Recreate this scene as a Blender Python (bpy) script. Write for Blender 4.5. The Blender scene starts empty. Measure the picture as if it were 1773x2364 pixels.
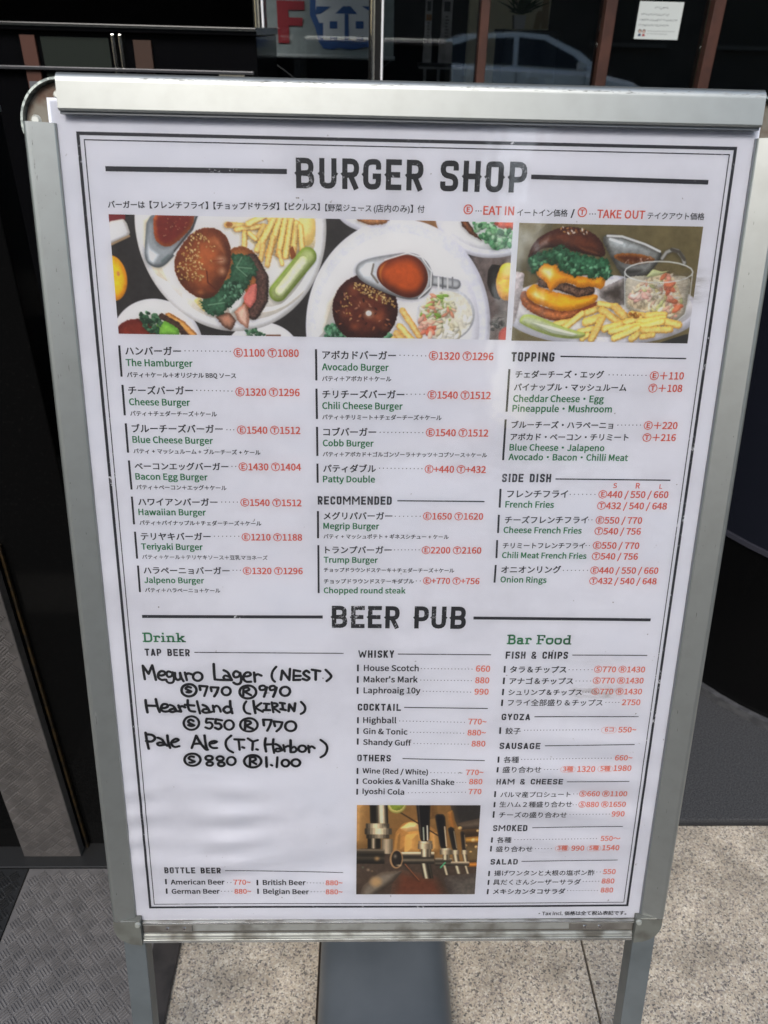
import bpy, bmesh, math, random, os
import numpy as np
from mathutils import Vector, Matrix
R_ = math.radians
SC = bpy.context.scene
COL = SC.collection

# ------------------------------------------------------------------ camera, sky, sun, exposure
cam_d = bpy.data.cameras.new('camera')
cam = bpy.data.objects.new('camera', cam_d); COL.objects.link(cam); SC.camera = cam
cam_d.sensor_fit = 'HORIZONTAL'; cam_d.sensor_width = 36.0; cam_d.lens = 36.06
cam_d.dof.use_dof = True; cam_d.dof.focus_distance = .78; cam_d.dof.aperture_fstop = 13
cam_d.clip_start = 0.02; cam_d.clip_end = 1000
cx, cy, cz = Vector((.9996, -.0188, .0233)), Vector((-.0097, .5331, .8460)), Vector((-.0284, -.8458, .5327))
m = Matrix((cx, cy, cz)).transposed().to_4x4(); m.translation = (0, 0, 1.1795)
cam.matrix_world = m

SUN_EL, SUN_AZ = R_(46.5), R_(194)         # azimuth measured from +y clockwise: behind the camera
world = bpy.data.worlds.new('World'); SC.world = world; world.use_nodes = True
wn = world.node_tree.nodes; bg = wn['Background']
sky = wn.new('ShaderNodeTexSky'); sky.sky_type = 'NISHITA'; sky.sun_disc = False
sky.sun_elevation = SUN_EL; sky.sun_rotation = SUN_AZ; sky.air_density = 1.6; sky.dust_density = 2.2; sky.ozone_density = 1.2
world.node_tree.links.new(sky.outputs[0], bg.inputs[0]); bg.inputs[1].default_value = 0.15
sun_d = bpy.data.lights.new('sun', 'SUN'); sun_d.energy = 1.4; sun_d.angle = R_(25); sun_d.color = (1, .985, .965)
sun = bpy.data.objects.new('sun', sun_d); COL.objects.link(sun)
sdir = Vector((math.sin(SUN_AZ)*math.cos(SUN_EL), math.cos(SUN_AZ)*math.cos(SUN_EL), math.sin(SUN_EL)))
sun.rotation_euler = sdir.to_track_quat('Z', 'Y').to_euler(); sun.location = sdir*20
vs = SC.view_settings; vs.view_transform = 'Standard'; vs.look = 'None'; vs.exposure = 0.74; vs.gamma = 1.0; vs.use_curve_mapping = False

# ------------------------------------------------------------------ helpers
def lin(c):
    c = c/255.0
    return c/12.92 if c <= .04045 else ((c+.055)/1.055)**2.4
def rgb(r, g, b): return (lin(r), lin(g), lin(b), 1)

MATS = {}
def mat(name, color, rough=.5, metal=0.0, spec=.5, noise=None, bump=None, color2=None):
    """noise=(scale, detail, low, high) mixes color -> color2; bump=(scale, strength, distance)"""
    if name in MATS: return MATS[name]
    M = bpy.data.materials.new(name); M.use_nodes = True; nt = M.node_tree; b = nt.nodes['Principled BSDF']
    b.inputs['Base Color'].default_value = color; b.inputs['Roughness'].default_value = rough
    b.inputs['Metallic'].default_value = metal; b.inputs['Specular IOR Level'].default_value = spec
    tc = nt.nodes.new('ShaderNodeTexCoord')
    if noise:
        n = nt.nodes.new('ShaderNodeTexNoise'); n.inputs['Scale'].default_value = noise[0]; n.inputs['Detail'].default_value = noise[1]
        nt.links.new(tc.outputs['Object'], n.inputs['Vector'])
        mr = nt.nodes.new('ShaderNodeMapRange'); mr.inputs[1].default_value = noise[2]; mr.inputs[2].default_value = noise[3]
        nt.links.new(n.outputs['Fac'], mr.inputs[0])
        mx = nt.nodes.new('ShaderNodeMix'); mx.data_type = 'RGBA'; mx.inputs[6].default_value = color; mx.inputs[7].default_value = color2
        nt.links.new(mr.outputs[0], mx.inputs[0]); nt.links.new(mx.outputs[2], b.inputs['Base Color'])
    if bump:
        n = nt.nodes.new('ShaderNodeTexNoise'); n.inputs['Scale'].default_value = bump[0]; n.inputs['Detail'].default_value = 4
        nt.links.new(tc.outputs['Object'], n.inputs['Vector'])
        bp = nt.nodes.new('ShaderNodeBump'); bp.inputs['Strength'].default_value = bump[1]; bp.inputs['Distance'].default_value = bump[2]
        nt.links.new(n.outputs['Fac'], bp.inputs['Height']); nt.links.new(bp.outputs[0], b.inputs['Normal'])
    MATS[name] = M
    return M

def link(o, parent=None):
    COL.objects.link(o)
    if parent is not None:
        o.parent = parent; o.matrix_parent_inverse = parent.matrix_basis.inverted()
    return o
def thing(name, label, cat, loc=(0, 0, 0), group=None):
    o = bpy.data.objects.new(name, None); o.empty_display_size = .05; o.location = loc
    COL.objects.link(o); tag(o, label, cat, group); return o
def tag(o, label=None, cat=None, group=None, kind=None):
    for k, v in (('label', label), ('category', cat), ('group', group), ('kind', kind)):
        if v: o[k] = v
    return o
def mesh(name, verts, faces, mats, parent=None, smooth=False, midx=None):
    me = bpy.data.meshes.new(name); me.from_pydata([tuple(v) for v in verts], [], faces)
    for mm_ in (mats if isinstance(mats, (list, tuple)) else [mats]): me.materials.append(mm_)
    if midx is not None: me.polygons.foreach_set('material_index', midx)
    if smooth: me.polygons.foreach_set('use_smooth', [True]*len(me.polygons))
    me.update()
    return link(bpy.data.objects.new(name, me), parent)
def bm_obj(name, bm, mats, parent=None, smooth=None):
    bmesh.ops.recalc_face_normals(bm, faces=bm.faces)
    me = bpy.data.meshes.new(name); bm.to_mesh(me); bm.free()
    for mm_ in (mats if isinstance(mats, (list, tuple)) else [mats]): me.materials.append(mm_)
    if smooth is not None:
        me.polygons.foreach_set('use_smooth', [True]*len(me.polygons)); me.set_sharp_from_angle(angle=R_(smooth))
    me.update()
    return link(bpy.data.objects.new(name, me), parent)
def bm_box(bm, x0, x1, y0, y1, z0, z1, bev=0, f=None, seg=2):
    vs_ = [Vector((x, y, z)) for x in (x0, x1) for y in (y0, y1) for z in (z0, z1)]
    if f: vs_ = [f(*v) for v in vs_]
    v = [bm.verts.new(p) for p in vs_]
    fs = [bm.faces.new([v[i] for i in q]) for q in ((0, 1, 3, 2), (4, 6, 7, 5), (0, 4, 5, 1), (2, 3, 7, 6), (0, 2, 6, 4), (1, 5, 7, 3))]
    if bev:
        es = list({e for q in fs for e in q.edges})
        bmesh.ops.bevel(bm, geom=es, offset=bev, segments=seg, affect='EDGES', profile=.5)
def box(name, x0, x1, y0, y1, z0, z1, mt, parent=None, bev=0, f=None, smooth=35, seg=2):
    bm = bmesh.new(); bm_box(bm, x0, x1, y0, y1, z0, z1, bev, f, seg); return bm_obj(name, bm, mt, parent, None)
def prism(name, pts, axis_f, d0, d1, mt, parent=None, smooth=30):
    """closed 2-D outline pts swept from d0 to d1; axis_f(a,b,d) -> world"""
    bm = bmesh.new()
    A = [bm.verts.new(axis_f(a, b, d0)) for a, b in pts]; B = [bm.verts.new(axis_f(a, b, d1)) for a, b in pts]
    n = len(pts)
    for i in range(n): bm.faces.new((A[i], A[(i+1) % n], B[(i+1) % n], B[i]))
    bm.faces.new(A); bm.faces.new(B[::-1])
    return bm_obj(name, bm, mt, parent, smooth)
def bm_cyl(bm, c, axis, r, h, n=20, r2=None):
    axis = Vector(axis).normalized(); q = axis.to_track_quat('Z', 'Y'); c = Vector(c); r2 = r if r2 is None else r2
    A = [bm.verts.new(c+q@Vector((math.cos(t)*r, math.sin(t)*r, 0))) for t in [2*math.pi*i/n for i in range(n)]]
    B = [bm.verts.new(c+q@Vector((math.cos(t)*r2, math.sin(t)*r2, h))) for t in [2*math.pi*i/n for i in range(n)]]
    for i in range(n): bm.faces.new((A[i], A[(i+1) % n], B[(i+1) % n], B[i]))
    bm.faces.new(A[::-1]); bm.faces.new(B)
def cyl(name, c, axis, r, h, mt, parent=None, n=20, r2=None):
    bm = bmesh.new(); bm_cyl(bm, c, axis, r, h, n, r2); return bm_obj(name, bm, mt, parent, 40)

# ------------------------------------------------------------------ the board's own frame (mm): u right, v down the board, n out of it
TL = Vector((-.2351, .6975, 1.1024)); UX = Vector((1, 0, 0)); DV = Vector((0, -.2501, -.9682)); NN = Vector((0, -.9682, .2501))
BW, BH = 544.0, 792.5
def BP(u, v, n=0.0): return TL+UX*(u*.001)+DV*(v*.001)+NN*(n*.001)
def wave(u, v):
    """how the poster sheet buckles, mm (numpy friendly)"""
    g = np.exp(-((u-60)/95.)**2-((v-690)/62.)**2)
    w = .85*g*np.sin(v*.19+u*.012+.9*np.sin(u*.035+v*.02))*(.55+.45*np.sin(u*.05+v*.013))
    w = w+.75*np.exp(-((v-735)/26.)**2-((u-230)/150.)**2)*np.sin(u*.017+v*.045)
    w = w+.42*np.exp(-((v-640)/90.)**2-((u-470)/80.)**2)*np.sin(v*.14-u*.02)
    w = w+.9*np.exp(-((v-805)/20.)**2)*(.5+.5*np.sin(u*.012))
    w = w+.7*np.sin(u*.0115+.4)*np.sin(v*.006)*np.clip(v/600., 0, 1)
    return w
_TL = np.array(TL); _U = np.array(UX)*.001; _D = np.array(DV)*.001; _N = np.array(NN)*.001
def sheet(uvn):
    a = np.asarray(uvn, float).reshape(-1, 3)
    n = a[:, 2]+wave(a[:, 0], a[:, 1])
    return _TL+a[:, :1]*_U+a[:, 1:2]*_D+n[:, None]*_N

# ---- print layout of the poster: millimetres from the printed border corner, u right, v down ----
ENTRIES=[
["menu_entry",[["ハンバーガー","k",25.1,178.0,73.7,177.5],["Ⓔ1100 Ⓣ1080","r",120.0,178.2,177.4,177.8],["The Hamburger","g",24.8,188.0,83.2,187.9],["パティ＋ケール＋オリジナル BBQ ソース","k",24.8,197.7,121.2,197.2]],[[12,77.4,174.0,117.1,173.9]],[[1.9,"k",20.1,170.2,19.9,197.6]],[]],
["menu_entry",[["チーズバーガー","k",24.9,212.8,82.2,212.2],["Ⓔ1320 Ⓣ1296","r",120.2,212.9,177.6,212.7],["Cheese Burger","g",24.7,222.9,78.9,222.8],["パティ＋チェダーチーズ＋ケール","k",24.9,232.4,102.5,232.1]],[[10,85.8,208.7,117.1,209.0]],[[1.9,"k",20.0,204.8,19.8,232.3]],[]],
["menu_entry",[["ブルーチーズバーガー","k",25.2,247.4,107.2,246.9],["Ⓔ1540 Ⓣ1512","r",120.3,247.7,177.7,247.4],["Blue Cheese Burger","g",25.0,257.4,97.7,257.7],["パティ + マッシュルーム + ブルーチーズ + ケール","k",25.0,267.1,140.8,267.2]],[[3,111.1,244.3,117.3,244.3]],[[1.9,"k",20.0,239.6,19.9,266.9]],[]],
["menu_entry",[["ベーコンエッグバーガー","k",25.0,282.5,110.8,282.0],["Ⓔ1430 Ⓣ1404","r",120.4,282.2,177.8,281.9],["Bacon Egg Burger","g",24.9,292.3,91.1,292.3],["パティ＋ベーコン＋エッグ＋ケール","k",24.9,301.6,108.2,301.5]],[[2,114.2,278.7,117.7,278.7]],[[1.9,"k",20.0,274.2,20.2,302.1]],[]],
["menu_entry",[["ハワイアンバーガー","k",25.5,317.1,99.1,316.7],["Ⓔ1540 Ⓣ1512","r",120.7,316.8,177.7,316.7],["Hawaiian Burger","g",25.0,326.9,87.7,326.7],["パティ＋パイナップル＋チェダーチーズ＋ケール","k",25.1,336.5,139.6,336.2]],[[5,103.2,313.3,117.8,313.2]],[[1.9,"k",19.9,308.9,19.8,336.3]],[]],
["menu_entry",[["テリヤキバーガー","k",25.3,351.4,91.0,351.0],["Ⓔ1210 Ⓣ1188","r",120.6,351.3,177.8,351.1],["Teriyaki Burger","g",24.9,361.5,82.9,361.5],["パティ＋ケール＋テリヤキソース＋豆乳マヨネーズ","k",24.9,371.0,144.5,371.0]],[[7,94.8,347.5,117.8,347.3]],[[1.9,"k",20.0,343.6,19.9,371.0]],[]],
["menu_entry",[["ハラペーニョバーガー","k",25.2,386.1,107.4,385.9],["Ⓔ1320 Ⓣ1296","r",120.4,386.0,177.9,385.7],["Jalpeno Burger","g",25.1,396.0,82.4,396.1],["パティ＋ハラペーニョ＋ケール","k",25.0,405.5,97.5,405.6]],[[3,111.0,382.2,118.0,382.1]],[[1.9,"k",20.1,378.1,19.9,405.8]],[]],
["menu_entry",[["アボカドバーガー","k",198.5,178.9,263.7,178.5],["Ⓔ1320 Ⓣ1296","r",293.2,178.3,350.9,178.1],["Avocado Burger","g",198.1,189.2,257.4,188.9],["パティ＋アボカド＋ケール","k",198.1,198.6,260.0,198.1]],[[7,267.4,175.0,290.4,175.2]],[[1.9,"k",192.8,170.8,192.9,198.4]],[]],
["menu_entry",[["チリチーズバーガー","k",198.3,213.8,272.1,213.2],["Ⓔ1540 Ⓣ1512","r",293.2,213.2,350.6,213.0],["Chili Cheese Burger","g",198.1,224.0,270.8,223.6],["パティ＋チリミート＋チェダーチーズ＋ケール","k",198.1,233.4,306.7,232.7]],[[5,274.5,209.7,290.2,209.5]],[[1.9,"k",192.9,205.7,193.1,233.4]],[]],
["menu_entry",[["コブバーガー","k",198.9,248.4,247.1,248.0],["Ⓔ1540 Ⓣ1512","r",293.0,247.9,350.4,247.7],["Cobb Burger","g",198.4,258.5,244.9,258.4],["パティ＋アボカド＋ゴルゴンゾーラ＋ナッツ＋コブソース＋ケール","k",198.3,268.0,350.5,267.2]],[[12,250.9,245.0,290.1,244.8]],[[1.9,"k",193.1,240.6,193.2,267.9]],[]],
["menu_entry",[["パティダブル","k",198.7,282.8,247.3,282.5],["Ⓔ+440 Ⓣ+432","r",293.1,282.6,350.2,282.4],["Patty Double","g",198.4,292.9,246.6,292.7]],[[12,250.9,278.9,290.4,279.0]],[[1.9,"k",193.2,275.1,193.3,293.6]],[]],
["menu_entry",[["メグリパバーガー","k",198.8,329.2,263.7,328.8],["Ⓔ1650 Ⓣ1620","r",293.0,328.8,350.3,328.5],["Megrip Burger","g",198.5,339.1,251.3,339.0],["パティ + マッシュポテト + ギネスシチュー + ケール","k",198.5,348.6,318.3,348.2]],[[7,266.6,325.9,290.3,325.7]],[[1.9,"k",193.3,321.4,193.2,348.7]],[]],
["menu_entry",[["トランプバーガー","k",200.0,363.6,263.7,363.3],["Ⓔ2200 Ⓣ2160","r",293.0,363.3,350.5,363.1],["Trump Burger","g",198.6,373.5,250.5,373.5],["チョップドラウンドステーキ＋チェダーチーズ＋ケール","k",198.5,383.0,325.2,382.9],["チョップドラウンドステーキダブル","k",198.5,395.1,286.3,394.7],["Ⓔ+770 Ⓣ+756","r",295.3,395.0,350.5,395.1],["Chopped round steak","g",198.4,405.6,278.2,405.4]],[[8,266.7,359.9,290.3,359.7],[2,288.6,392.1,292.5,392.1]],[[1.9,"k",193.4,355.6,193.3,405.6]],[]],
["menu_entry",[["チェダーチーズ・エッグ","k",372.0,193.1,452.0,192.2],["Ⓔ＋110","r",494.1,193.0,525.0,192.7],["Cheddar Cheese・Egg","g",371.5,215.2,454.4,214.5],["パイナップル・マッシュルーム","k",371.6,204.6,473.9,203.7],["Ⓣ＋108","r",494.2,204.3,525.1,204.0],["Pineappule・Mushroom","g",371.5,224.2,462.7,223.7]],[[10,456.9,189.5,490.5,189.6]],[[1.9,"k",366.1,185.8,366.1,224.4]],[]],
["menu_entry",[["ブルーチーズ・ハラペーニョ","k",371.6,239.1,465.5,238.5],["Ⓔ＋220","r",494.2,238.7,525.3,238.3],["Blue Cheese・Jalapeno","g",371.3,260.6,459.7,260.1],["アボカド・ベーコン・チリミート","k",371.5,250.5,481.1,249.6],["Ⓣ＋216","r",494.4,250.0,525.3,249.6],["Avocado・Bacon・Chilli Meat","g",371.0,269.7,482.8,269.2]],[[7,470.0,235.4,490.9,235.1]],[[1.9,"k",365.8,231.5,365.9,270.0]],[]],
["menu_entry",[["フレンチフライ","k",372.0,305.8,429.6,305.3],["Ⓔ440 / 550 / 660","r",458.9,305.4,525.6,304.9],["French Fries","g",371.1,316.0,417.2,315.9],["Ⓣ432 / 540 / 648","r",458.8,316.6,525.7,316.3],["S","r",472.2,295.7,475.4,295.6],["R","r",493.7,295.8,497.3,295.8],["L","r",516.3,295.8,518.7,295.8]],[[7,432.0,302.4,455.5,302.2]],[[1.9,"k",365.3,297.8,365.7,316.3]],[]],
["menu_entry",[["チーズフレンチフライ","k",371.6,331.6,451.3,330.8],["Ⓔ550 / 770","r",458.9,331.2,503.6,331.0],["Cheese French Fries","g",371.0,341.7,446.3,341.6],["Ⓣ540 / 756","r",458.9,342.2,503.7,342.1]],[[2,452.0,327.6,455.2,327.6]],[[1.9,"k",365.4,323.5,365.7,341.9]],[]],
["menu_entry",[["チリミートフレンチフライ","k",371.2,357.2,450.9,356.5],["Ⓔ550 / 770","r",458.8,356.9,503.9,356.8],["Chili Meat French Fries","g",371.2,367.4,453.5,367.5],["Ⓣ540 / 756","r",458.9,368.1,503.9,368.0]],[[2,452.1,353.8,455.4,353.8]],[[1.9,"k",365.4,349.1,365.8,367.7]],[]],
["menu_entry",[["オニオンリング","k",371.5,382.8,429.7,382.3],["Ⓔ440 / 550 / 660","r",458.9,382.9,525.9,382.6],["Onion Rings","g",371.3,393.0,416.5,393.2],["Ⓣ432 / 540 / 648","r",459.0,394.0,525.6,393.8]],[[7,432.4,379.9,456.0,379.7]],[[1.9,"k",365.6,374.8,365.5,393.4]],[]],
["menu_entry",[["American Beer","k",26.4,759.5,85.5,760.2],["770~","r",95.7,760.4,114.4,760.5]],[[2,88.9,757.6,92.8,757.6]],[[1.9,"k",21.1,752.0,21.0,759.3]],[]],
["menu_entry",[["British Beer","k",128.4,761.0,175.8,761.2],["880~","r",198.4,761.2,217.1,761.2]],[[6,177.7,758.2,195.8,758.3]],[[1.9,"k",122.2,754.2,122.1,761.5]],[]],
["menu_entry",[["German Beer","k",26.6,772.4,79.6,772.6],["880~","r",96.3,772.9,114.7,773.0]],[[4,81.7,769.4,93.4,769.5]],[[1.9,"k",21.1,765.0,20.9,772.3]],[]],
["menu_entry",[["Belgian Beer","k",128.5,773.1,179.3,773.8],["880~","r",198.3,773.7,217.1,773.8]],[[5,182.1,770.4,196.5,770.4]],[[1.9,"k",122.5,766.2,122.5,773.4]],[]],
["menu_entry",[["House Scotch","k",238.5,491.0,293.9,491.2],["660","r",352.4,491.3,366.8,491.6]],[[16,296.7,488.3,348.4,488.6]],[[1.9,"k",232.3,483.9,232.3,491.6]],[]],
["menu_entry",[["Maker's Mark","k",238.4,504.0,293.3,504.1],["880","r",352.5,504.6,366.7,504.9]],[[16,296.6,501.4,348.4,501.9]],[[1.9,"k",232.3,497.0,232.3,504.8]],[]],
["menu_entry",[["Laphroaig 10y","k",238.5,516.7,296.4,516.8],["990","r",352.5,517.9,366.8,518.0]],[[15,299.5,514.3,348.4,515.2]],[[1.9,"k",232.2,510.0,232.2,517.6]],[]],
["menu_entry",[["Highball","k",238.4,551.7,272.5,552.0],["770~","r",347.9,553.1,366.7,553.3]],[[20,276.2,549.4,343.7,550.8]],[[1.9,"k",232.8,544.9,232.8,552.3]],[]],
["menu_entry",[["Gin & Tonic","k",238.5,564.9,284.5,565.7],["880~","r",347.7,566.4,366.7,566.5]],[[17,287.8,562.9,343.6,563.9]],[[1.9,"k",232.8,557.6,232.8,565.2]],[]],
["menu_entry",[["Shandy Guff","k",238.6,578.1,288.8,579.1],["880","r",352.7,579.9,367.0,580.0]],[[17,291.9,576.5,349.0,577.2]],[[1.9,"k",232.8,570.6,232.8,578.1]],[]],
["menu_entry",[["Wine (Red / White)","k",238.3,613.1,307.7,615.0],["770~","r",348.4,615.2,367.0,615.2]],[[10,310.9,612.4,344.0,612.9]],[[1.9,"k",232.8,606.8,232.8,614.3]],[]],
["menu_entry",[["Cookies & Vanilla Shake","k",238.4,626.5,336.4,627.8],["880","r",352.5,626.9,366.5,626.9]],[[4,339.4,624.7,348.7,624.7]],[[1.9,"k",232.8,620.0,232.7,627.3]],[]],
["menu_entry",[["Iyoshi Cola","k",238.6,639.3,283.0,640.3],["770","r",352.5,639.4,366.2,639.4]],[[17,287.7,637.9,349.1,637.0]],[[1.9,"k",232.7,633.0,232.6,640.5]],[]],
["menu_entry",[["タラ＆チップス","k",387.5,492.1,445.1,491.9],["Ⓢ770 Ⓡ1430","r",473.6,491.5,526.1,491.5]],[[7,448.0,488.9,471.5,488.8]],[[1.9,"k",381.7,484.9,381.8,492.5]],[]],
["menu_entry",[["アナゴ＆チップス","k",387.8,505.4,453.3,505.1],["Ⓢ770 Ⓡ1430","r",473.7,504.5,526.1,504.3]],[[5,456.3,501.9,471.4,501.8]],[[1.9,"k",381.9,498.2,381.8,505.8]],[]],
["menu_entry",[["シュリンプ＆チップス","k",387.6,518.2,463.6,517.9],["Ⓢ770 Ⓡ1430","r",473.5,517.3,526.0,517.1]],[[3,464.6,514.7,470.5,514.7]],[[1.9,"k",381.9,511.2,381.7,518.6]],[]],
["menu_entry",[["フライ全部盛り＆チップス","k",387.6,530.5,486.5,530.2],["2750","r",506.8,529.9,525.8,529.8]],[[5,489.8,526.7,503.4,526.7]],[[1.9,"k",381.7,523.8,381.6,531.3]],[]],
["menu_entry",[["餃子","k",387.4,564.2,403.3,564.2],["550~","r",506.7,562.7,525.5,562.7],["6コ","r",492.4,561.8,501.5,561.7]],[[24,407.4,560.1,485.0,559.5]],[[1.9,"k",381.7,556.7,381.8,564.5]],[[488.7,556.3,504.5,563.6]]],
["menu_entry",[["各種","k",387.8,599.4,404.0,599.4],["660~","r",507.0,597.3,525.4,597.2]],[[29,406.8,595.9,502.7,594.5]],[[1.9,"k",382.2,592.4,382.2,599.8]],[]],
["menu_entry",[["盛り合わせ","k",387.5,611.7,428.7,611.7],["1320","r",467.8,611.3,486.8,611.3],["3種","r",452.2,610.4,463.0,610.4],["5種","r",492.5,610.1,503.2,610.1],["1980","r",506.9,610.4,525.9,610.4]],[[5,432.1,608.3,446.0,608.3]],[[1.9,"k",382.2,605.4,381.9,612.0]],[[449.5,604.7,465.6,611.8],[489.7,604.4,505.9,611.5]]],
["menu_entry",[["パルマ産プロシュート","k",387.2,643.2,463.4,643.3],["Ⓢ660 Ⓡ1100","r",472.8,642.9,525.1,642.9]],[[2,466.8,639.9,470.6,639.9]],[[1.9,"k",381.3,635.8,381.2,643.3]],[]],
["menu_entry",[["生ハム２種盛り合わせ","k",387.0,655.7,466.0,655.8],["Ⓢ880 Ⓡ1650","r",473.2,656.4,525.2,656.5]],[[2,467.3,653.4,470.7,653.4]],[[1.9,"k",381.5,649.5,381.4,656.4]],[]],
["menu_entry",[["チーズの盛り合わせ","k",387.3,669.6,461.6,669.8],["990","r",511.1,668.8,525.1,668.8]],[[13,465.0,665.9,508.4,665.7]],[[1.9,"k",381.4,661.7,381.3,670.2]],[]],
["menu_entry",[["各種","k",387.0,702.5,403.0,702.5],["550～","r",502.4,701.4,524.2,701.5]],[[27,406.8,699.0,497.6,698.3]],[[1.9,"k",381.5,695.9,381.4,702.9]],[]],
["menu_entry",[["盛り合わせ","k",386.7,714.9,427.4,715.0],["990","r",470.9,714.2,485.0,714.2],["3種","r",455.1,713.3,466.2,713.3],["5種","r",490.7,713.4,501.3,713.4],["1540","r",505.4,714.0,524.4,714.1]],[[6,430.6,711.2,448.2,711.3]],[[1.9,"k",381.2,707.4,381.0,714.9]],[[452.6,707.5,468.3,714.9],[488.2,707.6,503.8,715.0]]],
["menu_entry",[["揚げワンタンと大根の塩ポン酢","k",386.7,747.5,500.1,748.0],["550","r",509.9,746.9,524.0,747.0]],[[2,502.7,744.0,506.6,744.0]],[[1.9,"k",381.0,741.3,380.9,748.5]],[]],
["menu_entry",[["具だくさんシーザーサラダ","k",386.3,760.3,485.7,760.8],["880","r",509.7,760.0,524.0,760.1]],[[6,488.6,756.9,506.2,756.9]],[[1.9,"k",381.2,753.9,381.0,760.9]],[]],
["menu_entry",[["メキシカンタコサラダ","k",387.1,773.4,469.1,773.8],["880","r",509.9,772.7,523.9,772.8]],[[11,471.9,769.7,506.0,769.9]],[[1.9,"k",381.2,766.7,380.9,773.9]],[]],
["footnote",[["・Tax incl. 価格は全て税込表記です。","k",441.4,804.3,542.8,804.2]],[],[],[]],
["subtitle",[["バーガーは","k",20.7,57.1,51.1,56.8],["【フレンチフライ】","k",55.3,56.7,103.6,56.3],["【チョップドサラダ】","k",108.3,56.4,162.8,55.8],["【ピクルス】","k",167.8,55.9,197.0,55.6],["【野菜ジュース","k",201.6,56.1,240.4,55.9],["(店内のみ)】","k",242.4,56.0,275.3,55.7],["付","k",279.3,55.8,285.1,55.7]],[],[],[]],
["price_key",[["Ⓔ","r",318.3,56.2,325.9,56.0],["EAT IN","r",335.1,56.6,360.9,56.6],["イートイン価格","k",363.7,56.8,406.8,56.4],["/","k",409.8,57.7,412.4,57.7],["Ⓣ","r",415.4,56.5,423.0,56.3],["TAKE OUT","r",432.2,57.3,472.9,57.4],["テイクアウト価格","k",475.2,57.1,524.2,56.9]],[[3,328.8,53.8,333.0,53.8],[3,425.8,54.4,430.3,54.3]],[],[]]]
HEADINGS=[["RECOMMENDED",193.2,314.9,262.9,314.5,8.3,[1.2,268.2,310.4,350.8,310.4]],["TOPPING",367.1,179.0,405.9,178.6,8.3,[1.2,411.2,173.8,525.1,174.0]],["SIDE DISH",366.1,291.1,412.4,290.8,8.1,[1.2,416.6,287.5,525.7,287.4]],["TAP BEER",19.5,475.0,64.2,475.3,8.0,[1.0,68.8,470.9,217.8,471.3]],["BOTTLE BEER",20.4,744.2,82.4,744.8,8.3,[0.9,87.1,741.0,217.8,744.1]],["WHISKY",232.6,476.2,268.7,476.1,8.3,[1.0,272.4,471.9,366.9,472.3]],["COCKTAIL",232.4,537.2,277.1,537.4,8.2,[1.0,280.4,533.3,367.2,534.3]],["OTHERS",232.4,598.4,268.0,598.7,8.1,[1.0,280.3,595.0,367.6,597.3]],["FISH & CHIPS",381.8,476.7,445.3,476.5,8.1,[1.0,449.7,472.2,526.5,472.1]],["GYOZA",382.2,548.1,412.1,548.2,7.5,[1.0,416.6,544.0,526.1,543.6]],["SAUSAGE",382.3,583.1,425.6,583.3,7.7,[1.0,430.3,579.1,525.9,577.4]],["HAM & CHEESE",381.8,627.4,453.5,627.3,7.1,[0.9,457.7,623.9,525.6,623.5]],["SMOKED",381.8,687.7,419.6,687.8,7.8,[0.9,425.0,683.5,525.3,682.3]],["SALAD",381.7,732.5,412.1,732.6,7.4,[0.9,416.2,728.5,524.6,727.8]]]
TITLES=[["BURGER SHOP",[["B",177.5,192.6,39.1,15.7],["U",196.8,211.1,39.0,15.6],["R",215.8,229.8,39.0,15.5],["G",233.2,248.1,39.0,15.5],["E",252.1,265.2,39.0,15.4],["R",269.3,283.3,39.0,15.4],["S",297.5,312.7,39.0,15.3],["H",316.7,330.9,39.0,15.2],["O",335.5,350.3,39.0,15.2],["P",355.2,370.0,38.9,15.1]]],["BEER PUB",[["B",206.1,221.4,443.1,419.1],["E",225.1,238.6,443.2,419.1],["E",241.8,255.5,443.2,419.1],["R",259.1,273.2,443.4,419.2],["P",288.0,302.2,443.4,419.2],["U",305.0,319.6,443.4,419.3],["B",324.1,339.5,443.6,419.3]]]]
TITLE_BARS=[[3.9,21.1,27.4,170.1,26.5],[3.6,373.5,26.4,523.6,27.6],[3.3,19.9,431.8,197.1,431.3],[3.2,346.8,431.6,525.0,432.4]]
SLAB=[["Drink",18.5,459.7,60.8,459.4,10.3],["Bar Food",382.0,460.4,447.5,460.2,10.6]]
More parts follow.
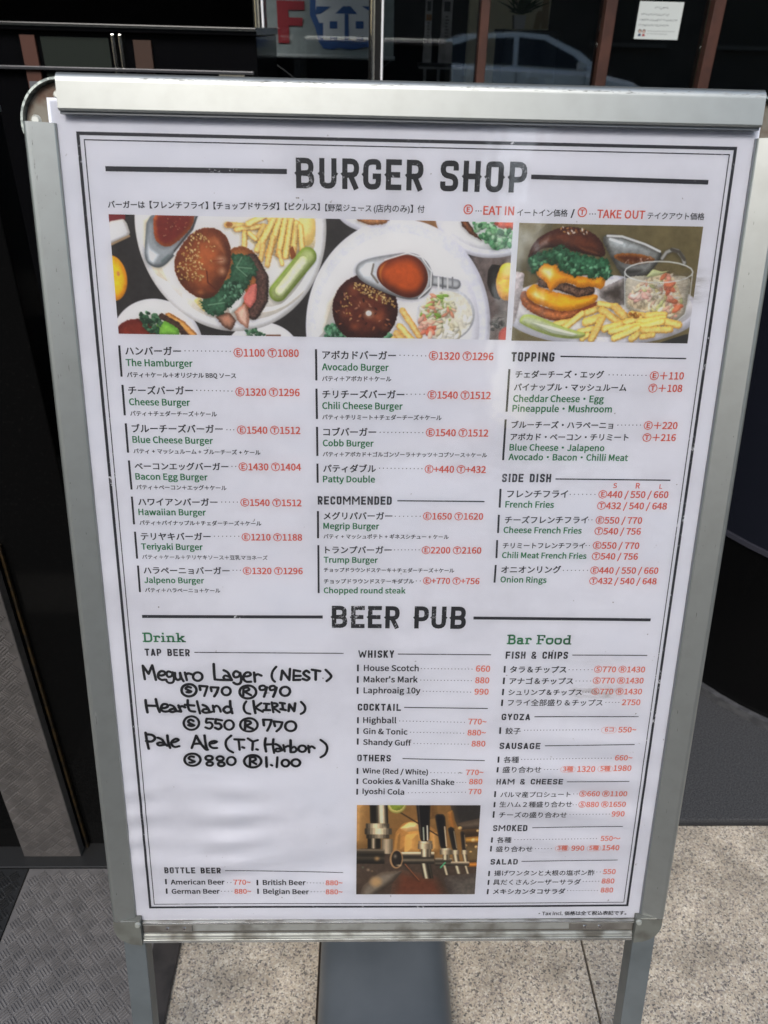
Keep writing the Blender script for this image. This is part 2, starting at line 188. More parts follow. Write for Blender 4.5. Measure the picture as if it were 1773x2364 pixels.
MARKER=[
[[16.4,486.1],[16.7,493.8],[17.3,501.5]],
[[16.4,486.1],[21.5,495.3]],
[[21.5,495.3],[25.8,485.7]],
[[25.8,485.7],[27.1,493.8],[28.3,502.2]],
[[31.3,496.4],[34.6,497.2],[38.0,495.3],[37.3,492.8],[34.0,492.3],[31.2,495.3],[31.1,499.5],[34.0,502.1],[37.7,501.8]],
[[44.7,493.7],[41.4,492.5],[39.4,495.2],[41.0,498.7],[44.5,497.5],[45.7,493.7]],
[[45.8,493.3],[46.6,499.9],[45.4,504.5],[41.9,505.7],[39.3,504.1],[38.7,501.8]],
[[47.9,494.1],[47.8,499.1],[50.0,502.0],[53.2,500.2],[53.0,494.4]],
[[53.2,494.0],[54.2,499.8],[56.0,503.5]],
[[58.0,493.6],[58.6,497.5],[59.4,502.3]],
[[58.4,496.3],[61.3,494.6],[65.0,495.8]],
[[70.0,493.5],[72.3,493.7],[74.1,494.9],[75.1,497.0],[75.0,499.4],[73.8,501.5],[71.7,502.8],[69.4,502.9],[67.4,502.0],[66.1,500.1],[66.0,497.7],[66.9,495.5],[68.7,493.9],[71.0,493.4]],
[[87.3,483.9],[87.3,493.5],[87.6,501.4]],
[[87.6,501.4],[95.1,502.0],[104.7,502.1]],
[[97.0,490.8],[100.9,493.3],[103.1,498.1],[104.8,501.9]],
[[102.4,498.5],[98.4,496.9],[96.4,499.3],[98.5,501.4],[102.6,501.2]],
[[112.9,493.8],[109.2,491.9],[106.5,495.0],[107.9,498.8],[112.0,497.7],[113.3,494.2]],
[[113.3,493.8],[114.3,500.4],[113.1,505.4],[109.6,506.8],[106.3,504.9]],
[[116.7,497.6],[120.7,497.6],[123.8,496.1],[123.2,493.7],[120.1,493.2],[117.2,496.1],[116.6,500.7],[119.4,503.8],[124.0,503.8]],
[[127.4,493.3],[128.0,503.8]],
[[127.7,497.2],[131.0,495.3],[134.7,496.8]],
[[149.9,486.7],[146.3,491.7],[145.1,497.1],[146.1,501.4],[148.1,503.7]],
[[154.3,501.4],[155.9,490.9]],
[[155.9,490.9],[162.8,501.6]],
[[162.8,501.6],[163.7,488.9]],
[[167.6,490.2],[167.0,501.7]],
[[167.0,501.7],[173.8,501.4]],
[[167.6,490.4],[173.9,491.6]],
[[167.3,497.0],[174.2,496.9]],
[[183.0,492.9],[180.1,491.0],[177.3,493.9],[179.7,496.8],[183.1,499.3],[180.7,501.8],[176.5,500.3]],
[[185.8,489.8],[194.2,491.3]],
[[189.6,491.1],[189.5,501.2]],
[[199.7,489.8],[203.8,494.4],[205.3,497.3],[203.7,500.0],[200.6,502.7]],
[[60.0,506.9],[63.7,507.1],[66.7,509.0],[68.3,512.1],[68.1,515.5],[66.1,518.6],[62.9,520.5],[59.1,520.8],[55.8,519.3],[53.8,516.5],[53.5,513.1],[54.9,509.8],[57.9,507.5],[61.6,506.8]],
[[63.0,510.7],[59.8,509.9],[57.7,511.9],[60.4,513.8],[62.9,515.2],[60.8,516.3],[58.4,515.9]],
[[71.8,508.7],[72.3,513.4]],
[[71.8,508.7],[79.7,509.4]],
[[79.7,509.4],[77.8,515.3],[76.0,520.4]],
[[83.0,510.2],[83.6,514.9]],
[[83.0,510.2],[90.7,510.6]],
[[90.7,510.6],[88.9,516.1],[86.1,520.8]],
[[97.9,510.1],[100.1,510.2],[101.9,511.5],[102.8,513.5],[102.7,515.9],[101.6,517.9],[99.7,519.2],[97.5,519.3],[95.6,518.4],[94.4,516.5],[94.1,514.2],[95.0,512.0],[96.7,510.5],[98.9,510.0]],
[[119.2,508.2],[123.3,508.4],[126.7,510.4],[128.6,513.7],[128.5,517.4],[126.4,520.7],[122.8,522.7],[118.6,523.0],[114.9,521.5],[112.5,518.5],[112.1,514.8],[113.6,511.3],[116.9,508.9],[120.9,508.0]],
[[116.2,510.9],[115.6,519.7]],
[[116.2,511.1],[120.2,510.5],[121.7,513.0],[116.5,515.3]],
[[117.6,515.6],[123.5,519.3]],
[[139.1,510.8],[136.8,508.2],[132.8,509.2],[133.1,512.9],[137.0,512.8],[139.7,510.0]],
[[139.9,510.0],[138.3,515.9],[136.6,521.0]],
[[149.1,510.8],[146.8,508.4],[143.1,509.6],[143.4,513.1],[147.0,512.7],[149.3,510.4]],
[[149.6,510.4],[148.0,515.9],[146.0,521.0]],
[[157.5,509.5],[159.9,509.7],[162.0,511.1],[163.1,513.4],[163.0,515.9],[161.8,518.2],[159.7,519.6],[157.2,519.8],[155.0,518.7],[153.6,516.6],[153.3,514.1],[154.2,511.7],[156.1,510.0],[158.5,509.5]],
[[16.2,525.3],[16.4,532.4],[17.1,539.7]],
[[26.7,524.1],[27.7,532.4],[29.5,539.2]],
[[17.0,531.6],[27.8,532.1]],
[[31.7,534.4],[35.5,534.3],[38.4,532.3],[37.2,530.1],[33.8,530.1],[31.5,533.2],[31.6,537.0],[34.6,538.7],[38.2,538.3]],
[[40.6,530.8],[44.3,532.7],[47.0,538.1]],
[[46.1,535.9],[42.7,535.4],[39.6,537.5],[42.1,539.2],[46.4,538.1],[51.2,538.7]],
[[49.2,531.4],[50.2,534.7],[51.3,538.5]],
[[49.5,533.7],[52.9,532.3],[55.8,533.6]],
[[58.9,525.2],[58.8,532.3],[60.6,537.5],[65.6,538.6]],
[[55.8,530.6],[65.1,531.5]],
[[68.3,526.3],[69.3,533.1],[70.6,540.7]],
[[73.9,530.7],[77.8,532.9],[80.3,538.0]],
[[79.4,535.6],[74.9,535.8],[73.3,538.2],[76.4,539.9],[82.7,538.8]],
[[84.2,531.4],[85.0,538.7]],
[[84.6,534.4],[87.9,531.6],[90.7,534.2],[91.8,538.6]],
[[102.0,526.0],[102.1,533.0],[103.6,540.3]],
[[102.0,533.4],[97.9,532.6],[94.8,536.2],[97.5,539.9],[101.9,538.5],[103.0,534.9]],
[[118.4,526.4],[115.9,530.9],[115.7,535.7],[117.8,539.7],[121.9,541.1]],
[[125.7,525.9],[126.2,532.9],[127.2,540.1]],
[[133.6,528.3],[127.0,533.8]],
[[127.0,533.8],[134.9,538.6]],
[[136.4,528.9],[141.8,529.3]],
[[139.0,529.3],[138.2,536.4]],
[[135.9,536.5],[142.3,536.5]],
[[144.4,527.3],[145.7,539.1]],
[[144.6,528.5],[148.7,528.8],[150.0,531.2],[145.1,533.8]],
[[145.8,534.0],[152.1,539.0]],
[[152.8,527.9],[157.6,528.8]],
[[155.1,528.8],[155.7,535.6]],
[[153.1,535.2],[158.4,536.5]],
[[161.4,537.6],[162.3,529.6]],
[[162.3,529.6],[167.0,537.6]],
[[167.0,537.6],[168.3,528.4]],
[[174.3,526.8],[177.7,531.1],[178.5,534.7],[177.2,538.5],[173.9,540.9]],
[[60.2,544.1],[64.0,544.4],[67.2,546.6],[68.8,550.1],[68.6,554.0],[66.5,557.6],[63.1,559.7],[59.3,560.0],[55.9,558.3],[53.7,555.1],[53.4,551.2],[55.0,547.5],[58.1,544.9],[61.9,544.0]],
[[63.5,549.6],[60.3,547.9],[58.0,550.3],[60.2,552.7],[63.6,554.7],[60.6,555.5],[57.9,554.4]],
[[84.0,547.2],[77.1,546.8]],
[[77.1,546.8],[76.4,551.4],[80.7,551.4],[82.6,555.1],[79.6,558.7],[75.3,557.1]],
[[92.6,548.7],[86.6,547.4]],
[[86.6,547.4],[85.9,552.2],[89.9,552.6],[91.8,556.3],[88.7,559.3],[85.1,557.5]],
[[99.1,548.7],[101.5,548.9],[103.4,550.4],[104.4,552.8],[104.3,555.6],[103.0,558.1],[101.0,559.6],[98.6,559.8],[96.5,558.6],[95.2,556.4],[95.0,553.6],[96.0,551.0],[97.8,549.2],[100.1,548.6]],
[[118.8,546.2],[123.2,546.5],[126.8,548.6],[128.8,552.1],[128.7,556.0],[126.5,559.4],[122.7,561.6],[118.2,561.8],[114.3,560.2],[111.7,557.1],[111.2,553.2],[112.9,549.5],[116.3,547.0],[120.7,546.1]],
[[116.6,549.3],[116.0,558.8]],
[[116.8,549.3],[120.9,549.7],[122.0,552.2],[116.6,555.0]],
[[117.6,555.4],[123.9,558.8]],
[[135.0,547.7],[135.6,554.6]],
[[135.0,547.7],[143.5,548.1]],
[[143.5,548.1],[141.8,554.5],[138.8,561.0]],
[[145.8,549.7],[147.0,555.5]],
[[145.8,549.7],[154.6,550.9]],
[[154.6,550.9],[152.6,557.0],[148.5,561.6]],
[[162.3,549.7],[165.1,549.9],[167.4,551.5],[168.6,554.0],[168.6,556.9],[167.2,559.5],[164.8,561.0],[162.1,561.2],[159.5,560.0],[157.9,557.7],[157.6,554.9],[158.6,552.2],[160.7,550.3],[163.5,549.6]],
[[13.4,563.4],[14.0,573.2],[15.2,582.8]],
[[13.6,565.5],[20.1,566.3],[22.6,570.3],[18.9,574.0],[13.4,573.6]],
[[25.5,569.5],[29.9,572.0],[32.0,576.5],[34.6,579.3]],
[[31.5,576.1],[27.2,575.3],[24.5,576.6],[26.4,578.9],[31.9,578.0]],
[[35.5,566.7],[35.8,574.8],[37.4,581.8]],
[[39.5,575.0],[43.4,574.4],[46.7,572.2],[44.3,570.7],[40.3,573.2],[39.2,577.1],[41.9,580.7],[47.1,579.7]],
[[59.8,582.0],[65.2,567.0]],
[[65.2,567.0],[68.9,575.6],[73.8,583.0],[76.2,584.0]],
[[61.8,576.8],[68.5,576.6]],
[[73.8,566.6],[74.3,575.6],[75.6,583.8]],
[[78.7,576.4],[83.3,576.0],[86.1,574.3],[83.4,573.3],[79.3,574.8],[78.5,578.7],[81.3,581.8],[86.0,581.8]],
[[101.4,566.8],[96.5,571.9],[95.2,577.6],[97.4,583.8],[102.4,587.3]],
[[104.6,571.4],[114.6,571.8]],
[[108.8,572.3],[109.4,584.0]],
[[112.4,580.9],[114.2,581.7]],
[[118.5,570.2],[123.3,574.0]],
[[123.3,574.0],[128.8,572.2]],
[[123.5,574.0],[122.6,584.2]],
[[126.9,583.3],[128.3,583.9]],
[[136.9,569.9],[135.8,577.2],[136.9,586.1]],
[[144.9,571.0],[144.3,579.6],[145.3,587.7]],
[[136.6,577.6],[144.9,577.1]],
[[147.2,577.1],[151.0,579.4],[153.8,584.6]],
[[152.4,582.8],[148.1,582.5],[146.7,584.8],[149.5,586.0],[154.5,584.2]],
[[155.2,578.1],[156.4,585.8]],
[[155.8,581.3],[159.9,579.2],[161.8,580.0]],
[[162.7,572.2],[162.6,586.6]],
[[162.9,582.2],[166.6,580.4],[168.8,583.7],[166.5,586.6],[162.6,586.8]],
[[174.1,578.7],[176.0,578.8],[177.6,579.8],[178.5,581.5],[178.5,583.5],[177.6,585.1],[175.9,586.2],[174.0,586.3],[172.2,585.5],[171.1,584.0],[170.9,582.1],[171.6,580.3],[173.0,579.0],[174.9,578.6]],
[[181.2,578.9],[181.9,587.0]],
[[181.6,582.2],[184.7,579.6],[187.7,581.9]],
[[194.0,571.7],[199.6,577.1],[200.8,582.9],[198.5,589.5],[193.9,592.9]],
[[58.7,588.7],[62.7,589.0],[66.0,591.0],[67.8,594.2],[67.6,597.9],[65.5,601.2],[61.9,603.2],[57.8,603.5],[54.1,601.9],[51.9,598.9],[51.5,595.3],[53.1,591.8],[56.4,589.4],[60.4,588.6]],
[[61.4,592.6],[58.1,592.1],[56.0,594.5],[59.6,597.1],[61.8,598.4],[58.8,599.6],[56.5,599.6]],
[[76.6,591.3],[78.4,591.4],[79.9,592.1],[80.7,593.3],[80.7,594.6],[79.7,595.8],[78.2,596.5],[76.3,596.6],[74.7,596.0],[73.7,595.0],[73.5,593.7],[74.2,592.4],[75.6,591.6],[77.4,591.3]],
[[77.0,598.8],[78.6,598.9],[80.0,599.5],[80.7,600.6],[80.6,601.7],[79.8,602.7],[78.4,603.4],[76.8,603.4],[75.3,603.0],[74.4,602.0],[74.3,600.9],[74.9,599.8],[76.1,599.0],[77.7,598.8]],
[[88.2,592.0],[89.9,592.1],[91.3,592.8],[92.1,594.0],[92.1,595.3],[91.2,596.4],[89.7,597.1],[87.9,597.2],[86.3,596.7],[85.3,595.6],[85.1,594.3],[85.8,593.1],[87.2,592.2],[88.9,591.9]],
[[89.1,599.1],[90.7,599.2],[92.0,599.8],[92.7,600.9],[92.7,602.2],[91.9,603.3],[90.5,603.9],[88.9,604.0],[87.4,603.5],[86.5,602.5],[86.3,601.3],[86.9,600.1],[88.2,599.3],[89.8,599.0]],
[[99.6,592.8],[101.8,592.9],[103.5,594.3],[104.5,596.5],[104.4,598.9],[103.2,601.1],[101.3,602.5],[99.2,602.6],[97.2,601.6],[96.0,599.6],[95.8,597.2],[96.7,594.8],[98.4,593.2],[100.5,592.7]],
[[121.2,590.4],[125.6,590.7],[129.2,592.7],[131.2,596.0],[131.1,599.9],[128.8,603.2],[125.1,605.3],[120.7,605.5],[116.7,603.9],[114.2,600.9],[113.7,597.1],[115.4,593.6],[118.8,591.1],[123.1,590.3]],
[[120.0,592.9],[119.5,603.1]],
[[120.2,592.9],[124.8,593.3],[125.6,596.1],[120.9,598.4]],
[[121.8,598.4],[126.1,601.4]],
[[136.9,592.9],[137.0,604.8]],
[[141.6,602.5],[142.7,603.1]],
[[148.5,592.9],[147.6,605.3]],
[[156.3,596.0],[158.2,596.2],[159.7,597.3],[160.6,599.1],[160.6,601.2],[159.6,603.0],[158.0,604.2],[156.1,604.3],[154.4,603.4],[153.3,601.8],[153.0,599.7],[153.7,597.8],[155.2,596.4],[157.1,596.0]],
[[167.0,595.5],[169.2,595.6],[171.0,596.8],[172.0,598.7],[172.0,600.8],[170.9,602.7],[169.0,603.9],[166.9,604.0],[164.9,603.1],[163.6,601.4],[163.3,599.3],[164.1,597.3],[165.8,595.9],[167.9,595.4]]]
PICTURES=[
dict(r=[20.5, 62.4, 361.0, 160.2],s=[
["p",[[16.9,58.6],[370.6,51.7],[379.2,166.4],[6.5,172.2]],[46,43,42],None,0,10,8,{}],
["p",[[266.7,53.7],[312.0,52.8],[313.2,77.5],[291.4,76.8],[273.1,67.0]],[128,92,58],[70,52,42],5,14,4,{}],
["p",[[323.3,86.5],[366.7,81.1],[372.7,164.1],[337.5,164.6],[343.2,134.2]],[104,92,88],[70,64,64],6,22,4,{}],
["p",[[20.1,61.8],[34.7,61.5],[33.7,67.1],[20.1,68.5]],[112,36,38],None,0,0,3,{}],
["p",[[19.5,68.2],[32.6,65.8],[35.2,69.3],[37.2,76.5],[35.6,79.9],[17.8,87.5]],[216,216,222],[176,172,165],4,4,3,{}],
["l",[[20.8,86.3],[36.2,79.3]],[150,125,95],None,0,0,3,{"w":0.85}],
["e",[19.0,113.8,12.7,18.7],[248,186,32],[222,140,22],5,8,3,{}],
["e",[24.5,110.0,1.3,2.1],[185,130,70],None,0,0,3,{}],
["e",[53.5,169.6,40.1,39.5],[214,214,219],[190,190,196],5,3,3,{}],
["e",[53.4,170.2,32.8,32.5],[226,222,214],[214,212,208],8,3,3,{}],
["e",[146.0,178.0,34.0,29.8],[214,214,220],[196,196,202],4,3,3,{}],
["e",[146.0,178.6,26.8,23.8],[224,222,216],None,0,3,3,{}],
["e",[245.7,53.0,35.9,20.5],[210,210,217],[192,192,200],4,3,3,{}],
["e",[245.7,53.0,29.1,15.6],[222,220,216],None,0,0,3,{}],
["e",[342.5,56.7,48.2,34.7],[208,208,216],[190,190,198],4,3,3,{}],
["e",[342.5,56.7,39.6,28.0],[222,222,222],[214,214,218],6,0,3,{}],
["e",[122.1,70.2,80.3,86.3],[216,217,222],[196,194,192],5,3,3,{}],
["e",[122.5,69.8,71.2,76.4],[226,222,214],[216,212,206],10,3,3,{}],
["p",[[45.8,62.4],[58.7,62.2],[57.6,93.6],[66.8,116.4],[55.3,109.7],[47.4,87.0]],[212,196,160],[222,214,196],10,0,3,{}],
["p",[[76.2,120.9],[154.4,140.9],[185.4,116.7],[179.2,128.6],[148.1,147.0],[105.2,147.7],[80.2,135.0]],[216,206,190],[222,216,206],10,0,3,{}],
["e",[265.4,152.5,81.3,91.2],[204,205,214],[188,188,198],5,3,3,{}],
["e",[265.4,153.5,71.7,80.5],[214,214,219],[206,206,214],10,3,3,{}],
["p",[[191.5,163.0],[196.7,128.3],[211.3,111.6],[229.6,106.6],[218.7,130.3],[203.9,162.8]],[176,166,140],[206,204,206],16,0,3,{}],
["p",[[53.1,57.9],[48.8,86.9],[47.8,94.9],[49.7,101.2],[56.8,104.8],[64.1,103.2],[73.1,94.4],[83.3,82.9],[91.5,73.8],[95.7,61.5],[96.0,57.0]],[150,156,160],[92,98,102],5,8,6,{}],
["p",[[52.4,71.2],[54.0,86.9],[62.4,93.5],[55.7,103.9],[49.4,100.0],[48.3,91.5]],[222,227,232],None,0,8,4,{"soft":5}],
["p",[[61.7,103.8],[71.3,94.5],[68.5,91.1],[59.7,98.1]],[84,100,98],None,0,6,3,{"soft":4}],
["p",[[58.1,57.8],[56.6,77.8],[59.5,84.5],[66.3,88.0],[73.6,85.4],[83.6,77.3],[89.9,70.5],[93.3,57.1]],[112,36,28],[150,74,34],5,10,3,{}],
["l",[[95.7,62.6],[90.9,73.8],[73.1,93.3]],[205,208,210],None,0,0,3,{"w":0.7}],
["l",[[93.7,62.6],[89.9,71.6],[73.3,90.5]],[60,58,58],None,0,0,3,{"w":0.55}],
["s",[[60.9,64.3],[89.1,63.8],[81.4,75.1],[64.4,81.0]],16,1.0,[[190,140,110],[170,90,60]],1.4,3,{}],
["p",[[128.8,73.1],[193.2,58.5],[193.0,86.6],[171.2,96.1],[152.1,91.9],[141.5,85.2]],[205,178,120],[222,208,178],16,10,3,{}],
["e",[186.0,69.8,7.3,14.6],[240,218,150],[226,196,120],8,6,3,{}],
["l",[[118.9,69.0],[149.7,70.2]],[238,208,138],[206,156,82],7,12,1.6,{"w":2.5}],
["l",[[126.5,72.6],[149.1,69.3]],[238,208,138],[206,156,82],7,12,1.6,{"w":2.0}],
["l",[[136.7,67.9],[150.5,61.5]],[238,208,138],[206,156,82],7,12,1.6,{"w":2.6}],
["l",[[174.2,58.8],[165.6,78.0]],[238,208,138],[206,156,82],7,12,1.6,{"w":2.85}],
["l",[[153.0,59.2],[160.9,73.6]],[238,208,138],[206,156,82],7,12,1.6,{"w":2.8}],
["l",[[150.3,69.3],[144.1,79.5]],[238,208,138],[206,156,82],7,12,1.6,{"w":2.25}],
["l",[[133.7,75.5],[132.6,86.8]],[238,208,138],[206,156,82],7,12,1.6,{"w":2.4}],
["l",[[137.3,75.4],[142.6,79.8]],[238,208,138],[206,156,82],7,12,1.6,{"w":2.0}],
["l",[[158.8,63.6],[143.8,88.6]],[238,208,138],[206,156,82],7,12,1.6,{"w":2.95}],
["l",[[164.7,61.2],[152.6,93.0]],[238,208,138],[206,156,82],7,12,1.6,{"w":2.85}],
["l",[[157.2,78.2],[151.8,100.5]],[238,208,138],[206,156,82],7,12,1.6,{"w":2.25}],
["l",[[168.2,64.5],[161.7,91.7]],[238,208,138],[206,156,82],7,12,1.6,{"w":2.75}],
["l",[[173.0,64.4],[167.6,93.3]],[238,208,138],[206,156,82],7,12,1.6,{"w":2.7}],
["l",[[177.7,66.6],[173.7,92.6]],[238,208,138],[206,156,82],7,12,1.6,{"w":2.5}],
["l",[[180.6,68.7],[182.1,89.0]],[238,208,138],[206,156,82],7,12,1.6,{"w":2.4}],
["l",[[162.1,89.4],[164.6,99.7]],[238,208,138],[206,156,82],7,12,1.6,{"w":1.9}],
["l",[[148.7,85.1],[146.2,96.6]],[238,208,138],[206,156,82],7,12,1.6,{"w":2.15}],
["e",[120.5,68.5,2.8,2.0],[150,98,52],None,0,20,1,{}],
["p",[[170.8,87.0],[173.8,84.6],[176.7,92.6],[172.4,96.1]],[130,72,36],None,0,0,3,{}],
["l",[[186.3,93.0],[160.4,123.0]],[176,186,128],[112,132,52],5,8,3,{"w":7.7}],
["l",[[182.6,97.0],[162.2,121.8]],[206,210,182],[184,194,140],5,8,2,{"w":4.25}],
["e",[129.7,114.2,20.3,28.3],[168,104,54],[110,62,32],5,14,3,{}],
["l",[[138.7,96.7],[147.3,111.5],[146.2,129.1],[138.5,141.1]],[84,60,52],[52,38,34],4,40,1.2,{"w":5.45}],
["p",[[116.6,136.7],[130.7,118.8],[133.5,125.8],[127.6,136.5],[118.9,142.1]],[226,228,226],[200,204,198],4,0,3,{}],
["p",[[130.4,127.0],[137.5,117.0],[142.7,116.0],[141.6,129.2],[136.2,137.1],[131.4,132.9]],[206,124,112],[180,94,84],3,10,3,{}],
["p",[[105.1,143.5],[117.7,140.3],[123.6,147.4],[118.9,156.1],[111.7,152.4]],[176,128,104],[90,62,50],4,16,3,{}],
["p",[[122.0,139.6],[131.7,132.3],[135.1,141.2],[133.7,154.4],[125.4,148.5]],[214,182,164],[150,104,84],4,12,3,{}],
["p",[[87.1,130.7],[92.8,127.7],[99.5,138.2],[95.7,140.6]],[226,206,140],None,0,0,3,{}],
["p",[[122.4,92.4],[128.2,90.9],[132.9,93.4],[137.6,93.5],[141.6,100.1],[143.5,106.4],[136.3,114.1],[134.9,119.9],[130.7,120.0],[127.9,128.9],[122.3,132.5],[115.4,137.9],[111.5,143.0],[101.7,143.9],[94.7,137.7],[91.1,130.7],[106.2,125.1],[116.3,115.6],[121.1,103.9]],[58,98,72],[36,70,48],5,26,2.2,{"wob":5}],
["l",[[125.3,102.7],[134.1,110.0]],[112,148,118],None,0,0,3,{"w":0.45}],
["l",[[125.3,102.7],[138.5,103.6]],[112,148,118],None,0,0,3,{"w":0.45}],
["l",[[125.3,102.7],[130.4,94.5]],[112,148,118],None,0,0,3,{"w":0.45}],
["l",[[109.6,130.9],[123.4,121.3]],[112,148,118],None,0,0,3,{"w":0.4}],
["l",[[99.7,134.6],[115.6,132.0]],[112,148,118],None,0,0,3,{"w":0.4}],
["s",[[116.3,115.6],[132.2,111.8],[130.6,121.2],[122.9,131.9],[114.3,135.6],[112.3,125.0]],60,3.2,[[84,130,100],[46,86,60],[104,150,120],[34,64,46]],1.5,5,{}],
["p",[[71.9,103.6],[73.8,94.4],[80.2,84.7],[90.9,74.0],[101.7,71.0],[112.3,72.6],[119.1,79.4],[121.9,91.3],[120.1,103.9],[113.2,117.4],[107.4,126.0],[98.7,129.9],[90.3,128.4],[80.9,122.6],[74.5,113.4]],[164,90,48],[96,46,24],18,14,6,{}],
["p",[[105.1,74.6],[114.4,79.0],[119.2,90.2],[117.6,100.5],[111.4,92.6],[104.6,84.8]],[196,124,78],None,0,6,3,{"soft":9}],
["e",[112.9,97.2,7.5,5.7],[236,200,168],None,0,0,3,{"soft":9}],
["e",[113.1,106.3,6.1,6.5],[222,170,130],None,0,0,3,{"soft":9}],
["e",[93.5,124.1,7.3,3.6],[206,136,82],None,0,0,3,{"soft":7}],
["e",[105.9,81.4,8.4,5.6],[190,120,74],None,0,0,3,{"soft":12}],
["p",[[99.3,106.6],[100.6,115.8],[106.4,121.6],[109.1,120.4],[105.0,126.3],[96.6,124.1],[93.2,119.5],[99.2,119.4]],[124,60,32],None,0,8,3,{"soft":5}],
["l",[[99.9,106.6],[100.4,115.8],[107.6,121.8]],[84,36,20],None,0,0,3,{"w":0.55}],
["l",[[105.1,98.2],[114.1,97.1]],[120,54,30],None,0,0,3,{"w":0.35}],
["s",[[89.7,74.9],[97.9,75.9],[101.3,79.2],[94.6,92.9],[98.7,105.4],[97.1,113.6],[87.3,116.1],[76.6,113.9],[74.7,105.9],[77.8,95.5],[83.1,86.3]],150,1.7,[[224,192,120],[238,214,150],[190,146,78]],1.7,2,{}],
["s",[[99.0,77.0],[108.1,85.9],[104.8,104.2],[99.8,108.9]],12,1.7,[[224,192,120],[206,166,96]],1.7,4,{}],
["e",[36.9,160.8,18.5,13.6],[120,44,30],[82,28,22],6,12,3,{}],
["l",[[65.0,144.7],[76.8,151.7],[86.0,161.2]],[206,150,82],[140,88,40],5,20,2,{"w":3.15}],
["l",[[58.9,144.8],[71.9,151.8],[79.8,162.5]],[66,46,38],None,0,40,1.2,{"w":2.7}],
["p",[[54.8,150.3],[62.3,148.6],[72.9,155.4],[73.7,161.4],[55.3,161.7],[51.9,156.9]],[126,178,70],[90,140,50],5,16,3,{}],
["s",[[36.4,144.0],[45.8,140.9],[55.3,143.7],[58.6,149.6],[54.2,159.3],[46.9,158.2],[41.4,149.9]],80,3.7,[[52,92,62],[84,128,92],[36,66,46]],1.4,6,{}],
["s",[[131.2,155.7],[139.3,154.3],[149.0,159.0],[146.5,161.5],[131.6,161.7]],30,3.0,[[64,110,76],[104,146,110],[44,80,56]],1.5,8,{}],
["l",[[149.6,159.6],[161.4,159.4]],[110,70,54],None,0,0,3,{"w":0.75}],
["p",[[226.2,61.2],[257.7,60.6],[251.9,65.7],[240.0,66.8],[230.4,64.4]],[176,128,82],[128,82,48],4,30,2,{}],
["p",[[314.5,59.5],[319.9,59.4],[332.7,74.9],[335.3,77.7],[325.4,72.8],[317.8,66.1]],[120,72,42],[70,44,32],3,30,1.5,{}],
["p",[[342.6,58.9],[364.2,58.5],[364.9,68.6],[351.6,67.7],[344.1,63.9]],[202,92,62],[170,64,44],4,16,3,{}],
["s",[[327.2,62.6],[342.8,61.2],[345.6,67.9],[362.6,69.8],[363.4,81.1],[346.6,83.7],[332.7,74.9]],110,4.8,[[92,152,104],[132,186,136],[64,116,76],[176,208,176]],1.4,9,{}],
["p",[[341.6,102.3],[344.9,96.4],[353.6,97.4],[354.3,126.8],[346.6,123.4],[341.6,112.8]],[40,34,30],None,0,0,3,{}],
["e",[359.0,111.3,9.6,14.8],[236,182,44],[214,150,60],6,14,3,{}],
["e",[359.0,102.0,7.4,7.0],[232,196,110],[230,180,60],5,0,3,{}],
["e",[362.2,157.5,7.8,8.8],[176,50,38],[140,36,30],4,0,3,{}],
["s",[[346.0,143.7],[358.9,139.9],[358.3,149.6],[348.4,152.2]],24,3.7,[[70,60,58],[130,120,116],[46,40,40]],1.4,11,{}],
["s",[[200.8,150.9],[206.4,147.8],[211.4,150.8],[222.6,162.5],[200.8,162.8]],60,3.8,[[66,120,86],[104,158,122],[44,86,60]],1.4,12,{}],
["e",[236.0,135.9,28.6,29.1],[92,42,28],[50,22,18],16,12,3,{}],
["e",[226.0,119.5,9.5,7.1],[140,74,46],None,0,10,3,{"soft":9}],
["e",[247.2,141.7,11.2,8.5],[140,74,46],None,0,10,3,{"soft":9}],
["e",[218.7,139.8,8.1,6.0],[140,74,46],None,0,10,3,{"soft":9}],
["e",[233.5,131.2,8.7,6.6],[140,74,46],None,0,10,3,{"soft":9}],
["e",[249.4,126.2,9.5,7.1],[140,74,46],None,0,10,3,{"soft":9}],
["e",[253.5,151.3,7.5,5.6],[140,74,46],None,0,10,3,{"soft":9}],
["e",[227.5,150.5,8.0,6.1],[140,74,46],None,0,10,3,{"soft":9}],
["s",[[211.3,124.5],[226.0,118.3],[260.5,129.6],[259.7,151.2],[223.8,156.6],[210.1,147.2]],46,3.0,[[176,120,92],[150,86,54],[58,26,20]],2.2,13,{}],
["s",[[226.0,113.7],[238.2,116.4],[253.0,122.6],[260.4,127.2],[263.1,134.3],[253.1,130.9],[238.3,125.2],[226.0,119.5]],95,1.8,[[222,186,112],[236,208,140],[184,140,76]],1.6,14,{}],
["s",[[215.0,120.9],[226.0,125.4],[226.2,146.9],[216.3,136.3]],14,1.6,[[214,176,104]],1.6,15,{}],
["e",[239.2,139.5,6.9,6.5],[216,190,160],None,0,0,3,{"soft":9}],
["e",[239.1,139.2,2.5,2.2],[255,250,230],None,0,0,3,{}],
["s",[[253.6,157.4],[261.1,156.0],[261.2,161.9],[253.7,162.0]],12,3.3,[[66,120,86],[104,158,122]],1.4,16,{}],
["l",[[268.7,136.6],[284.2,158.1]],[234,202,134],[200,150,76],7,12,1.6,{"w":2.7}],
["l",[[266.5,149.9],[280.1,164.3]],[234,202,134],[200,150,76],7,12,1.6,{"w":2.9}],
["l",[[263.8,156.0],[271.3,164.4]],[234,202,134],[200,150,76],7,12,1.6,{"w":2.9}],
["l",[[261.2,160.9],[266.3,164.5]],[234,202,134],[200,150,76],7,12,1.6,{"w":2.5}],
["e",[306.6,139.6,25.7,23.0],[206,206,208],[176,178,184],4,6,3,{}],
["e",[306.6,140.2,23.6,20.8],[214,210,196],None,0,12,4,{}],
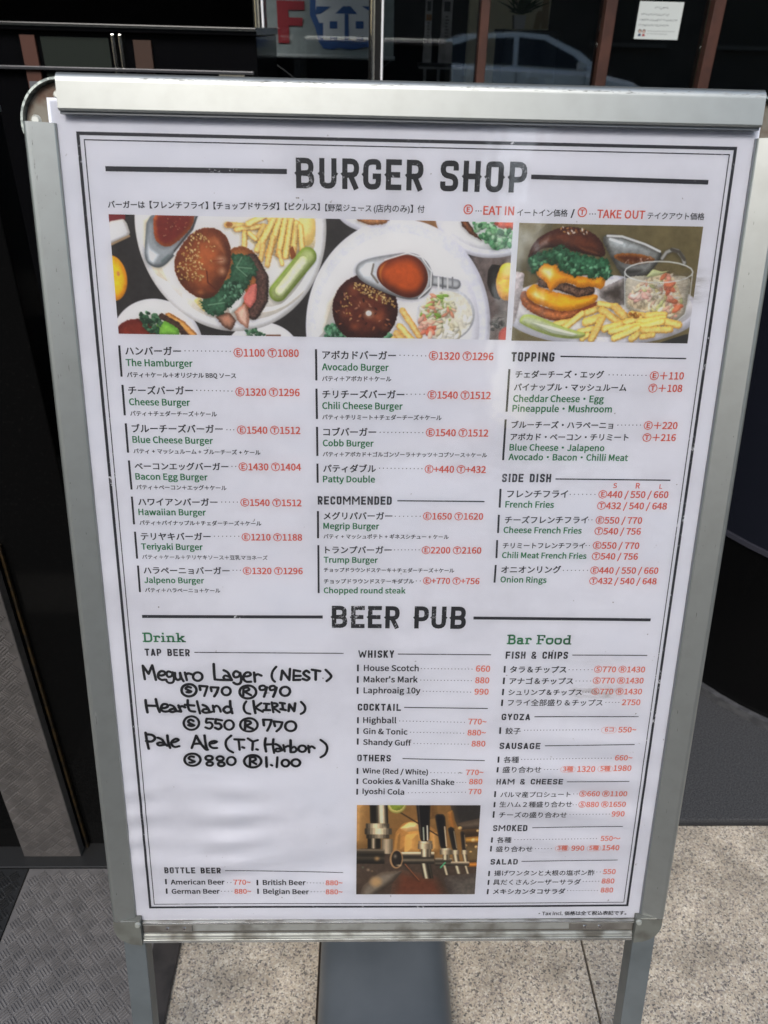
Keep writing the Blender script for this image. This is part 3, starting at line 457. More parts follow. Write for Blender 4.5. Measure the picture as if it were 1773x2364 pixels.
["p",[[284.0,131.6],[292.3,121.9],[304.5,119.4],[314.7,128.7],[316.4,138.2],[305.5,144.4],[293.1,143.4]],[196,206,146],[214,210,190],10,40,3,{}],
["s",[[285.3,132.7],[297.1,119.5],[309.6,124.0],[316.4,138.2],[304.6,151.7],[285.9,153.2]],70,6.4,[[222,220,196],[168,196,110],[232,196,170],[214,150,124],[226,228,208],[134,172,76]],2.4,17,{}],
["s",[[283.1,141.2],[296.7,140.9],[297.4,157.9],[286.1,156.8]],22,6.7,[[222,140,116],[232,186,166],[206,110,84]],1.8,18,{}],
["s",[[298.2,146.9],[329.0,140.4],[327.4,157.4],[301.2,160.3]],26,7.9,[[226,222,200],[214,206,176],[232,230,220]],2,19,{}],
["l",[[295.5,111.0],[314.6,113.5]],[168,170,172],[110,112,116],5,0,3,{"w":4.05}],
["l",[[299.1,108.3],[299.5,117.1]],[222,222,222],None,0,0,3,{"w":0.75}],
["l",[[302.8,108.2],[303.1,117.0]],[96,98,100],None,0,0,3,{"w":0.7}],
["l",[[307.0,108.2],[307.4,116.9]],[206,206,206],None,0,0,3,{"w":0.75}],
["l",[[311.3,108.1],[311.7,116.9]],[120,120,124],None,0,0,3,{"w":0.75}],
["p",[[226.9,103.2],[230.1,96.8],[241.5,92.8],[259.6,89.7],[272.8,88.0],[282.6,90.1],[290.7,97.4],[295.2,107.8],[293.6,117.8],[287.4,124.6],[278.9,127.4],[267.8,126.4],[253.0,121.7],[238.2,115.6],[229.3,110.1]],[186,190,194],[110,112,114],5,8,5,{}],
["p",[[228.3,103.1],[235.5,96.1],[244.0,94.8],[243.0,109.9],[233.2,109.5]],[232,236,240],None,0,6,3,{"soft":4}],
["l",[[242.8,98.3],[241.1,106.4],[246.7,113.3]],[110,104,96],None,0,0,3,{"w":0.85}],
["p",[[245.1,104.6],[248.3,97.6],[259.6,92.0],[271.7,89.4],[281.7,92.4],[289.1,101.5],[290.7,112.0],[285.5,122.0],[277.6,125.7],[267.8,124.9],[254.1,118.5],[246.9,111.5]],[176,80,28],[92,38,20],9,8,6,{}],
["p",[[245.6,104.6],[248.3,97.9],[258.5,92.8],[252.5,100.4],[250.2,107.4],[254.1,117.9],[247.9,112.1]],[222,142,48],None,0,4,3,{"soft":4}],
["p",[[283.9,94.1],[289.7,103.2],[290.5,113.1],[283.7,122.7],[278.8,124.5],[285.2,112.6],[285.7,103.3]],[60,26,18],None,0,4,3,{"soft":6}],
["l",[[252.4,94.6],[271.7,88.6],[283.9,91.8],[292.8,103.2],[292.7,116.0],[282.5,125.6]],[206,208,208],None,0,0,3,{"w":0.55}]]),
dict(r=[366.2, 62.6, 524.4, 160.7],s=[
["p",[[354.7,58.3],[530.2,54.9],[547.0,166.4],[362.2,169.2]],[104,94,64],None,0,8,8,{}],
["p",[[354.7,58.3],[395.5,57.5],[393.0,81.0],[378.4,100.9],[357.7,103.5]],[150,146,130],[110,102,76],18,6,3,{}],
["e",[444.1,133.9,88.3,30.2],[204,204,212],[176,176,186],4,3,3,{}],
["e",[443.9,131.7,81.6,24.6],[214,212,214],[204,202,206],8,3,3,{}],
["p",[[357.6,101.3],[374.0,103.2],[372.8,118.8],[367.7,146.0],[360.6,146.1]],[186,176,178],[170,160,160],8,20,3,{}],
["p",[[452.6,109.6],[462.7,105.0],[465.4,128.5],[453.6,128.7],[441.1,122.1],[440.4,115.4]],[70,62,56],[130,124,122],8,20,3,{}],
["p",[[495.6,161.6],[525.5,151.3],[527.3,164.3],[496.1,164.8]],[52,52,50],None,0,0,3,{}],
["p",[[437.6,72.9],[443.6,69.9],[454.1,70.5],[475.5,76.6],[489.1,81.4],[492.5,86.8],[487.7,94.6],[481.2,103.5],[461.8,107.4],[453.6,97.4],[444.3,84.4]],[128,130,128],[70,70,66],6,14,4,{}],
["p",[[439.3,72.6],[447.2,70.9],[463.7,74.3],[483.1,81.6],[488.4,86.9],[470.8,85.0],[453.3,84.3],[444.9,81.2]],[168,174,176],None,0,14,3,{"soft":6}],
["l",[[442.7,71.5],[455.4,71.8],[475.7,77.6],[489.7,83.4]],[226,228,228],None,0,0,3,{"w":0.9}],
["l",[[445.3,74.1],[456.0,77.2]],[222,226,228],None,0,0,3,{"w":1.15}],
["p",[[449.0,87.6],[454.6,85.3],[470.8,85.3],[488.2,89.3],[481.1,93.1],[466.2,95.0],[454.2,91.9]],[88,46,26],[130,80,36],4,16,3,{}],
["s",[[457.6,91.8],[482.8,88.1],[481.0,92.5],[463.8,95.0]],18,2.6,[[176,140,120],[120,80,56]],2.5,31,{}],
["p",[[446.6,86.6],[454.3,93.0],[461.6,96.2],[480.2,95.8],[476.5,103.6],[461.7,106.7],[453.6,97.4]],[58,56,52],None,0,8,3,{"soft":5}],
["l",[[492.4,89.0],[495.3,84.1],[500.5,81.8],[505.3,82.8],[510.1,87.6],[512.3,92.5]],[176,176,172],[96,94,86],4,0,3,{"w":1.75}],
["l",[[499.3,81.5],[506.6,83.5],[511.9,89.8]],[76,72,64],None,0,0,3,{"w":1.2}],
["p",[[371.1,119.4],[376.7,117.0],[380.4,126.5],[393.8,131.9],[409.3,134.5],[427.9,131.9],[440.3,126.1],[437.9,131.2],[419.4,141.2],[404.2,144.0],[388.5,139.4],[376.2,132.8],[371.6,126.6]],[178,112,66],[128,70,38],5,26,2,{}],
["p",[[419.3,140.6],[438.4,130.0],[439.7,125.5],[423.3,132.6]],[140,70,40],None,0,0,3,{}],
["p",[[375.6,117.6],[383.8,110.8],[391.3,116.2],[410.4,120.4],[426.9,121.8],[439.3,118.8],[439.4,126.6],[423.3,132.6],[409.4,135.3],[397.3,131.9],[385.3,128.7],[377.6,123.7]],[226,172,38],[196,128,30],6,10,3,{}],
["p",[[377.5,119.8],[385.3,114.1],[390.4,119.6],[399.1,126.2],[391.0,127.4],[381.5,125.4]],[244,232,196],None,0,8,3,{"soft":7}],
["l",[[389.7,110.7],[407.4,113.7],[421.9,118.5],[432.3,116.6]],[108,82,66],[64,46,38],4,60,1.2,{"w":4.05}],
["p",[[382.5,101.4],[388.3,94.7],[399.8,93.8],[405.2,102.1],[420.6,105.2],[438.2,106.0],[443.8,103.3],[445.4,109.7],[442.8,115.9],[437.3,114.3],[432.0,113.3],[421.6,115.1],[416.6,111.3],[406.0,110.4],[400.6,116.1],[396.8,118.9],[393.7,110.6],[387.1,107.4]],[226,162,36],[196,124,30],6,10,3,{}],
["p",[[384.2,100.8],[389.6,96.3],[398.9,96.2],[402.0,104.9],[396.7,111.7],[389.3,106.3]],[248,236,190],None,0,8,3,{"soft":7}],
["p",[[376.0,96.6],[376.2,84.1],[383.2,73.9],[396.4,67.0],[407.5,64.3],[421.4,66.0],[432.2,70.6],[440.2,78.2],[443.7,89.4],[430.5,88.0],[407.0,83.0],[389.5,81.1],[379.8,88.9]],[98,50,30],[58,30,22],9,16,3,{}],
["p",[[413.5,78.5],[429.9,81.5],[442.0,86.7],[439.9,88.9],[423.4,85.9]],[172,104,62],None,0,10,3,{"soft":6}],
["p",[[377.2,85.7],[384.4,74.7],[395.3,68.1],[395.3,81.0],[382.0,87.8]],[186,164,156],None,0,16,3,{"soft":9}],
["s",[[399.7,65.9],[412.1,64.6],[428.6,68.6],[422.0,71.9],[405.8,70.1]],22,2.5,[[176,124,70],[226,212,196],[140,84,44]],2,33,{}],
["p",[[376.7,90.0],[384.2,86.6],[393.4,85.6],[398.7,80.9],[405.5,79.5],[409.5,85.1],[430.7,89.0],[446.1,90.4],[448.5,98.6],[450.9,106.1],[444.0,105.9],[439.2,104.3],[432.5,107.5],[425.1,103.4],[415.9,104.7],[408.7,101.5],[404.0,101.0],[400.9,92.9],[390.5,93.0],[385.3,99.7],[381.3,105.3],[377.2,97.7]],[58,108,76],[36,76,50],6,30,2,{"wob":6}],
["s",[[377.6,90.0],[398.8,82.0],[406.8,80.8],[415.1,95.9],[445.2,95.4],[448.5,104.1],[431.2,105.5],[411.1,102.6],[401.0,94.0],[383.0,99.8]],70,3.9,[[86,146,104],[44,88,60],[112,168,130],[34,70,46]],1.6,34,{}],
["p",[[461.9,103.9],[520.4,102.8],[518.5,135.5],[511.0,142.0],[480.9,139.6],[465.0,130.7]],[188,182,168],[150,146,132],6,10,3,{}],
["p",[[466.2,120.5],[473.8,109.8],[488.1,102.9],[500.7,100.4],[508.4,109.7],[516.8,127.6],[511.9,139.7],[483.7,133.3],[466.0,129.0]],[222,212,186],[206,190,160],10,40,3,{}],
["s",[[467.4,120.5],[475.1,111.4],[488.4,104.5],[501.1,103.2],[516.1,126.5],[510.5,138.0],[483.5,131.6]],70,7.1,[[232,226,200],[226,196,176],[214,206,150],[232,178,160],[240,232,214],[188,196,140]],2.4,35,{}],
["s",[[494.1,103.3],[503.4,103.1],[511.7,120.9],[516.8,132.1],[506.2,132.3]],14,8.2,[[226,132,96],[232,160,140],[222,116,84]],2,36,{}],
["s",[[466.8,120.5],[486.5,117.9],[487.5,125.8],[468.8,127.3]],14,7.1,[[232,182,172],[236,206,196]],2,38,{}],
["p",[[479.7,105.2],[485.2,97.9],[493.6,100.0],[500.5,98.8],[490.6,103.4]],[196,204,160],[170,178,130],3,0,3,{}],
["l",[[520.7,99.7],[519.6,102.5],[515.7,105.0],[509.3,107.1],[501.1,108.5],[491.9,109.1],[482.6,108.9],[474.1,107.7],[467.2,105.9],[462.7,103.5],[460.9,100.8],[462.0,98.1],[466.0,95.5],[472.3,93.5],[480.5,92.1],[489.6,91.5],[498.9,91.7],[507.3,92.8],[514.2,94.7],[518.8,97.0],[520.7,99.7]],[206,210,208],None,0,0,3,{"w":0.5}],
["l",[[461.0,101.7],[464.5,130.7]],[196,200,196],None,0,0,3,{"w":0.4}],
["l",[[520.6,100.6],[520.9,118.5],[518.7,135.5],[512.2,141.4]],[206,208,206],None,0,0,3,{"w":0.45}],
["l",[[404.4,146.0],[417.2,143.5]],[238,208,130],[208,160,80],7,12,1.6,{"w":2.9}],
["l",[[428.4,137.0],[443.2,131.1]],[238,208,130],[208,160,80],7,12,1.6,{"w":2.95}],
["l",[[441.7,127.7],[453.7,129.8]],[238,208,130],[208,160,80],7,12,1.6,{"w":2.6}],
["l",[[444.6,133.3],[459.9,142.8]],[238,208,130],[208,160,80],7,12,1.6,{"w":3.3}],
["l",[[456.1,130.3],[472.0,144.3]],[238,208,130],[208,160,80],7,12,1.6,{"w":3.45}],
["l",[[471.0,136.3],[484.3,137.8]],[238,208,130],[208,160,80],7,12,1.6,{"w":2.95}],
["l",[[485.4,137.2],[500.2,136.4]],[238,208,130],[208,160,80],7,12,1.6,{"w":3.05}],
["l",[[431.5,143.8],[443.0,140.2]],[238,208,130],[208,160,80],7,12,1.6,{"w":4.0}],
["l",[[413.0,148.7],[427.2,136.5]],[238,208,130],[208,160,80],7,12,1.6,{"w":2.9}],
["l",[[426.3,152.0],[443.8,148.2]],[238,208,130],[208,160,80],7,12,1.6,{"w":2.7}],
["l",[[448.7,149.3],[471.8,142.6]],[238,208,130],[208,160,80],7,12,1.6,{"w":3.35}],
["l",[[467.1,143.3],[478.6,139.6]],[238,208,130],[208,160,80],7,12,1.6,{"w":3.05}],
["l",[[479.0,143.1],[499.9,139.3]],[238,208,130],[208,160,80],7,12,1.6,{"w":3.2}],
["l",[[501.5,142.1],[514.4,144.8]],[238,208,130],[208,160,80],7,12,1.6,{"w":3.2}],
["l",[[437.7,158.2],[445.4,140.2]],[238,208,130],[208,160,80],7,12,1.6,{"w":3.2}],
["l",[[454.9,151.5],[479.3,145.4]],[238,208,130],[208,160,80],7,12,1.6,{"w":3.05}],
["l",[[474.9,148.9],[499.1,142.2]],[238,208,130],[208,160,80],7,12,1.6,{"w":3.05}],
["l",[[457.9,157.3],[478.4,148.2]],[238,208,130],[208,160,80],7,12,1.6,{"w":2.95}],
["l",[[473.5,157.6],[483.4,149.9]],[238,208,130],[208,160,80],7,12,1.6,{"w":2.95}],
["l",[[483.4,149.9],[507.2,148.9]],[238,208,130],[208,160,80],7,12,1.6,{"w":2.95}],
["l",[[482.9,155.7],[492.3,153.8]],[238,208,130],[208,160,80],7,12,1.6,{"w":2.4}],
["l",[[429.3,158.3],[433.8,154.7]],[238,208,130],[208,160,80],7,12,1.6,{"w":2.45}],
["s",[[467.2,134.1],[480.4,135.0],[478.6,139.6],[468.9,138.6]],10,3.6,[[190,140,70],[160,104,50]],1.6,39,{}],
["p",[[371.1,144.2],[375.3,137.3],[387.2,138.6],[403.1,145.2],[420.3,150.7],[433.9,153.2],[428.2,158.3],[407.8,157.8],[389.5,152.8],[376.1,147.2]],[188,194,170],[150,164,84],5,8,3,{}],
["p",[[381.7,144.1],[401.0,147.8],[425.4,154.3],[420.8,156.4],[401.5,153.5]],[206,208,204],[188,194,176],6,0,3,{}]]),
dict(r=[232.5, 653.8, 366.4, 773.9],s=[
["p",[[217.3,638.0],[379.8,638.1],[389.6,794.5],[217.7,793.5]],[120,92,56],None,0,8,8,{}],
["p",[[223.0,644.8],[248.8,644.8],[246.8,710.1],[223.3,712.4]],[172,142,96],[140,108,66],22,6,4,{"d":0}],
["p",[[272.4,719.8],[274.7,690.0],[283.1,677.2],[300.4,672.5],[321.4,687.8],[324.6,719.9]],[176,138,82],[134,100,58],18,8,4,{"d":0}],
["p",[[279.4,684.2],[288.9,676.0],[300.5,676.0],[301.8,686.6],[287.3,688.9]],[232,216,186],[190,156,108],12,4,4,{"d":0}],
["p",[[275.7,692.4],[280.5,688.9],[280.3,718.6],[273.4,718.6]],[112,82,46],[150,116,68],8,4,4,{"d":0}],
["p",[[285.5,692.4],[300.0,690.1],[301.9,717.5],[285.2,718.6]],[198,160,100],[176,138,82],14,4,4,{"d":0}],
["p",[[312.6,688.9],[321.4,689.0],[323.3,712.7],[315.6,715.1]],[206,178,130],[160,124,74],10,4,4,{"d":0}],
["l",[[277.9,662.1],[323.6,694.9]],[64,48,34],None,0,0,3,{"d":0,"w":0.85}],
["e",[275.7,651.7,10.4,12.9],[214,206,150],[150,146,80],4,0,3,{}],
["e",[275.7,650.8,8.0,10.1],[132,150,60],[116,134,52],6,10,3,{}],
["p",[[306.2,644.9],[318.7,644.9],[320.6,670.2],[310.1,672.5]],[92,66,38],[120,92,56],8,6,4,{"d":0}],
["p",[[331.2,644.9],[380.2,645.0],[381.9,671.5],[343.6,684.3],[337.0,667.9]],[44,42,42],[60,54,48],8,8,4,{"d":0}],
["p",[[341.3,677.3],[381.6,666.9],[382.6,683.2],[345.7,686.7]],[92,82,72],[60,52,46],8,8,4,{"d":0}],
["p",[[330.0,663.3],[336.6,659.8],[341.7,684.3],[334.0,686.6]],[176,112,54],[124,92,52],7,6,4,{"d":0}],
["p",[[345.6,685.5],[382.6,683.2],[383.6,698.6],[348.5,703.3]],[52,42,32],[70,54,38],8,6,4,{"d":0}],
["p",[[349.1,696.1],[383.2,692.7],[383.9,703.4],[351.4,703.9]],[206,162,78],[110,80,42],6,6,4,{"d":0}],
["p",[[347.5,703.3],[383.9,703.4],[385.7,732.3],[352.9,732.2]],[96,82,58],[70,56,40],10,10,3,{"d":0}],
["e",[345.4,683.7,2.3,2.3],[248,236,206],[180,146,96],5,0,3,{}],
["e",[361.0,699.7,2.6,2.5],[248,236,206],[180,146,96],5,0,3,{}],
["e",[365.3,687.3,1.7,1.7],[248,236,206],[180,146,96],5,0,3,{}],
["e",[353.1,706.8,1.5,1.6],[248,236,206],[180,146,96],5,0,3,{}],
["e",[364.5,708.7,1.8,1.7],[248,236,206],[180,146,96],5,0,3,{}],
["e",[358.9,715.3,1.4,1.3],[248,236,206],[180,146,96],5,0,3,{}],
["p",[[223.3,712.4],[260.5,710.1],[272.4,718.6],[325.9,726.0],[357.8,732.2],[385.7,732.3],[389.6,794.5],[223.7,793.5]],[66,56,50],[50,42,38],10,14,4,{"d":0}],
["p",[[355.7,729.7],[385.4,728.6],[385.9,735.3],[356.0,735.8]],[206,132,50],[120,84,44],4,6,3,{"d":0}],
["p",[[276.8,737.9],[324.8,747.9],[341.5,787.9],[267.9,787.5]],[92,54,40],[70,54,46],14,10,4,{"d":0}],
["p",[[259.1,742.7],[284.8,740.4],[273.3,757.5],[247.7,779.8],[235.6,779.7],[239.5,762.3]],[112,106,100],[72,64,58],8,8,4,{"d":0}],
["p",[[328.7,747.9],[386.3,742.1],[389.2,788.2],[342.6,787.9]],[84,80,78],[62,56,54],14,16,3,{"d":0}],
["p",[[245.7,642.6],[247.8,642.6],[249.3,677.7],[247.1,677.7]],[40,37,33],None,0,4,4,{"d":0}],
["p",[[247.4,642.6],[249.6,642.6],[251.0,677.7],[248.9,677.7]],[26,24,21],None,0,4,4,{"d":0}],
["p",[[249.1,642.6],[251.3,642.6],[252.8,677.7],[250.6,677.7]],[24,22,20],None,0,4,4,{"d":0}],
["p",[[250.9,642.6],[253.0,642.6],[254.6,677.7],[252.4,677.7]],[28,26,23],None,0,4,4,{"d":0}],
["p",[[252.6,642.6],[254.8,642.6],[256.3,677.7],[254.1,677.7]],[60,56,50],None,0,4,4,{"d":0}],
["p",[[254.4,642.6],[256.5,642.6],[258.1,677.7],[255.9,677.7]],[120,112,100],None,0,4,4,{"d":0}],
["p",[[256.1,642.6],[258.2,642.6],[259.8,677.7],[257.6,677.7]],[214,201,179],None,0,4,4,{"d":0}],
["p",[[257.8,642.6],[260.0,642.6],[261.6,677.7],[259.4,677.7]],[226,212,189],None,0,4,4,{"d":0}],
["p",[[259.6,642.6],[261.7,642.6],[263.3,677.7],[261.2,677.7]],[180,169,151],None,0,4,4,{"d":0}],
["p",[[261.3,642.6],[263.5,642.6],[265.1,677.7],[262.9,677.7]],[90,84,75],None,0,4,4,{"d":0}],
["p",[[263.0,642.6],[265.2,642.6],[266.9,677.7],[264.7,677.7]],[40,37,33],None,0,4,4,{"d":0}],
["p",[[242.4,677.6],[245.5,677.7],[245.5,684.1],[242.4,684.1]],[60,56,50],None,0,4,4,{"d":0}],
["p",[[244.9,677.7],[248.0,677.7],[248.0,684.1],[244.9,684.1]],[96,90,80],None,0,4,4,{"d":0}],
["p",[[247.4,677.7],[250.5,677.7],[250.5,684.1],[247.4,684.1]],[150,141,126],None,0,4,4,{"d":0}],
["p",[[249.9,677.7],[252.9,677.7],[253.0,684.1],[249.9,684.1]],[196,184,164],None,0,4,4,{"d":0}],
["p",[[252.3,677.7],[255.4,677.7],[255.5,684.1],[252.4,684.1]],[210,197,176],None,0,4,4,{"d":0}],
["p",[[254.8,677.7],[257.9,677.7],[258.0,684.1],[254.9,684.1]],[186,174,156],None,0,4,4,{"d":0}],
["p",[[257.3,677.7],[260.4,677.7],[260.5,684.1],[257.4,684.1]],[150,141,126],None,0,4,4,{"d":0}],
["p",[[259.8,677.7],[262.9,677.7],[263.0,684.1],[259.9,684.1]],[110,103,92],None,0,4,4,{"d":0}],
["p",[[262.3,677.7],[265.4,677.7],[265.6,684.1],[262.4,684.1]],[80,75,67],None,0,4,4,{"d":0}],
["p",[[264.8,677.7],[267.9,677.7],[268.1,684.1],[265.0,684.1]],[60,56,50],None,0,4,4,{"d":0}],
["p",[[241.2,684.1],[244.8,684.1],[244.9,692.3],[241.3,692.3]],[52,48,43],None,0,4,4,{"d":0}],
["p",[[244.1,684.1],[247.7,684.1],[247.8,692.3],[244.2,692.3]],[80,75,67],None,0,4,4,{"d":0}],
["p",[[247.0,684.1],[250.6,684.1],[250.7,692.3],[247.1,692.3]],[130,122,109],None,0,4,4,{"d":0}],
["p",[[249.9,684.1],[253.5,684.1],[253.6,692.3],[250.0,692.3]],[176,165,147],None,0,4,4,{"d":0}],
["p",[[252.8,684.1],[256.4,684.1],[256.5,692.3],[252.9,692.3]],[214,201,179],None,0,4,4,{"d":0}],
["p",[[255.7,684.1],[259.3,684.1],[259.4,692.3],[255.8,692.3]],[222,208,186],None,0,4,4,{"d":0}],
["p",[[258.6,684.1],[262.1,684.1],[262.3,692.3],[258.7,692.3]],[196,184,164],None,0,4,4,{"d":0}],
["p",[[261.5,684.1],[265.0,684.1],[265.2,692.4],[261.6,692.3]],[150,141,126],None,0,4,4,{"d":0}],
["p",[[264.3,684.1],[267.9,684.1],[268.1,692.4],[264.5,692.3]],[104,97,87],None,0,4,4,{"d":0}],
["p",[[267.2,684.1],[270.8,684.1],[271.0,692.4],[267.4,692.4]],[66,62,55],None,0,4,4,{"d":0}],
["p",[[243.1,692.3],[246.9,692.3],[246.9,697.6],[243.1,697.6]],[40,37,33],None,0,4,4,{"d":0}],
["p",[[246.1,692.3],[249.9,692.3],[250.0,697.6],[246.2,697.6]],[60,56,50],None,0,4,4,{"d":0}],
["p",[[249.2,692.3],[253.0,692.3],[253.1,697.6],[249.3,697.6]],[90,84,75],None,0,4,4,{"d":0}],
["p",[[252.2,692.3],[256.0,692.3],[256.1,697.6],[252.3,697.6]],[120,112,100],None,0,4,4,{"d":0}],
["p",[[255.3,692.3],[259.1,692.3],[259.2,697.6],[255.4,697.6]],[150,141,126],None,0,4,4,{"d":0}],
["p",[[258.4,692.3],[262.2,692.3],[262.3,697.7],[258.5,697.6]],[130,122,109],None,0,4,4,{"d":0}],
["p",[[261.4,692.3],[265.2,692.4],[265.3,697.7],[261.5,697.7]],[90,84,75],None,0,4,4,{"d":0}],
["p",[[264.5,692.3],[268.3,692.4],[268.4,697.7],[264.6,697.7]],[60,56,50],None,0,4,4,{"d":0}],
["p",[[244.5,697.6],[246.2,697.6],[246.4,711.3],[244.7,711.3]],[30,28,25],None,0,4,4,{"d":0}],
["p",[[245.9,697.6],[247.6,697.6],[247.8,711.3],[246.1,711.3]],[26,24,21],None,0,4,4,{"d":0}],
["p",[[247.3,697.6],[249.1,697.6],[249.2,711.3],[247.5,711.3]],[40,37,33],None,0,4,4,{"d":0}],
["p",[[248.7,697.6],[250.5,697.6],[250.7,711.3],[248.9,711.3]],[110,103,92],None,0,4,4,{"d":0}],
["p",[[250.1,697.6],[251.9,697.6],[252.1,711.3],[250.3,711.3]],[190,178,159],None,0,4,4,{"d":0}],
["p",[[251.5,697.6],[253.3,697.6],[253.5,711.3],[251.7,711.3]],[110,103,92],None,0,4,4,{"d":0}],
["p",[[253.0,697.6],[254.7,697.6],[254.9,711.3],[253.2,711.3]],[44,41,36],None,0,4,4,{"d":0}],
["p",[[254.4,697.6],[256.1,697.6],[256.3,711.3],[254.6,711.3]],[30,28,25],None,0,4,4,{"d":0}],
["p",[[255.8,697.6],[257.5,697.6],[257.8,711.3],[256.0,711.3]],[26,24,21],None,0,4,4,{"d":0}],
["p",[[257.2,697.6],[258.9,697.6],[259.2,711.3],[257.4,711.3]],[40,37,33],None,0,4,4,{"d":0}],
["p",[[260.0,698.2],[262.4,698.2],[262.8,718.5],[260.4,718.5]],[110,103,92],None,0,4,4,{"d":0}],
["p",[[262.0,698.2],[264.4,698.3],[264.8,718.5],[262.3,718.5]],[150,141,126],None,0,4,4,{"d":0}],
["p",[[263.9,698.3],[266.3,698.3],[266.7,718.5],[264.3,718.5]],[172,161,144],None,0,4,4,{"d":0}],
["p",[[265.9,698.3],[268.3,698.3],[268.7,718.5],[266.3,718.5]],[160,150,134],None,0,4,4,{"d":0}],
["p",[[267.8,698.3],[270.2,698.3],[270.7,718.5],[268.2,718.5]],[126,118,105],None,0,4,4,{"d":0}],
["p",[[269.8,698.3],[272.2,698.3],[272.6,718.6],[270.2,718.5]],[96,90,80],None,0,4,4,{"d":0}],
["p",[[223.3,712.1],[263.4,712.3],[263.5,714.9],[223.3,714.8]],[110,103,92],None,0,4,4,{"d":0}],
["p",[[223.3,714.3],[263.5,714.4],[263.5,717.0],[223.3,716.9]],[70,65,58],None,0,4,4,{"d":0}],
["p",[[223.3,716.4],[263.5,716.5],[263.6,719.2],[223.4,719.0]],[50,47,42],None,0,4,4,{"d":0}],
["p",[[223.4,718.5],[263.6,718.7],[263.6,721.3],[223.4,721.2]],[40,37,33],None,0,4,4,{"d":0}],
["p",[[223.4,720.7],[263.6,720.8],[263.7,723.5],[223.4,723.3]],[44,41,36],None,0,4,4,{"d":0}],
["p",[[223.4,722.8],[263.6,722.9],[263.7,725.6],[223.4,725.4]],[60,56,50],None,0,4,4,{"d":0}],
["p",[[223.4,724.9],[263.7,725.1],[263.7,727.8],[223.4,727.6]],[48,45,40],None,0,4,4,{"d":0}],
["p",[[223.4,727.1],[263.7,727.2],[263.8,729.9],[223.4,729.7]],[36,33,30],None,0,4,4,{"d":0}],
["p",[[223.4,729.2],[263.8,729.4],[263.8,732.1],[223.4,731.9]],[30,28,25],None,0,4,4,{"d":0}],
["e",[245.7,740.2,3.3,3.5],[230,210,184],None,0,0,3,{"soft":7}],
["e",[250.1,741.7,2.8,2.9],[220,188,146],None,0,0,3,{"soft":7}],
["e",[239.7,736.9,2.5,2.6],[150,206,180],None,0,0,3,{"soft":7}],
["e",[255.3,725.1,5.0,5.2],[190,152,104],None,0,0,3,{"soft":7}],
["e",[254.3,756.2,9.8,10.4],[156,134,104],None,0,0,3,{"soft":7}],
["e",[262.9,683.5,3.5,3.7],[250,240,220],None,0,0,3,{"soft":7}],
["p",[[276.3,716.0],[318.5,715.4],[318.6,717.2],[276.3,717.8]],[226,212,189],None,0,4,4,{"d":0}],
["p",[[276.3,717.4],[318.6,716.8],[318.6,718.6],[276.3,719.2]],[190,178,159],None,0,4,4,{"d":0}],
["p",[[276.3,718.8],[318.6,718.3],[318.7,720.0],[276.4,720.6]],[96,90,80],None,0,4,4,{"d":0}],
["p",[[276.4,720.3],[318.7,719.7],[318.8,721.5],[276.4,722.0]],[56,52,47],None,0,4,4,{"d":0}],
["p",[[276.4,721.7],[318.7,721.1],[318.8,722.9],[276.4,723.4]],[40,37,33],None,0,4,4,{"d":0}],
["p",[[276.4,723.1],[318.8,722.5],[318.9,724.3],[276.5,724.9]],[44,41,36],None,0,4,4,{"d":0}],
["p",[[276.5,724.5],[318.9,724.0],[318.9,725.7],[276.5,726.3]],[70,65,58],None,0,4,4,{"d":0}],
["p",[[276.5,726.0],[318.9,725.4],[319.0,727.2],[276.5,727.7]],[110,103,92],None,0,4,4,{"d":0}],
["p",[[276.5,727.4],[319.0,726.8],[319.0,728.6],[276.6,729.2]],[76,71,63],None,0,4,4,{"d":0}],
["p",[[276.6,728.8],[319.0,728.3],[319.1,730.0],[276.6,730.6]],[48,45,40],None,0,4,4,{"d":0}],
["p",[[276.6,730.2],[319.1,729.7],[319.1,731.5],[276.6,732.0]],[36,33,30],None,0,4,4,{"d":0}],
["e",[276.7,725.2,7.3,12.6],[150,122,92],None,0,0,3,{}],
["e",[277.1,725.2,5.7,10.9],[34,31,30],None,0,0,3,{}],
["e",[275.4,721.6,3.4,5.3],[240,230,214],None,0,0,3,{"soft":7}],
["e",[279.5,733.7,5.1,2.4],[236,220,190],None,0,0,3,{"soft":4}],
["p",[[303.4,730.7],[304.7,730.7],[308.8,751.5],[307.4,751.5]],[40,37,33],None,0,4,4,{"d":0}],
["p",[[304.5,730.7],[305.9,730.8],[309.9,751.5],[308.6,751.5]],[90,84,75],None,0,4,4,{"d":0}],
["p",[[305.6,730.8],[307.0,730.8],[311.1,751.6],[309.7,751.5]],[210,197,176],None,0,4,4,{"d":0}],
["p",[[306.7,730.8],[308.1,730.8],[312.2,751.6],[310.8,751.6]],[226,212,189],None,0,4,4,{"d":0}],
["p",[[307.8,730.8],[309.2,730.8],[313.3,751.6],[311.9,751.6]],[130,122,109],None,0,4,4,{"d":0}],
["p",[[308.9,730.8],[310.3,730.8],[314.5,751.6],[313.1,751.6]],[60,56,50],None,0,4,4,{"d":0}],
["p",[[310.1,730.8],[311.4,730.8],[315.6,751.6],[314.2,751.6]],[40,37,33],None,0,4,4,{"d":0}],
["p",[[311.2,730.8],[312.6,730.8],[316.7,751.6],[315.3,751.6]],[34,31,28],None,0,4,4,{"d":0}],
["p",[[312.3,730.8],[313.7,730.8],[317.8,751.6],[316.4,751.6]],[60,56,50],None,0,4,4,{"d":0}],
["p",[[313.4,730.8],[314.8,730.8],[319.0,751.6],[317.6,751.6]],[44,41,36],None,0,4,4,{"d":0}],
["l",[[286.5,731.9],[303.1,754.0]],[140,88,58],[80,54,42],2,0,3,{"w":0.6}],
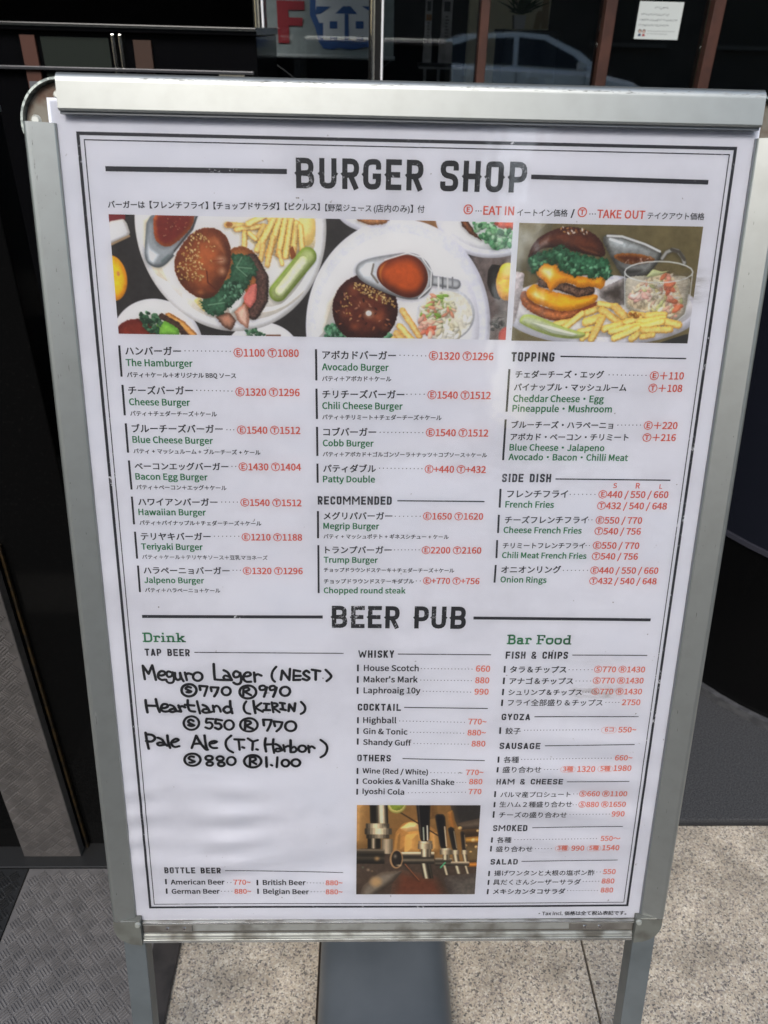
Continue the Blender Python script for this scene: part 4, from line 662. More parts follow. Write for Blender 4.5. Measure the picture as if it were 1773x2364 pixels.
["p",[[303.5,711.2],[304.7,711.2],[305.1,722.3],[303.9,722.3]],[70,65,58],None,0,4,4,{"d":0}],
["p",[[304.5,711.2],[305.7,711.2],[306.1,722.3],[304.9,722.3]],[120,112,100],None,0,4,4,{"d":0}],
["p",[[305.5,711.2],[306.7,711.2],[307.1,722.3],[305.9,722.3]],[190,178,159],None,0,4,4,{"d":0}],
["p",[[306.5,711.2],[307.7,711.2],[308.1,722.3],[306.9,722.3]],[232,218,194],None,0,4,4,{"d":0}],
["p",[[307.5,711.2],[308.7,711.2],[309.1,722.3],[307.9,722.3]],[206,193,173],None,0,4,4,{"d":0}],
["p",[[308.5,711.2],[309.7,711.2],[310.1,722.3],[308.9,722.3]],[150,141,126],None,0,4,4,{"d":0}],
["p",[[309.5,711.2],[310.7,711.3],[311.1,722.3],[309.9,722.3]],[96,90,80],None,0,4,4,{"d":0}],
["p",[[310.5,711.3],[311.7,711.3],[312.1,722.3],[310.9,722.3]],[60,56,50],None,0,4,4,{"d":0}],
["p",[[311.5,711.3],[312.7,711.3],[313.2,722.3],[311.9,722.3]],[84,78,70],None,0,4,4,{"d":0}],
["p",[[312.5,711.3],[313.7,711.3],[314.2,722.3],[312.9,722.3]],[120,112,100],None,0,4,4,{"d":0}],
["p",[[313.5,711.3],[314.7,711.3],[315.2,722.3],[313.9,722.3]],[70,65,58],None,0,4,4,{"d":0}],
["p",[[299.9,704.5],[301.7,704.5],[301.9,711.7],[300.1,711.7]],[84,78,70],None,0,4,4,{"d":0}],
["p",[[301.4,704.5],[303.2,704.5],[303.4,711.7],[301.6,711.7]],[130,122,109],None,0,4,4,{"d":0}],
["p",[[302.8,704.5],[304.6,704.5],[304.9,711.7],[303.1,711.7]],[186,174,156],None,0,4,4,{"d":0}],
["p",[[304.3,704.5],[306.1,704.6],[306.3,711.7],[304.5,711.7]],[214,201,179],None,0,4,4,{"d":0}],
["p",[[305.7,704.6],[307.5,704.6],[307.8,711.7],[306.0,711.7]],[196,184,164],None,0,4,4,{"d":0}],
["p",[[307.2,704.6],[309.0,704.6],[309.3,711.7],[307.4,711.7]],[164,154,137],None,0,4,4,{"d":0}],
["p",[[308.7,704.6],[310.5,704.6],[310.7,711.7],[308.9,711.7]],[134,125,112],None,0,4,4,{"d":0}],
["p",[[310.1,704.6],[311.9,704.6],[312.2,711.7],[310.4,711.7]],[110,103,92],None,0,4,4,{"d":0}],
["p",[[311.6,704.6],[313.4,704.6],[313.7,711.7],[311.8,711.7]],[96,90,80],None,0,4,4,{"d":0}],
["p",[[313.0,704.6],[314.9,704.6],[315.1,711.7],[313.3,711.7]],[120,112,100],None,0,4,4,{"d":0}],
["p",[[314.5,704.6],[316.3,704.6],[316.6,711.8],[314.8,711.7]],[90,84,75],None,0,4,4,{"d":0}],
["p",[[300.3,700.7],[302.4,700.7],[302.5,704.3],[300.5,704.3]],[110,103,92],None,0,4,4,{"d":0}],
["p",[[302.0,700.7],[304.0,700.7],[304.2,704.3],[302.1,704.3]],[160,150,134],None,0,4,4,{"d":0}],
["p",[[303.6,700.7],[305.7,700.7],[305.8,704.3],[303.8,704.3]],[212,199,178],None,0,4,4,{"d":0}],
["p",[[305.3,700.7],[307.3,700.8],[307.5,704.3],[305.4,704.3]],[236,221,198],None,0,4,4,{"d":0}],
["p",[[306.9,700.8],[309.0,700.8],[309.1,704.3],[307.1,704.3]],[214,201,179],None,0,4,4,{"d":0}],
["p",[[308.6,700.8],[310.6,700.8],[310.8,704.3],[308.7,704.3]],[176,165,147],None,0,4,4,{"d":0}],
["p",[[310.3,700.8],[312.3,700.8],[312.4,704.3],[310.4,704.3]],[140,131,117],None,0,4,4,{"d":0}],
["p",[[311.9,700.8],[314.0,700.8],[314.1,704.3],[312.0,704.3]],[112,105,94],None,0,4,4,{"d":0}],
["p",[[313.6,700.8],[315.6,700.8],[315.7,704.3],[313.7,704.3]],[96,90,80],None,0,4,4,{"d":0}],
["p",[[294.7,640.3],[311.8,640.3],[312.5,701.4],[302.3,701.3]],[22,21,23],[40,37,36],3,4,3,{"d":0}],
["l",[[305.2,683.0],[306.4,699.6]],[170,182,174],None,0,0,3,{"w":0.75}],
["l",[[309.4,680.7],[310.5,699.6]],[236,228,216],None,0,0,3,{"w":0.65}],
["l",[[298.7,649.5],[303.1,696.0]],[70,66,64],None,0,0,3,{"w":0.35}],
["p",[[319.8,723.4],[338.6,723.5],[338.7,725.1],[319.9,725.0]],[150,141,126],None,0,4,4,{"d":0}],
["p",[[319.9,724.7],[338.7,724.7],[338.7,726.3],[319.9,726.3]],[110,103,92],None,0,4,4,{"d":0}],
["p",[[319.9,726.0],[338.7,726.0],[338.8,727.6],[320.0,727.6]],[70,65,58],None,0,4,4,{"d":0}],
["p",[[320.0,727.2],[338.8,727.3],[338.8,728.9],[320.0,728.8]],[50,47,42],None,0,4,4,{"d":0}],
["p",[[320.0,728.5],[338.8,728.6],[338.9,730.2],[320.1,730.1]],[60,56,50],None,0,4,4,{"d":0}],
["p",[[320.1,729.8],[338.9,729.9],[339.0,731.5],[320.1,731.4]],[90,84,75],None,0,4,4,{"d":0}],
["p",[[320.1,731.1],[338.9,731.2],[339.0,732.8],[320.2,732.7]],[60,56,50],None,0,4,4,{"d":0}],
["p",[[320.2,732.4],[339.0,732.5],[339.1,734.1],[320.2,734.0]],[40,37,33],None,0,4,4,{"d":0}],
["p",[[328.0,733.3],[329.1,733.3],[332.6,746.7],[331.6,746.7]],[60,56,50],None,0,4,4,{"d":0}],
["p",[[328.9,733.3],[329.9,733.3],[333.4,746.7],[332.4,746.7]],[140,131,117],None,0,4,4,{"d":0}],
["p",[[329.7,733.3],[330.7,733.3],[334.3,746.7],[333.2,746.7]],[220,206,184],None,0,4,4,{"d":0}],
["p",[[330.5,733.3],[331.5,733.3],[335.1,746.7],[334.1,746.7]],[180,169,151],None,0,4,4,{"d":0}],
["p",[[331.3,733.3],[332.4,733.3],[335.9,746.7],[334.9,746.7]],[90,84,75],None,0,4,4,{"d":0}],
["p",[[332.2,733.3],[333.2,733.3],[336.8,746.8],[335.7,746.7]],[50,47,42],None,0,4,4,{"d":0}],
["l",[[326.3,736.3],[331.0,729.6]],[70,150,116],None,0,0,3,{"w":0.8}],
["p",[[327.9,718.8],[328.8,718.8],[329.1,726.0],[328.2,726.0]],[70,65,58],None,0,4,4,{"d":0}],
["p",[[328.6,718.8],[329.4,718.8],[329.8,726.0],[328.9,726.0]],[120,112,100],None,0,4,4,{"d":0}],
["p",[[329.3,718.8],[330.1,718.8],[330.4,726.0],[329.6,726.0]],[190,178,159],None,0,4,4,{"d":0}],
["p",[[330.0,718.8],[330.8,718.8],[331.1,726.0],[330.3,726.0]],[232,218,194],None,0,4,4,{"d":0}],
["p",[[330.6,718.8],[331.5,718.8],[331.8,726.0],[330.9,726.0]],[206,193,173],None,0,4,4,{"d":0}],
["p",[[331.3,718.8],[332.1,718.8],[332.4,726.0],[331.6,726.0]],[150,141,126],None,0,4,4,{"d":0}],
["p",[[332.0,718.8],[332.8,718.8],[333.1,726.0],[332.3,726.0]],[96,90,80],None,0,4,4,{"d":0}],
["p",[[332.6,718.8],[333.5,718.8],[333.8,726.0],[333.0,726.0]],[60,56,50],None,0,4,4,{"d":0}],
["p",[[333.3,718.8],[334.2,718.8],[334.5,726.0],[333.6,726.0]],[84,78,70],None,0,4,4,{"d":0}],
["p",[[334.0,718.8],[334.8,718.8],[335.1,726.0],[334.3,726.0]],[120,112,100],None,0,4,4,{"d":0}],
["p",[[334.7,718.8],[335.5,718.8],[335.8,726.0],[335.0,726.0]],[70,65,58],None,0,4,4,{"d":0}],
["p",[[324.3,712.7],[326.1,712.7],[326.4,719.0],[324.6,719.0]],[80,75,67],None,0,4,4,{"d":0}],
["p",[[325.8,712.7],[327.5,712.7],[327.8,719.0],[326.0,719.0]],[120,112,100],None,0,4,4,{"d":0}],
["p",[[327.2,712.7],[329.0,712.8],[329.2,719.0],[327.5,719.0]],[170,159,142],None,0,4,4,{"d":0}],
["p",[[328.6,712.7],[330.4,712.8],[330.6,719.0],[328.9,719.0]],[200,188,168],None,0,4,4,{"d":0}],
["p",[[330.0,712.8],[331.8,712.8],[332.1,719.0],[330.3,719.0]],[180,169,151],None,0,4,4,{"d":0}],
["p",[[331.5,712.8],[333.2,712.8],[333.5,719.0],[331.7,719.0]],[150,141,126],None,0,4,4,{"d":0}],
["p",[[332.9,712.8],[334.6,712.8],[334.9,719.0],[333.2,719.0]],[120,112,100],None,0,4,4,{"d":0}],
["p",[[334.3,712.8],[336.1,712.8],[336.3,719.0],[334.6,719.0]],[96,90,80],None,0,4,4,{"d":0}],
["p",[[335.7,712.8],[337.5,712.8],[337.8,719.0],[336.0,719.0]],[80,75,67],None,0,4,4,{"d":0}],
["p",[[324.8,710.1],[327.1,710.1],[327.2,713.0],[324.9,713.0]],[120,112,100],None,0,4,4,{"d":0}],
["p",[[326.7,710.1],[329.0,710.1],[329.2,713.0],[326.8,713.0]],[170,159,142],None,0,4,4,{"d":0}],
["p",[[328.6,710.1],[330.9,710.1],[331.1,713.0],[328.7,713.0]],[220,206,184],None,0,4,4,{"d":0}],
["p",[[330.5,710.1],[332.8,710.1],[333.0,713.0],[330.6,713.0]],[206,193,173],None,0,4,4,{"d":0}],
["p",[[332.4,710.1],[334.7,710.1],[334.9,713.0],[332.5,713.0]],[160,150,134],None,0,4,4,{"d":0}],
["p",[[334.3,710.1],[336.6,710.1],[336.8,713.0],[334.4,713.0]],[120,112,100],None,0,4,4,{"d":0}],
["p",[[317.2,668.1],[319.5,665.1],[326.3,665.4],[328.8,669.3],[332.3,710.6],[325.0,710.6]],[22,21,23],[40,37,36],3,4,3,{"d":0}],
["l",[[328.5,681.9],[331.6,708.0]],[206,194,172],None,0,0,3,{"w":0.65}],
["p",[[337.4,712.8],[339.2,712.8],[339.4,718.8],[337.7,718.8]],[90,84,75],None,0,4,4,{"d":0}],
["p",[[338.8,712.8],[340.5,712.8],[340.8,718.8],[339.1,718.8]],[150,141,126],None,0,4,4,{"d":0}],
["p",[[340.2,712.8],[341.9,712.8],[342.2,718.8],[340.5,718.8]],[210,197,176],None,0,4,4,{"d":0}],
["p",[[341.6,712.8],[343.3,712.8],[343.6,718.8],[341.9,718.8]],[190,178,159],None,0,4,4,{"d":0}],
["p",[[343.0,712.8],[344.7,712.8],[345.0,718.8],[343.2,718.8]],[140,131,117],None,0,4,4,{"d":0}],
["p",[[344.3,712.8],[346.1,712.8],[346.3,718.8],[344.6,718.8]],[90,84,75],None,0,4,4,{"d":0}],
["p",[[338.7,718.8],[340.1,718.8],[341.9,728.5],[340.6,728.5]],[70,65,58],None,0,4,4,{"d":0}],
["p",[[339.8,718.8],[341.2,718.8],[343.0,728.5],[341.7,728.5]],[150,141,126],None,0,4,4,{"d":0}],
["p",[[340.9,718.8],[342.3,718.8],[344.1,728.5],[342.8,728.5]],[230,216,193],None,0,4,4,{"d":0}],
["p",[[342.0,718.8],[343.3,718.8],[345.2,728.5],[343.8,728.5]],[170,159,142],None,0,4,4,{"d":0}],
["p",[[343.1,718.8],[344.4,718.8],[346.3,728.5],[344.9,728.5]],[90,84,75],None,0,4,4,{"d":0}],
["p",[[344.2,718.8],[345.5,718.8],[347.4,728.5],[346.0,728.5]],[60,56,50],None,0,4,4,{"d":0}],
["p",[[337.3,728.3],[349.2,728.3],[349.3,730.0],[337.4,730.0]],[190,178,159],None,0,4,4,{"d":0}],
["p",[[337.4,729.7],[349.3,729.7],[349.4,731.4],[337.5,731.3]],[120,112,100],None,0,4,4,{"d":0}],
["p",[[337.5,731.0],[349.4,731.1],[349.4,732.8],[337.5,732.7]],[70,65,58],None,0,4,4,{"d":0}],
["p",[[337.5,732.4],[349.4,732.4],[349.5,734.1],[337.6,734.1]],[50,47,42],None,0,4,4,{"d":0}],
["p",[[341.4,733.9],[342.7,733.9],[345.8,745.0],[344.5,744.9]],[80,75,67],None,0,4,4,{"d":0}],
["p",[[342.4,733.9],[343.7,733.9],[346.8,745.0],[345.5,745.0]],[170,159,142],None,0,4,4,{"d":0}],
["p",[[343.4,733.9],[344.6,733.9],[347.8,745.0],[346.5,745.0]],[226,212,189],None,0,4,4,{"d":0}],
["p",[[344.4,733.9],[345.6,734.0],[348.8,745.0],[347.5,745.0]],[160,150,134],None,0,4,4,{"d":0}],
["p",[[345.4,734.0],[346.6,734.0],[349.8,745.0],[348.5,745.0]],[80,75,67],None,0,4,4,{"d":0}],
["p",[[348.3,712.8],[349.7,712.8],[350.0,718.8],[348.6,718.8]],[90,84,75],None,0,4,4,{"d":0}],
["p",[[349.4,712.8],[350.8,712.8],[351.1,718.8],[349.7,718.8]],[150,141,126],None,0,4,4,{"d":0}],
["p",[[350.5,712.8],[351.9,712.8],[352.2,718.8],[350.8,718.8]],[210,197,176],None,0,4,4,{"d":0}],
["p",[[351.6,712.8],[353.0,712.8],[353.3,718.8],[351.9,718.8]],[190,178,159],None,0,4,4,{"d":0}],
["p",[[352.7,712.8],[354.1,712.8],[354.4,718.8],[353.0,718.8]],[140,131,117],None,0,4,4,{"d":0}],
["p",[[353.8,712.8],[355.2,712.8],[355.5,718.9],[354.1,718.8]],[90,84,75],None,0,4,4,{"d":0}],
["p",[[349.6,718.8],[350.7,718.8],[352.5,728.5],[351.5,728.5]],[70,65,58],None,0,4,4,{"d":0}],
["p",[[350.5,718.8],[351.5,718.8],[353.4,728.5],[352.3,728.5]],[150,141,126],None,0,4,4,{"d":0}],
["p",[[351.3,718.8],[352.3,718.8],[354.2,728.5],[353.2,728.5]],[230,216,193],None,0,4,4,{"d":0}],
["p",[[352.1,718.8],[353.1,718.8],[355.0,728.5],[354.0,728.5]],[170,159,142],None,0,4,4,{"d":0}],
["p",[[352.9,718.8],[353.9,718.8],[355.8,728.5],[354.8,728.5]],[90,84,75],None,0,4,4,{"d":0}],
["p",[[353.8,718.8],[354.8,718.8],[356.7,728.5],[355.6,728.5]],[60,56,50],None,0,4,4,{"d":0}],
["p",[[348.2,728.3],[357.9,728.4],[358.0,730.1],[348.3,730.0]],[190,178,159],None,0,4,4,{"d":0}],
["p",[[348.3,729.7],[358.0,729.7],[358.1,731.4],[348.4,731.4]],[120,112,100],None,0,4,4,{"d":0}],
["p",[[348.4,731.1],[358.1,731.1],[358.2,732.8],[348.4,732.8]],[70,65,58],None,0,4,4,{"d":0}],
["p",[[348.4,732.4],[358.2,732.5],[358.2,734.2],[348.5,734.1]],[50,47,42],None,0,4,4,{"d":0}],
["p",[[352.4,734.0],[353.2,734.0],[356.4,745.0],[355.5,745.0]],[80,75,67],None,0,4,4,{"d":0}],
["p",[[353.1,734.0],[353.9,734.0],[357.1,745.0],[356.2,745.0]],[170,159,142],None,0,4,4,{"d":0}],
["p",[[353.7,734.0],[354.6,734.0],[357.7,745.0],[356.9,745.0]],[226,212,189],None,0,4,4,{"d":0}],
["p",[[354.4,734.0],[355.3,734.0],[358.4,745.0],[357.6,745.0]],[160,150,134],None,0,4,4,{"d":0}],
["p",[[355.1,734.0],[355.9,734.0],[359.1,745.0],[358.3,745.0]],[80,75,67],None,0,4,4,{"d":0}],
["p",[[331.9,684.3],[335.2,681.4],[339.2,684.3],[344.2,712.8],[338.3,712.8]],[26,25,26],[44,40,37],3,4,3,{"d":0}],
["p",[[345.8,689.0],[348.2,687.3],[350.9,689.6],[353.7,712.8],[349.1,712.8]],[30,28,28],[48,42,38],3,4,3,{"d":0}],
["l",[[338.9,687.8],[343.1,710.4]],[150,140,124],None,0,0,3,{"w":0.45}],
["l",[[350.7,692.6],[353.0,710.4]],[140,130,112],None,0,0,3,{"w":0.35}]])]
# ------------------------------------------------------------------ materials
BLACKINK = mat('black_print', (.020, .021, .027, 1), .6)
MAT_INK = {'k': BLACKINK, 'g': mat('green_print', rgb(32, 116, 70), .6), 'r': mat('red_print', rgb(212, 94, 76), .6), 'f': mat('faded_red_print', rgb(226, 128, 108), .6)}
MARK = mat('marker_ink', (.010, .010, .013, 1), .42)
def paper_mat():
    M = mat('white_poster_paper', (.77, .785, .85, 1), .55, spec=.3)
    nt = M.node_tree; b = nt.nodes['Principled BSDF']; tc = nt.nodes.new('ShaderNodeTexCoord')
    n = nt.nodes.new('ShaderNodeTexNoise'); n.inputs['Scale'].default_value = 9; n.inputs['Detail'].default_value = 6; n.inputs['Roughness'].default_value = .62
    nt.links.new(tc.outputs['Object'], n.inputs['Vector'])
    r = nt.nodes.new('ShaderNodeValToRGB'); r.color_ramp.elements[0].position = .28; r.color_ramp.elements[0].color = (.71, .715, .77, 1)
    r.color_ramp.elements[1].position = .5; r.color_ramp.elements[1].color = (.785, .792, .85, 1)
    e = r.color_ramp.elements.new(.70); e.color = (.75, .765, .83, 1); e = r.color_ramp.elements.new(.80); e.color = (.72, .71, .69, 1)
    nt.links.new(n.outputs['Fac'], r.inputs[0])
    # small specks of dirt
    n2 = nt.nodes.new('ShaderNodeTexNoise'); n2.inputs['Scale'].default_value = 170; n2.inputs['Detail'].default_value = 2
    nt.links.new(tc.outputs['Object'], n2.inputs['Vector'])
    mr = nt.nodes.new('ShaderNodeMapRange'); mr.inputs[1].default_value = .755; mr.inputs[2].default_value = .80
    nt.links.new(n2.outputs['Fac'], mr.inputs[0])
    mx = nt.nodes.new('ShaderNodeMix'); mx.data_type = 'RGBA'; mx.inputs[7].default_value = (.30, .28, .26, 1)
    nt.links.new(mr.outputs[0], mx.inputs[0]); nt.links.new(r.outputs[0], mx.inputs[6]); nt.links.new(mx.outputs[2], b.inputs['Base Color'])
    return M
PAPER = paper_mat()
def worn_ink(name, base, wear, sc, thr):
    M = mat(name, base, .6); nt = M.node_tree; b = nt.nodes['Principled BSDF']; tc = nt.nodes.new('ShaderNodeTexCoord')
    n = nt.nodes.new('ShaderNodeTexNoise'); n.inputs['Scale'].default_value = sc; n.inputs['Detail'].default_value = 5; n.inputs['Roughness'].default_value = .75
    n2 = nt.nodes.new('ShaderNodeTexNoise'); n2.inputs['Scale'].default_value = sc*.12; n2.inputs['Detail'].default_value = 1
    for k in (n, n2): nt.links.new(tc.outputs['Object'], k.inputs['Vector'])
    ad = nt.nodes.new('ShaderNodeMath'); ad.operation = 'MULTIPLY_ADD'; ad.inputs[1].default_value = .55
    nt.links.new(n2.outputs['Fac'], ad.inputs[0]); nt.links.new(n.outputs['Fac'], ad.inputs[2])
    mr = nt.nodes.new('ShaderNodeMapRange'); mr.inputs[1].default_value = thr; mr.inputs[2].default_value = thr+.04
    nt.links.new(ad.outputs[0], mr.inputs[0])
    mx = nt.nodes.new('ShaderNodeMix'); mx.data_type = 'RGBA'; mx.inputs[6].default_value = base; mx.inputs[7].default_value = wear
    nt.links.new(mr.outputs[0], mx.inputs[0]); nt.links.new(mx.outputs[2], b.inputs['Base Color'])
    return M
TITLEINK = worn_ink('distressed_title_print', (.016, .017, .021, 1), (.46, .46, .48, 1), 330, .90)
LINEINK = worn_ink('distressed_rule_print', (.022, .023, .03, 1), (.66, .66, .68, 1), 260, .945)
HEADINK = worn_ink('heading_print', (.020, .021, .028, 1), (.16, .16, .18, 1), 300, .86)
SLABINK = worn_ink('slab_green_print', rgb(46, 122, 78), rgb(30, 84, 56), 420, .80)
def photo_mat():
    M = mat('printed_photograph', (.5, .5, .5, 1), .5, spec=.4); nt = M.node_tree
    a = nt.nodes.new('ShaderNodeAttribute'); a.attribute_name = 'print'
    nt.links.new(a.outputs['Color'], nt.nodes['Principled BSDF'].inputs['Base Color']); return M
PHOTO = photo_mat()
def cover_mat():
    M = bpy.data.materials.new('clear_cover_film'); M.use_nodes = True; nt = M.node_tree
    nt.nodes.remove(nt.nodes['Principled BSDF'])
    t = nt.nodes.new('ShaderNodeBsdfTransparent'); t.inputs[0].default_value = (.965, .97, .985, 1)
    g = nt.nodes.new('ShaderNodeBsdfGlossy'); g.inputs['Roughness'].default_value = .07
    fr = nt.nodes.new('ShaderNodeFresnel'); fr.inputs[0].default_value = 1.70
    n = nt.nodes.new('ShaderNodeTexNoise'); n.inputs['Scale'].default_value = 14; n.inputs['Detail'].default_value = 3
    tc = nt.nodes.new('ShaderNodeTexCoord'); nt.links.new(tc.outputs['Object'], n.inputs['Vector'])
    bp = nt.nodes.new('ShaderNodeBump'); bp.inputs['Strength'].default_value = .25; bp.inputs['Distance'].default_value = .004
    nt.links.new(n.outputs['Fac'], bp.inputs['Height'])
    for k in (g, fr): nt.links.new(bp.outputs[0], k.inputs['Normal'])
    mx = nt.nodes.new('ShaderNodeMixShader'); nt.links.new(fr.outputs[0], mx.inputs[0]); nt.links.new(t.outputs[0], mx.inputs[1]); nt.links.new(g.outputs[0], mx.inputs[2])
    nt.links.new(mx.outputs[0], nt.nodes['Material Output'].inputs[0]); return M
def glass_mat(name, tint, ior=1.5):
    M = bpy.data.materials.new(name); M.use_nodes = True; nt = M.node_tree
    nt.nodes.remove(nt.nodes['Principled BSDF'])
    t = nt.nodes.new('ShaderNodeBsdfTransparent'); t.inputs[0].default_value = tint
    g = nt.nodes.new('ShaderNodeBsdfGlossy'); g.inputs['Roughness'].default_value = .015
    fr = nt.nodes.new('ShaderNodeFresnel'); fr.inputs[0].default_value = ior
    mx = nt.nodes.new('ShaderNodeMixShader'); nt.links.new(fr.outputs[0], mx.inputs[0]); nt.links.new(t.outputs[0], mx.inputs[1]); nt.links.new(g.outputs[0], mx.inputs[2])
    nt.links.new(mx.outputs[0], nt.nodes['Material Output'].inputs[0]); return M
def alu_mat():
    return mat('satin_silver_paint', (.35, .36, .343, 1), .44, metal=.88, noise=(55, 6, .42, .72), color2=(.325, .334, .315, 1), bump=(1400, .04, .0003))
ALU = alu_mat()
ALU_BRIGHT = mat('bare_aluminium_edge', (.70, .71, .69, 1), .24, metal=.95, noise=(40, 5, .4, .75), color2=(.42, .41, .38, 1))
DIRT = mat('dirty_channel_metal', (.36, .36, .33, 1), .45, metal=.55, noise=(35, 6, .40, .66), color2=(.15, .13, .11, 1))
RUST = mat('rusty_steel_bracket', (.15, .135, .105, 1), .6, metal=.2, noise=(55, 6, .42, .60), color2=(.075, .034, .016, 1))
STEEL = mat('screw_steel', (.62, .58, .55, 1), .25, metal=1)
BLACKPL = mat('dark_back_panel', (.05, .05, .055, 1), .6)
CORNER = mat('grey_corner_cap_plastic', (.10, .102, .088, 1), .42, noise=(50, 5, .45, .7), color2=(.065, .062, .052, 1))

# ------------------------------------------------------------------ the setting: pavement of granite tiles, street behind, shop shell
def granite():
    M = bpy.data.materials.new('beige_speckled_granite'); M.use_nodes = True; nt = M.node_tree; b = nt.nodes['Principled BSDF']; b.inputs['Roughness'].default_value = .42
    g = nt.nodes.new('ShaderNodeNewGeometry'); N_ = nt.nodes.new
    def noise(sc, det, rough=.5):
        n = N_('ShaderNodeTexNoise'); n.inputs['Scale'].default_value = sc; n.inputs['Detail'].default_value = det; n.inputs['Roughness'].default_value = rough
        nt.links.new(g.outputs['Position'], n.inputs['Vector']); return n
    n1 = noise(190, 4, .65); wp = N_('ShaderNodeMix'); wp.data_type = 'VECTOR'; wp.inputs[0].default_value = .004; nt.links.new(g.outputs['Position'], wp.inputs[4]); nt.links.new(n1.outputs['Color'], wp.inputs[5])
    def grains(sc, stops):
        v = N_('ShaderNodeTexVoronoi'); v.inputs['Scale'].default_value = sc; nt.links.new(wp.outputs[1], v.inputs['Vector'])
        sep = N_('ShaderNodeSeparateColor'); nt.links.new(v.outputs['Color'], sep.inputs[0]); r = N_('ShaderNodeValToRGB'); cr = r.color_ramp; cr.interpolation = 'CONSTANT'
        cr.elements[0].position = 0; cr.elements[0].color = (*stops[0][1], 1); cr.elements[1].position = stops[1][0]; cr.elements[1].color = (*stops[1][1], 1)
        for p, c in stops[2:]: e = cr.elements.new(p); e.color = (*c, 1)
        nt.links.new(sep.outputs[0], r.inputs[0]); return r
    fine = grains(470, ((0, (.085, .078, .075)), (.13, (.24, .205, .185)), (.28, (.40, .34, .268)), (.51, (.50, .435, .34)), (.73, (.445, .37, .28)), (.87, (.60, .545, .45))))
    big = grains(210, ((0, (.26, .235, .22)), (.16, (.42, .355, .27)), (.42, (.52, .45, .345)), (.66, (.47, .39, .285)), (.84, (.57, .51, .41))))
    m1 = N_('ShaderNodeMix'); m1.data_type = 'RGBA'; m1.inputs[0].default_value = .14; nt.links.new(fine.outputs[0], m1.inputs[6]); nt.links.new(big.outputs[0], m1.inputs[7])
    n2 = noise(14, 4); r2 = N_('ShaderNodeMapRange'); r2.inputs[1].default_value = .3; r2.inputs[2].default_value = .7; r2.inputs[3].default_value = .58; r2.inputs[4].default_value = 1.12; nt.links.new(n2.outputs['Fac'], r2.inputs[0])
    m2 = N_('ShaderNodeMix'); m2.data_type = 'RGBA'; m2.blend_type = 'MULTIPLY'; m2.inputs[0].default_value = 1; nt.links.new(m1.outputs[2], m2.inputs[6]); nt.links.new(r2.outputs[0], m2.inputs[7])
    nt.links.new(m2.outputs[2], b.inputs['Base Color'])
    bp = N_('ShaderNodeBump'); bp.inputs['Strength'].default_value = .15; bp.inputs['Distance'].default_value = .001; nt.links.new(n1.outputs['Fac'], bp.inputs['Height']); nt.links.new(bp.outputs[0], b.inputs['Normal'])
    return M
GRANITE = granite()
JOINT = mat('dark_tile_joint', (.045, .035, .028, 1), .8)
ASPH = mat('asphalt', (.055, .055, .058, 1), .85, noise=(40, 6, .4, .7), color2=(.08, .08, .08, 1))
pave = box('pavement', -12, 12, .045, .845, -.16, -.008, JOINT); tag(pave, kind='structure')
bm = bmesh.new(); bm_box(bm, -.1985, .1985, -.1985, .1985, -.03, 0, .0012)
bmesh.ops.recalc_face_normals(bm, faces=bm.faces); tile_me = bpy.data.meshes.new('granite_tile'); bm.to_mesh(tile_me); bm.free(); tile_me.materials.append(GRANITE)
for i in range(-4, 5):
    for j in range(-1, 1):
        o = bpy.data.objects.new('granite_tile', tile_me); link(o, pave); o.location = (.143+.4*i, .645+.4*j, 0)
far_pave = box('footway', -40, 40, -4.2, .044, -.16, -.002, mat('rail_dimming_paving', (.040, .039, .038, 1), .8, noise=(60, 5, .4, .65), color2=(.03, .03, .029, 1))); tag(far_pave, kind='structure')  # unseen paving, made dark so the lower rails reflect less light
kerb = box('kerb', -40, 40, -4.4, -4.2, -.45, -.01, mat('kerb_stone', (.11, .108, .10, 1), .8), bev=.01); tag(kerb, kind='structure')
road = mesh('road', [(-400, -400, -.30), (400, -400, -.30), (400, -4.39, -.30), (-400, -4.39, -.30)], [(0, 1, 2, 3)], ASPH); tag(road, kind='structure')

# shop shell: floor, walls, ceiling of the dark interior behind the sign
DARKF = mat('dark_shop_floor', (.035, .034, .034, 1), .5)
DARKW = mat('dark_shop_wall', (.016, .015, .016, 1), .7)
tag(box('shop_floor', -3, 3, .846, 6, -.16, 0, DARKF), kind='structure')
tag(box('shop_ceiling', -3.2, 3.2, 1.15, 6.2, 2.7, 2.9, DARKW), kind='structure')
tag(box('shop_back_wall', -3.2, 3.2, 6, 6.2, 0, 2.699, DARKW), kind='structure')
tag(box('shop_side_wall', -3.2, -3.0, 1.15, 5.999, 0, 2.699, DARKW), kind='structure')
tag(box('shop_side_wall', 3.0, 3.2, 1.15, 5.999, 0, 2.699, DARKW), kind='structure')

# ------------------------------------------------------------------ left: black polished wall, polished post, tread mats
GLOSSBLK = mat('polished_black_stone', (.003, .003, .003, 1), .07, spec=.04, noise=(300, 3, .60, .72), color2=(.006, .0058, .0055, 1))
BRASS = mat('brass_trim', (.13, .085, .04, 1), .35, metal=.9, noise=(60, 5, .45, .6), color2=(.06, .05, .04, 1))
POSTM = mat('polished_stainless', (.60, .58, .56, 1), .10, metal=1.0, bump=(30, .02, .002))
w = thing('black_wall', 'polished black stone wall panel beside the menu sign, brass edge strip', 'wall', (-.9, .80, 0))
box('panel', -1.9, -.4585, .80, .86, .0072, 1.10, GLOSSBLK, w, .002)
box('panel', -.4565, -.36, .806, .86, .0072, 1.10, GLOSSBLK, w, .002)
box('edge_strip', -.4560, -.4520, .798, .8055, .0072, .62, BRASS, w, .0015)
box('coping', -1.9, -.36, .798, .862, 1.1005, 1.106, mat('coping_grey', (.05, .05, .05, 1), .3), w)
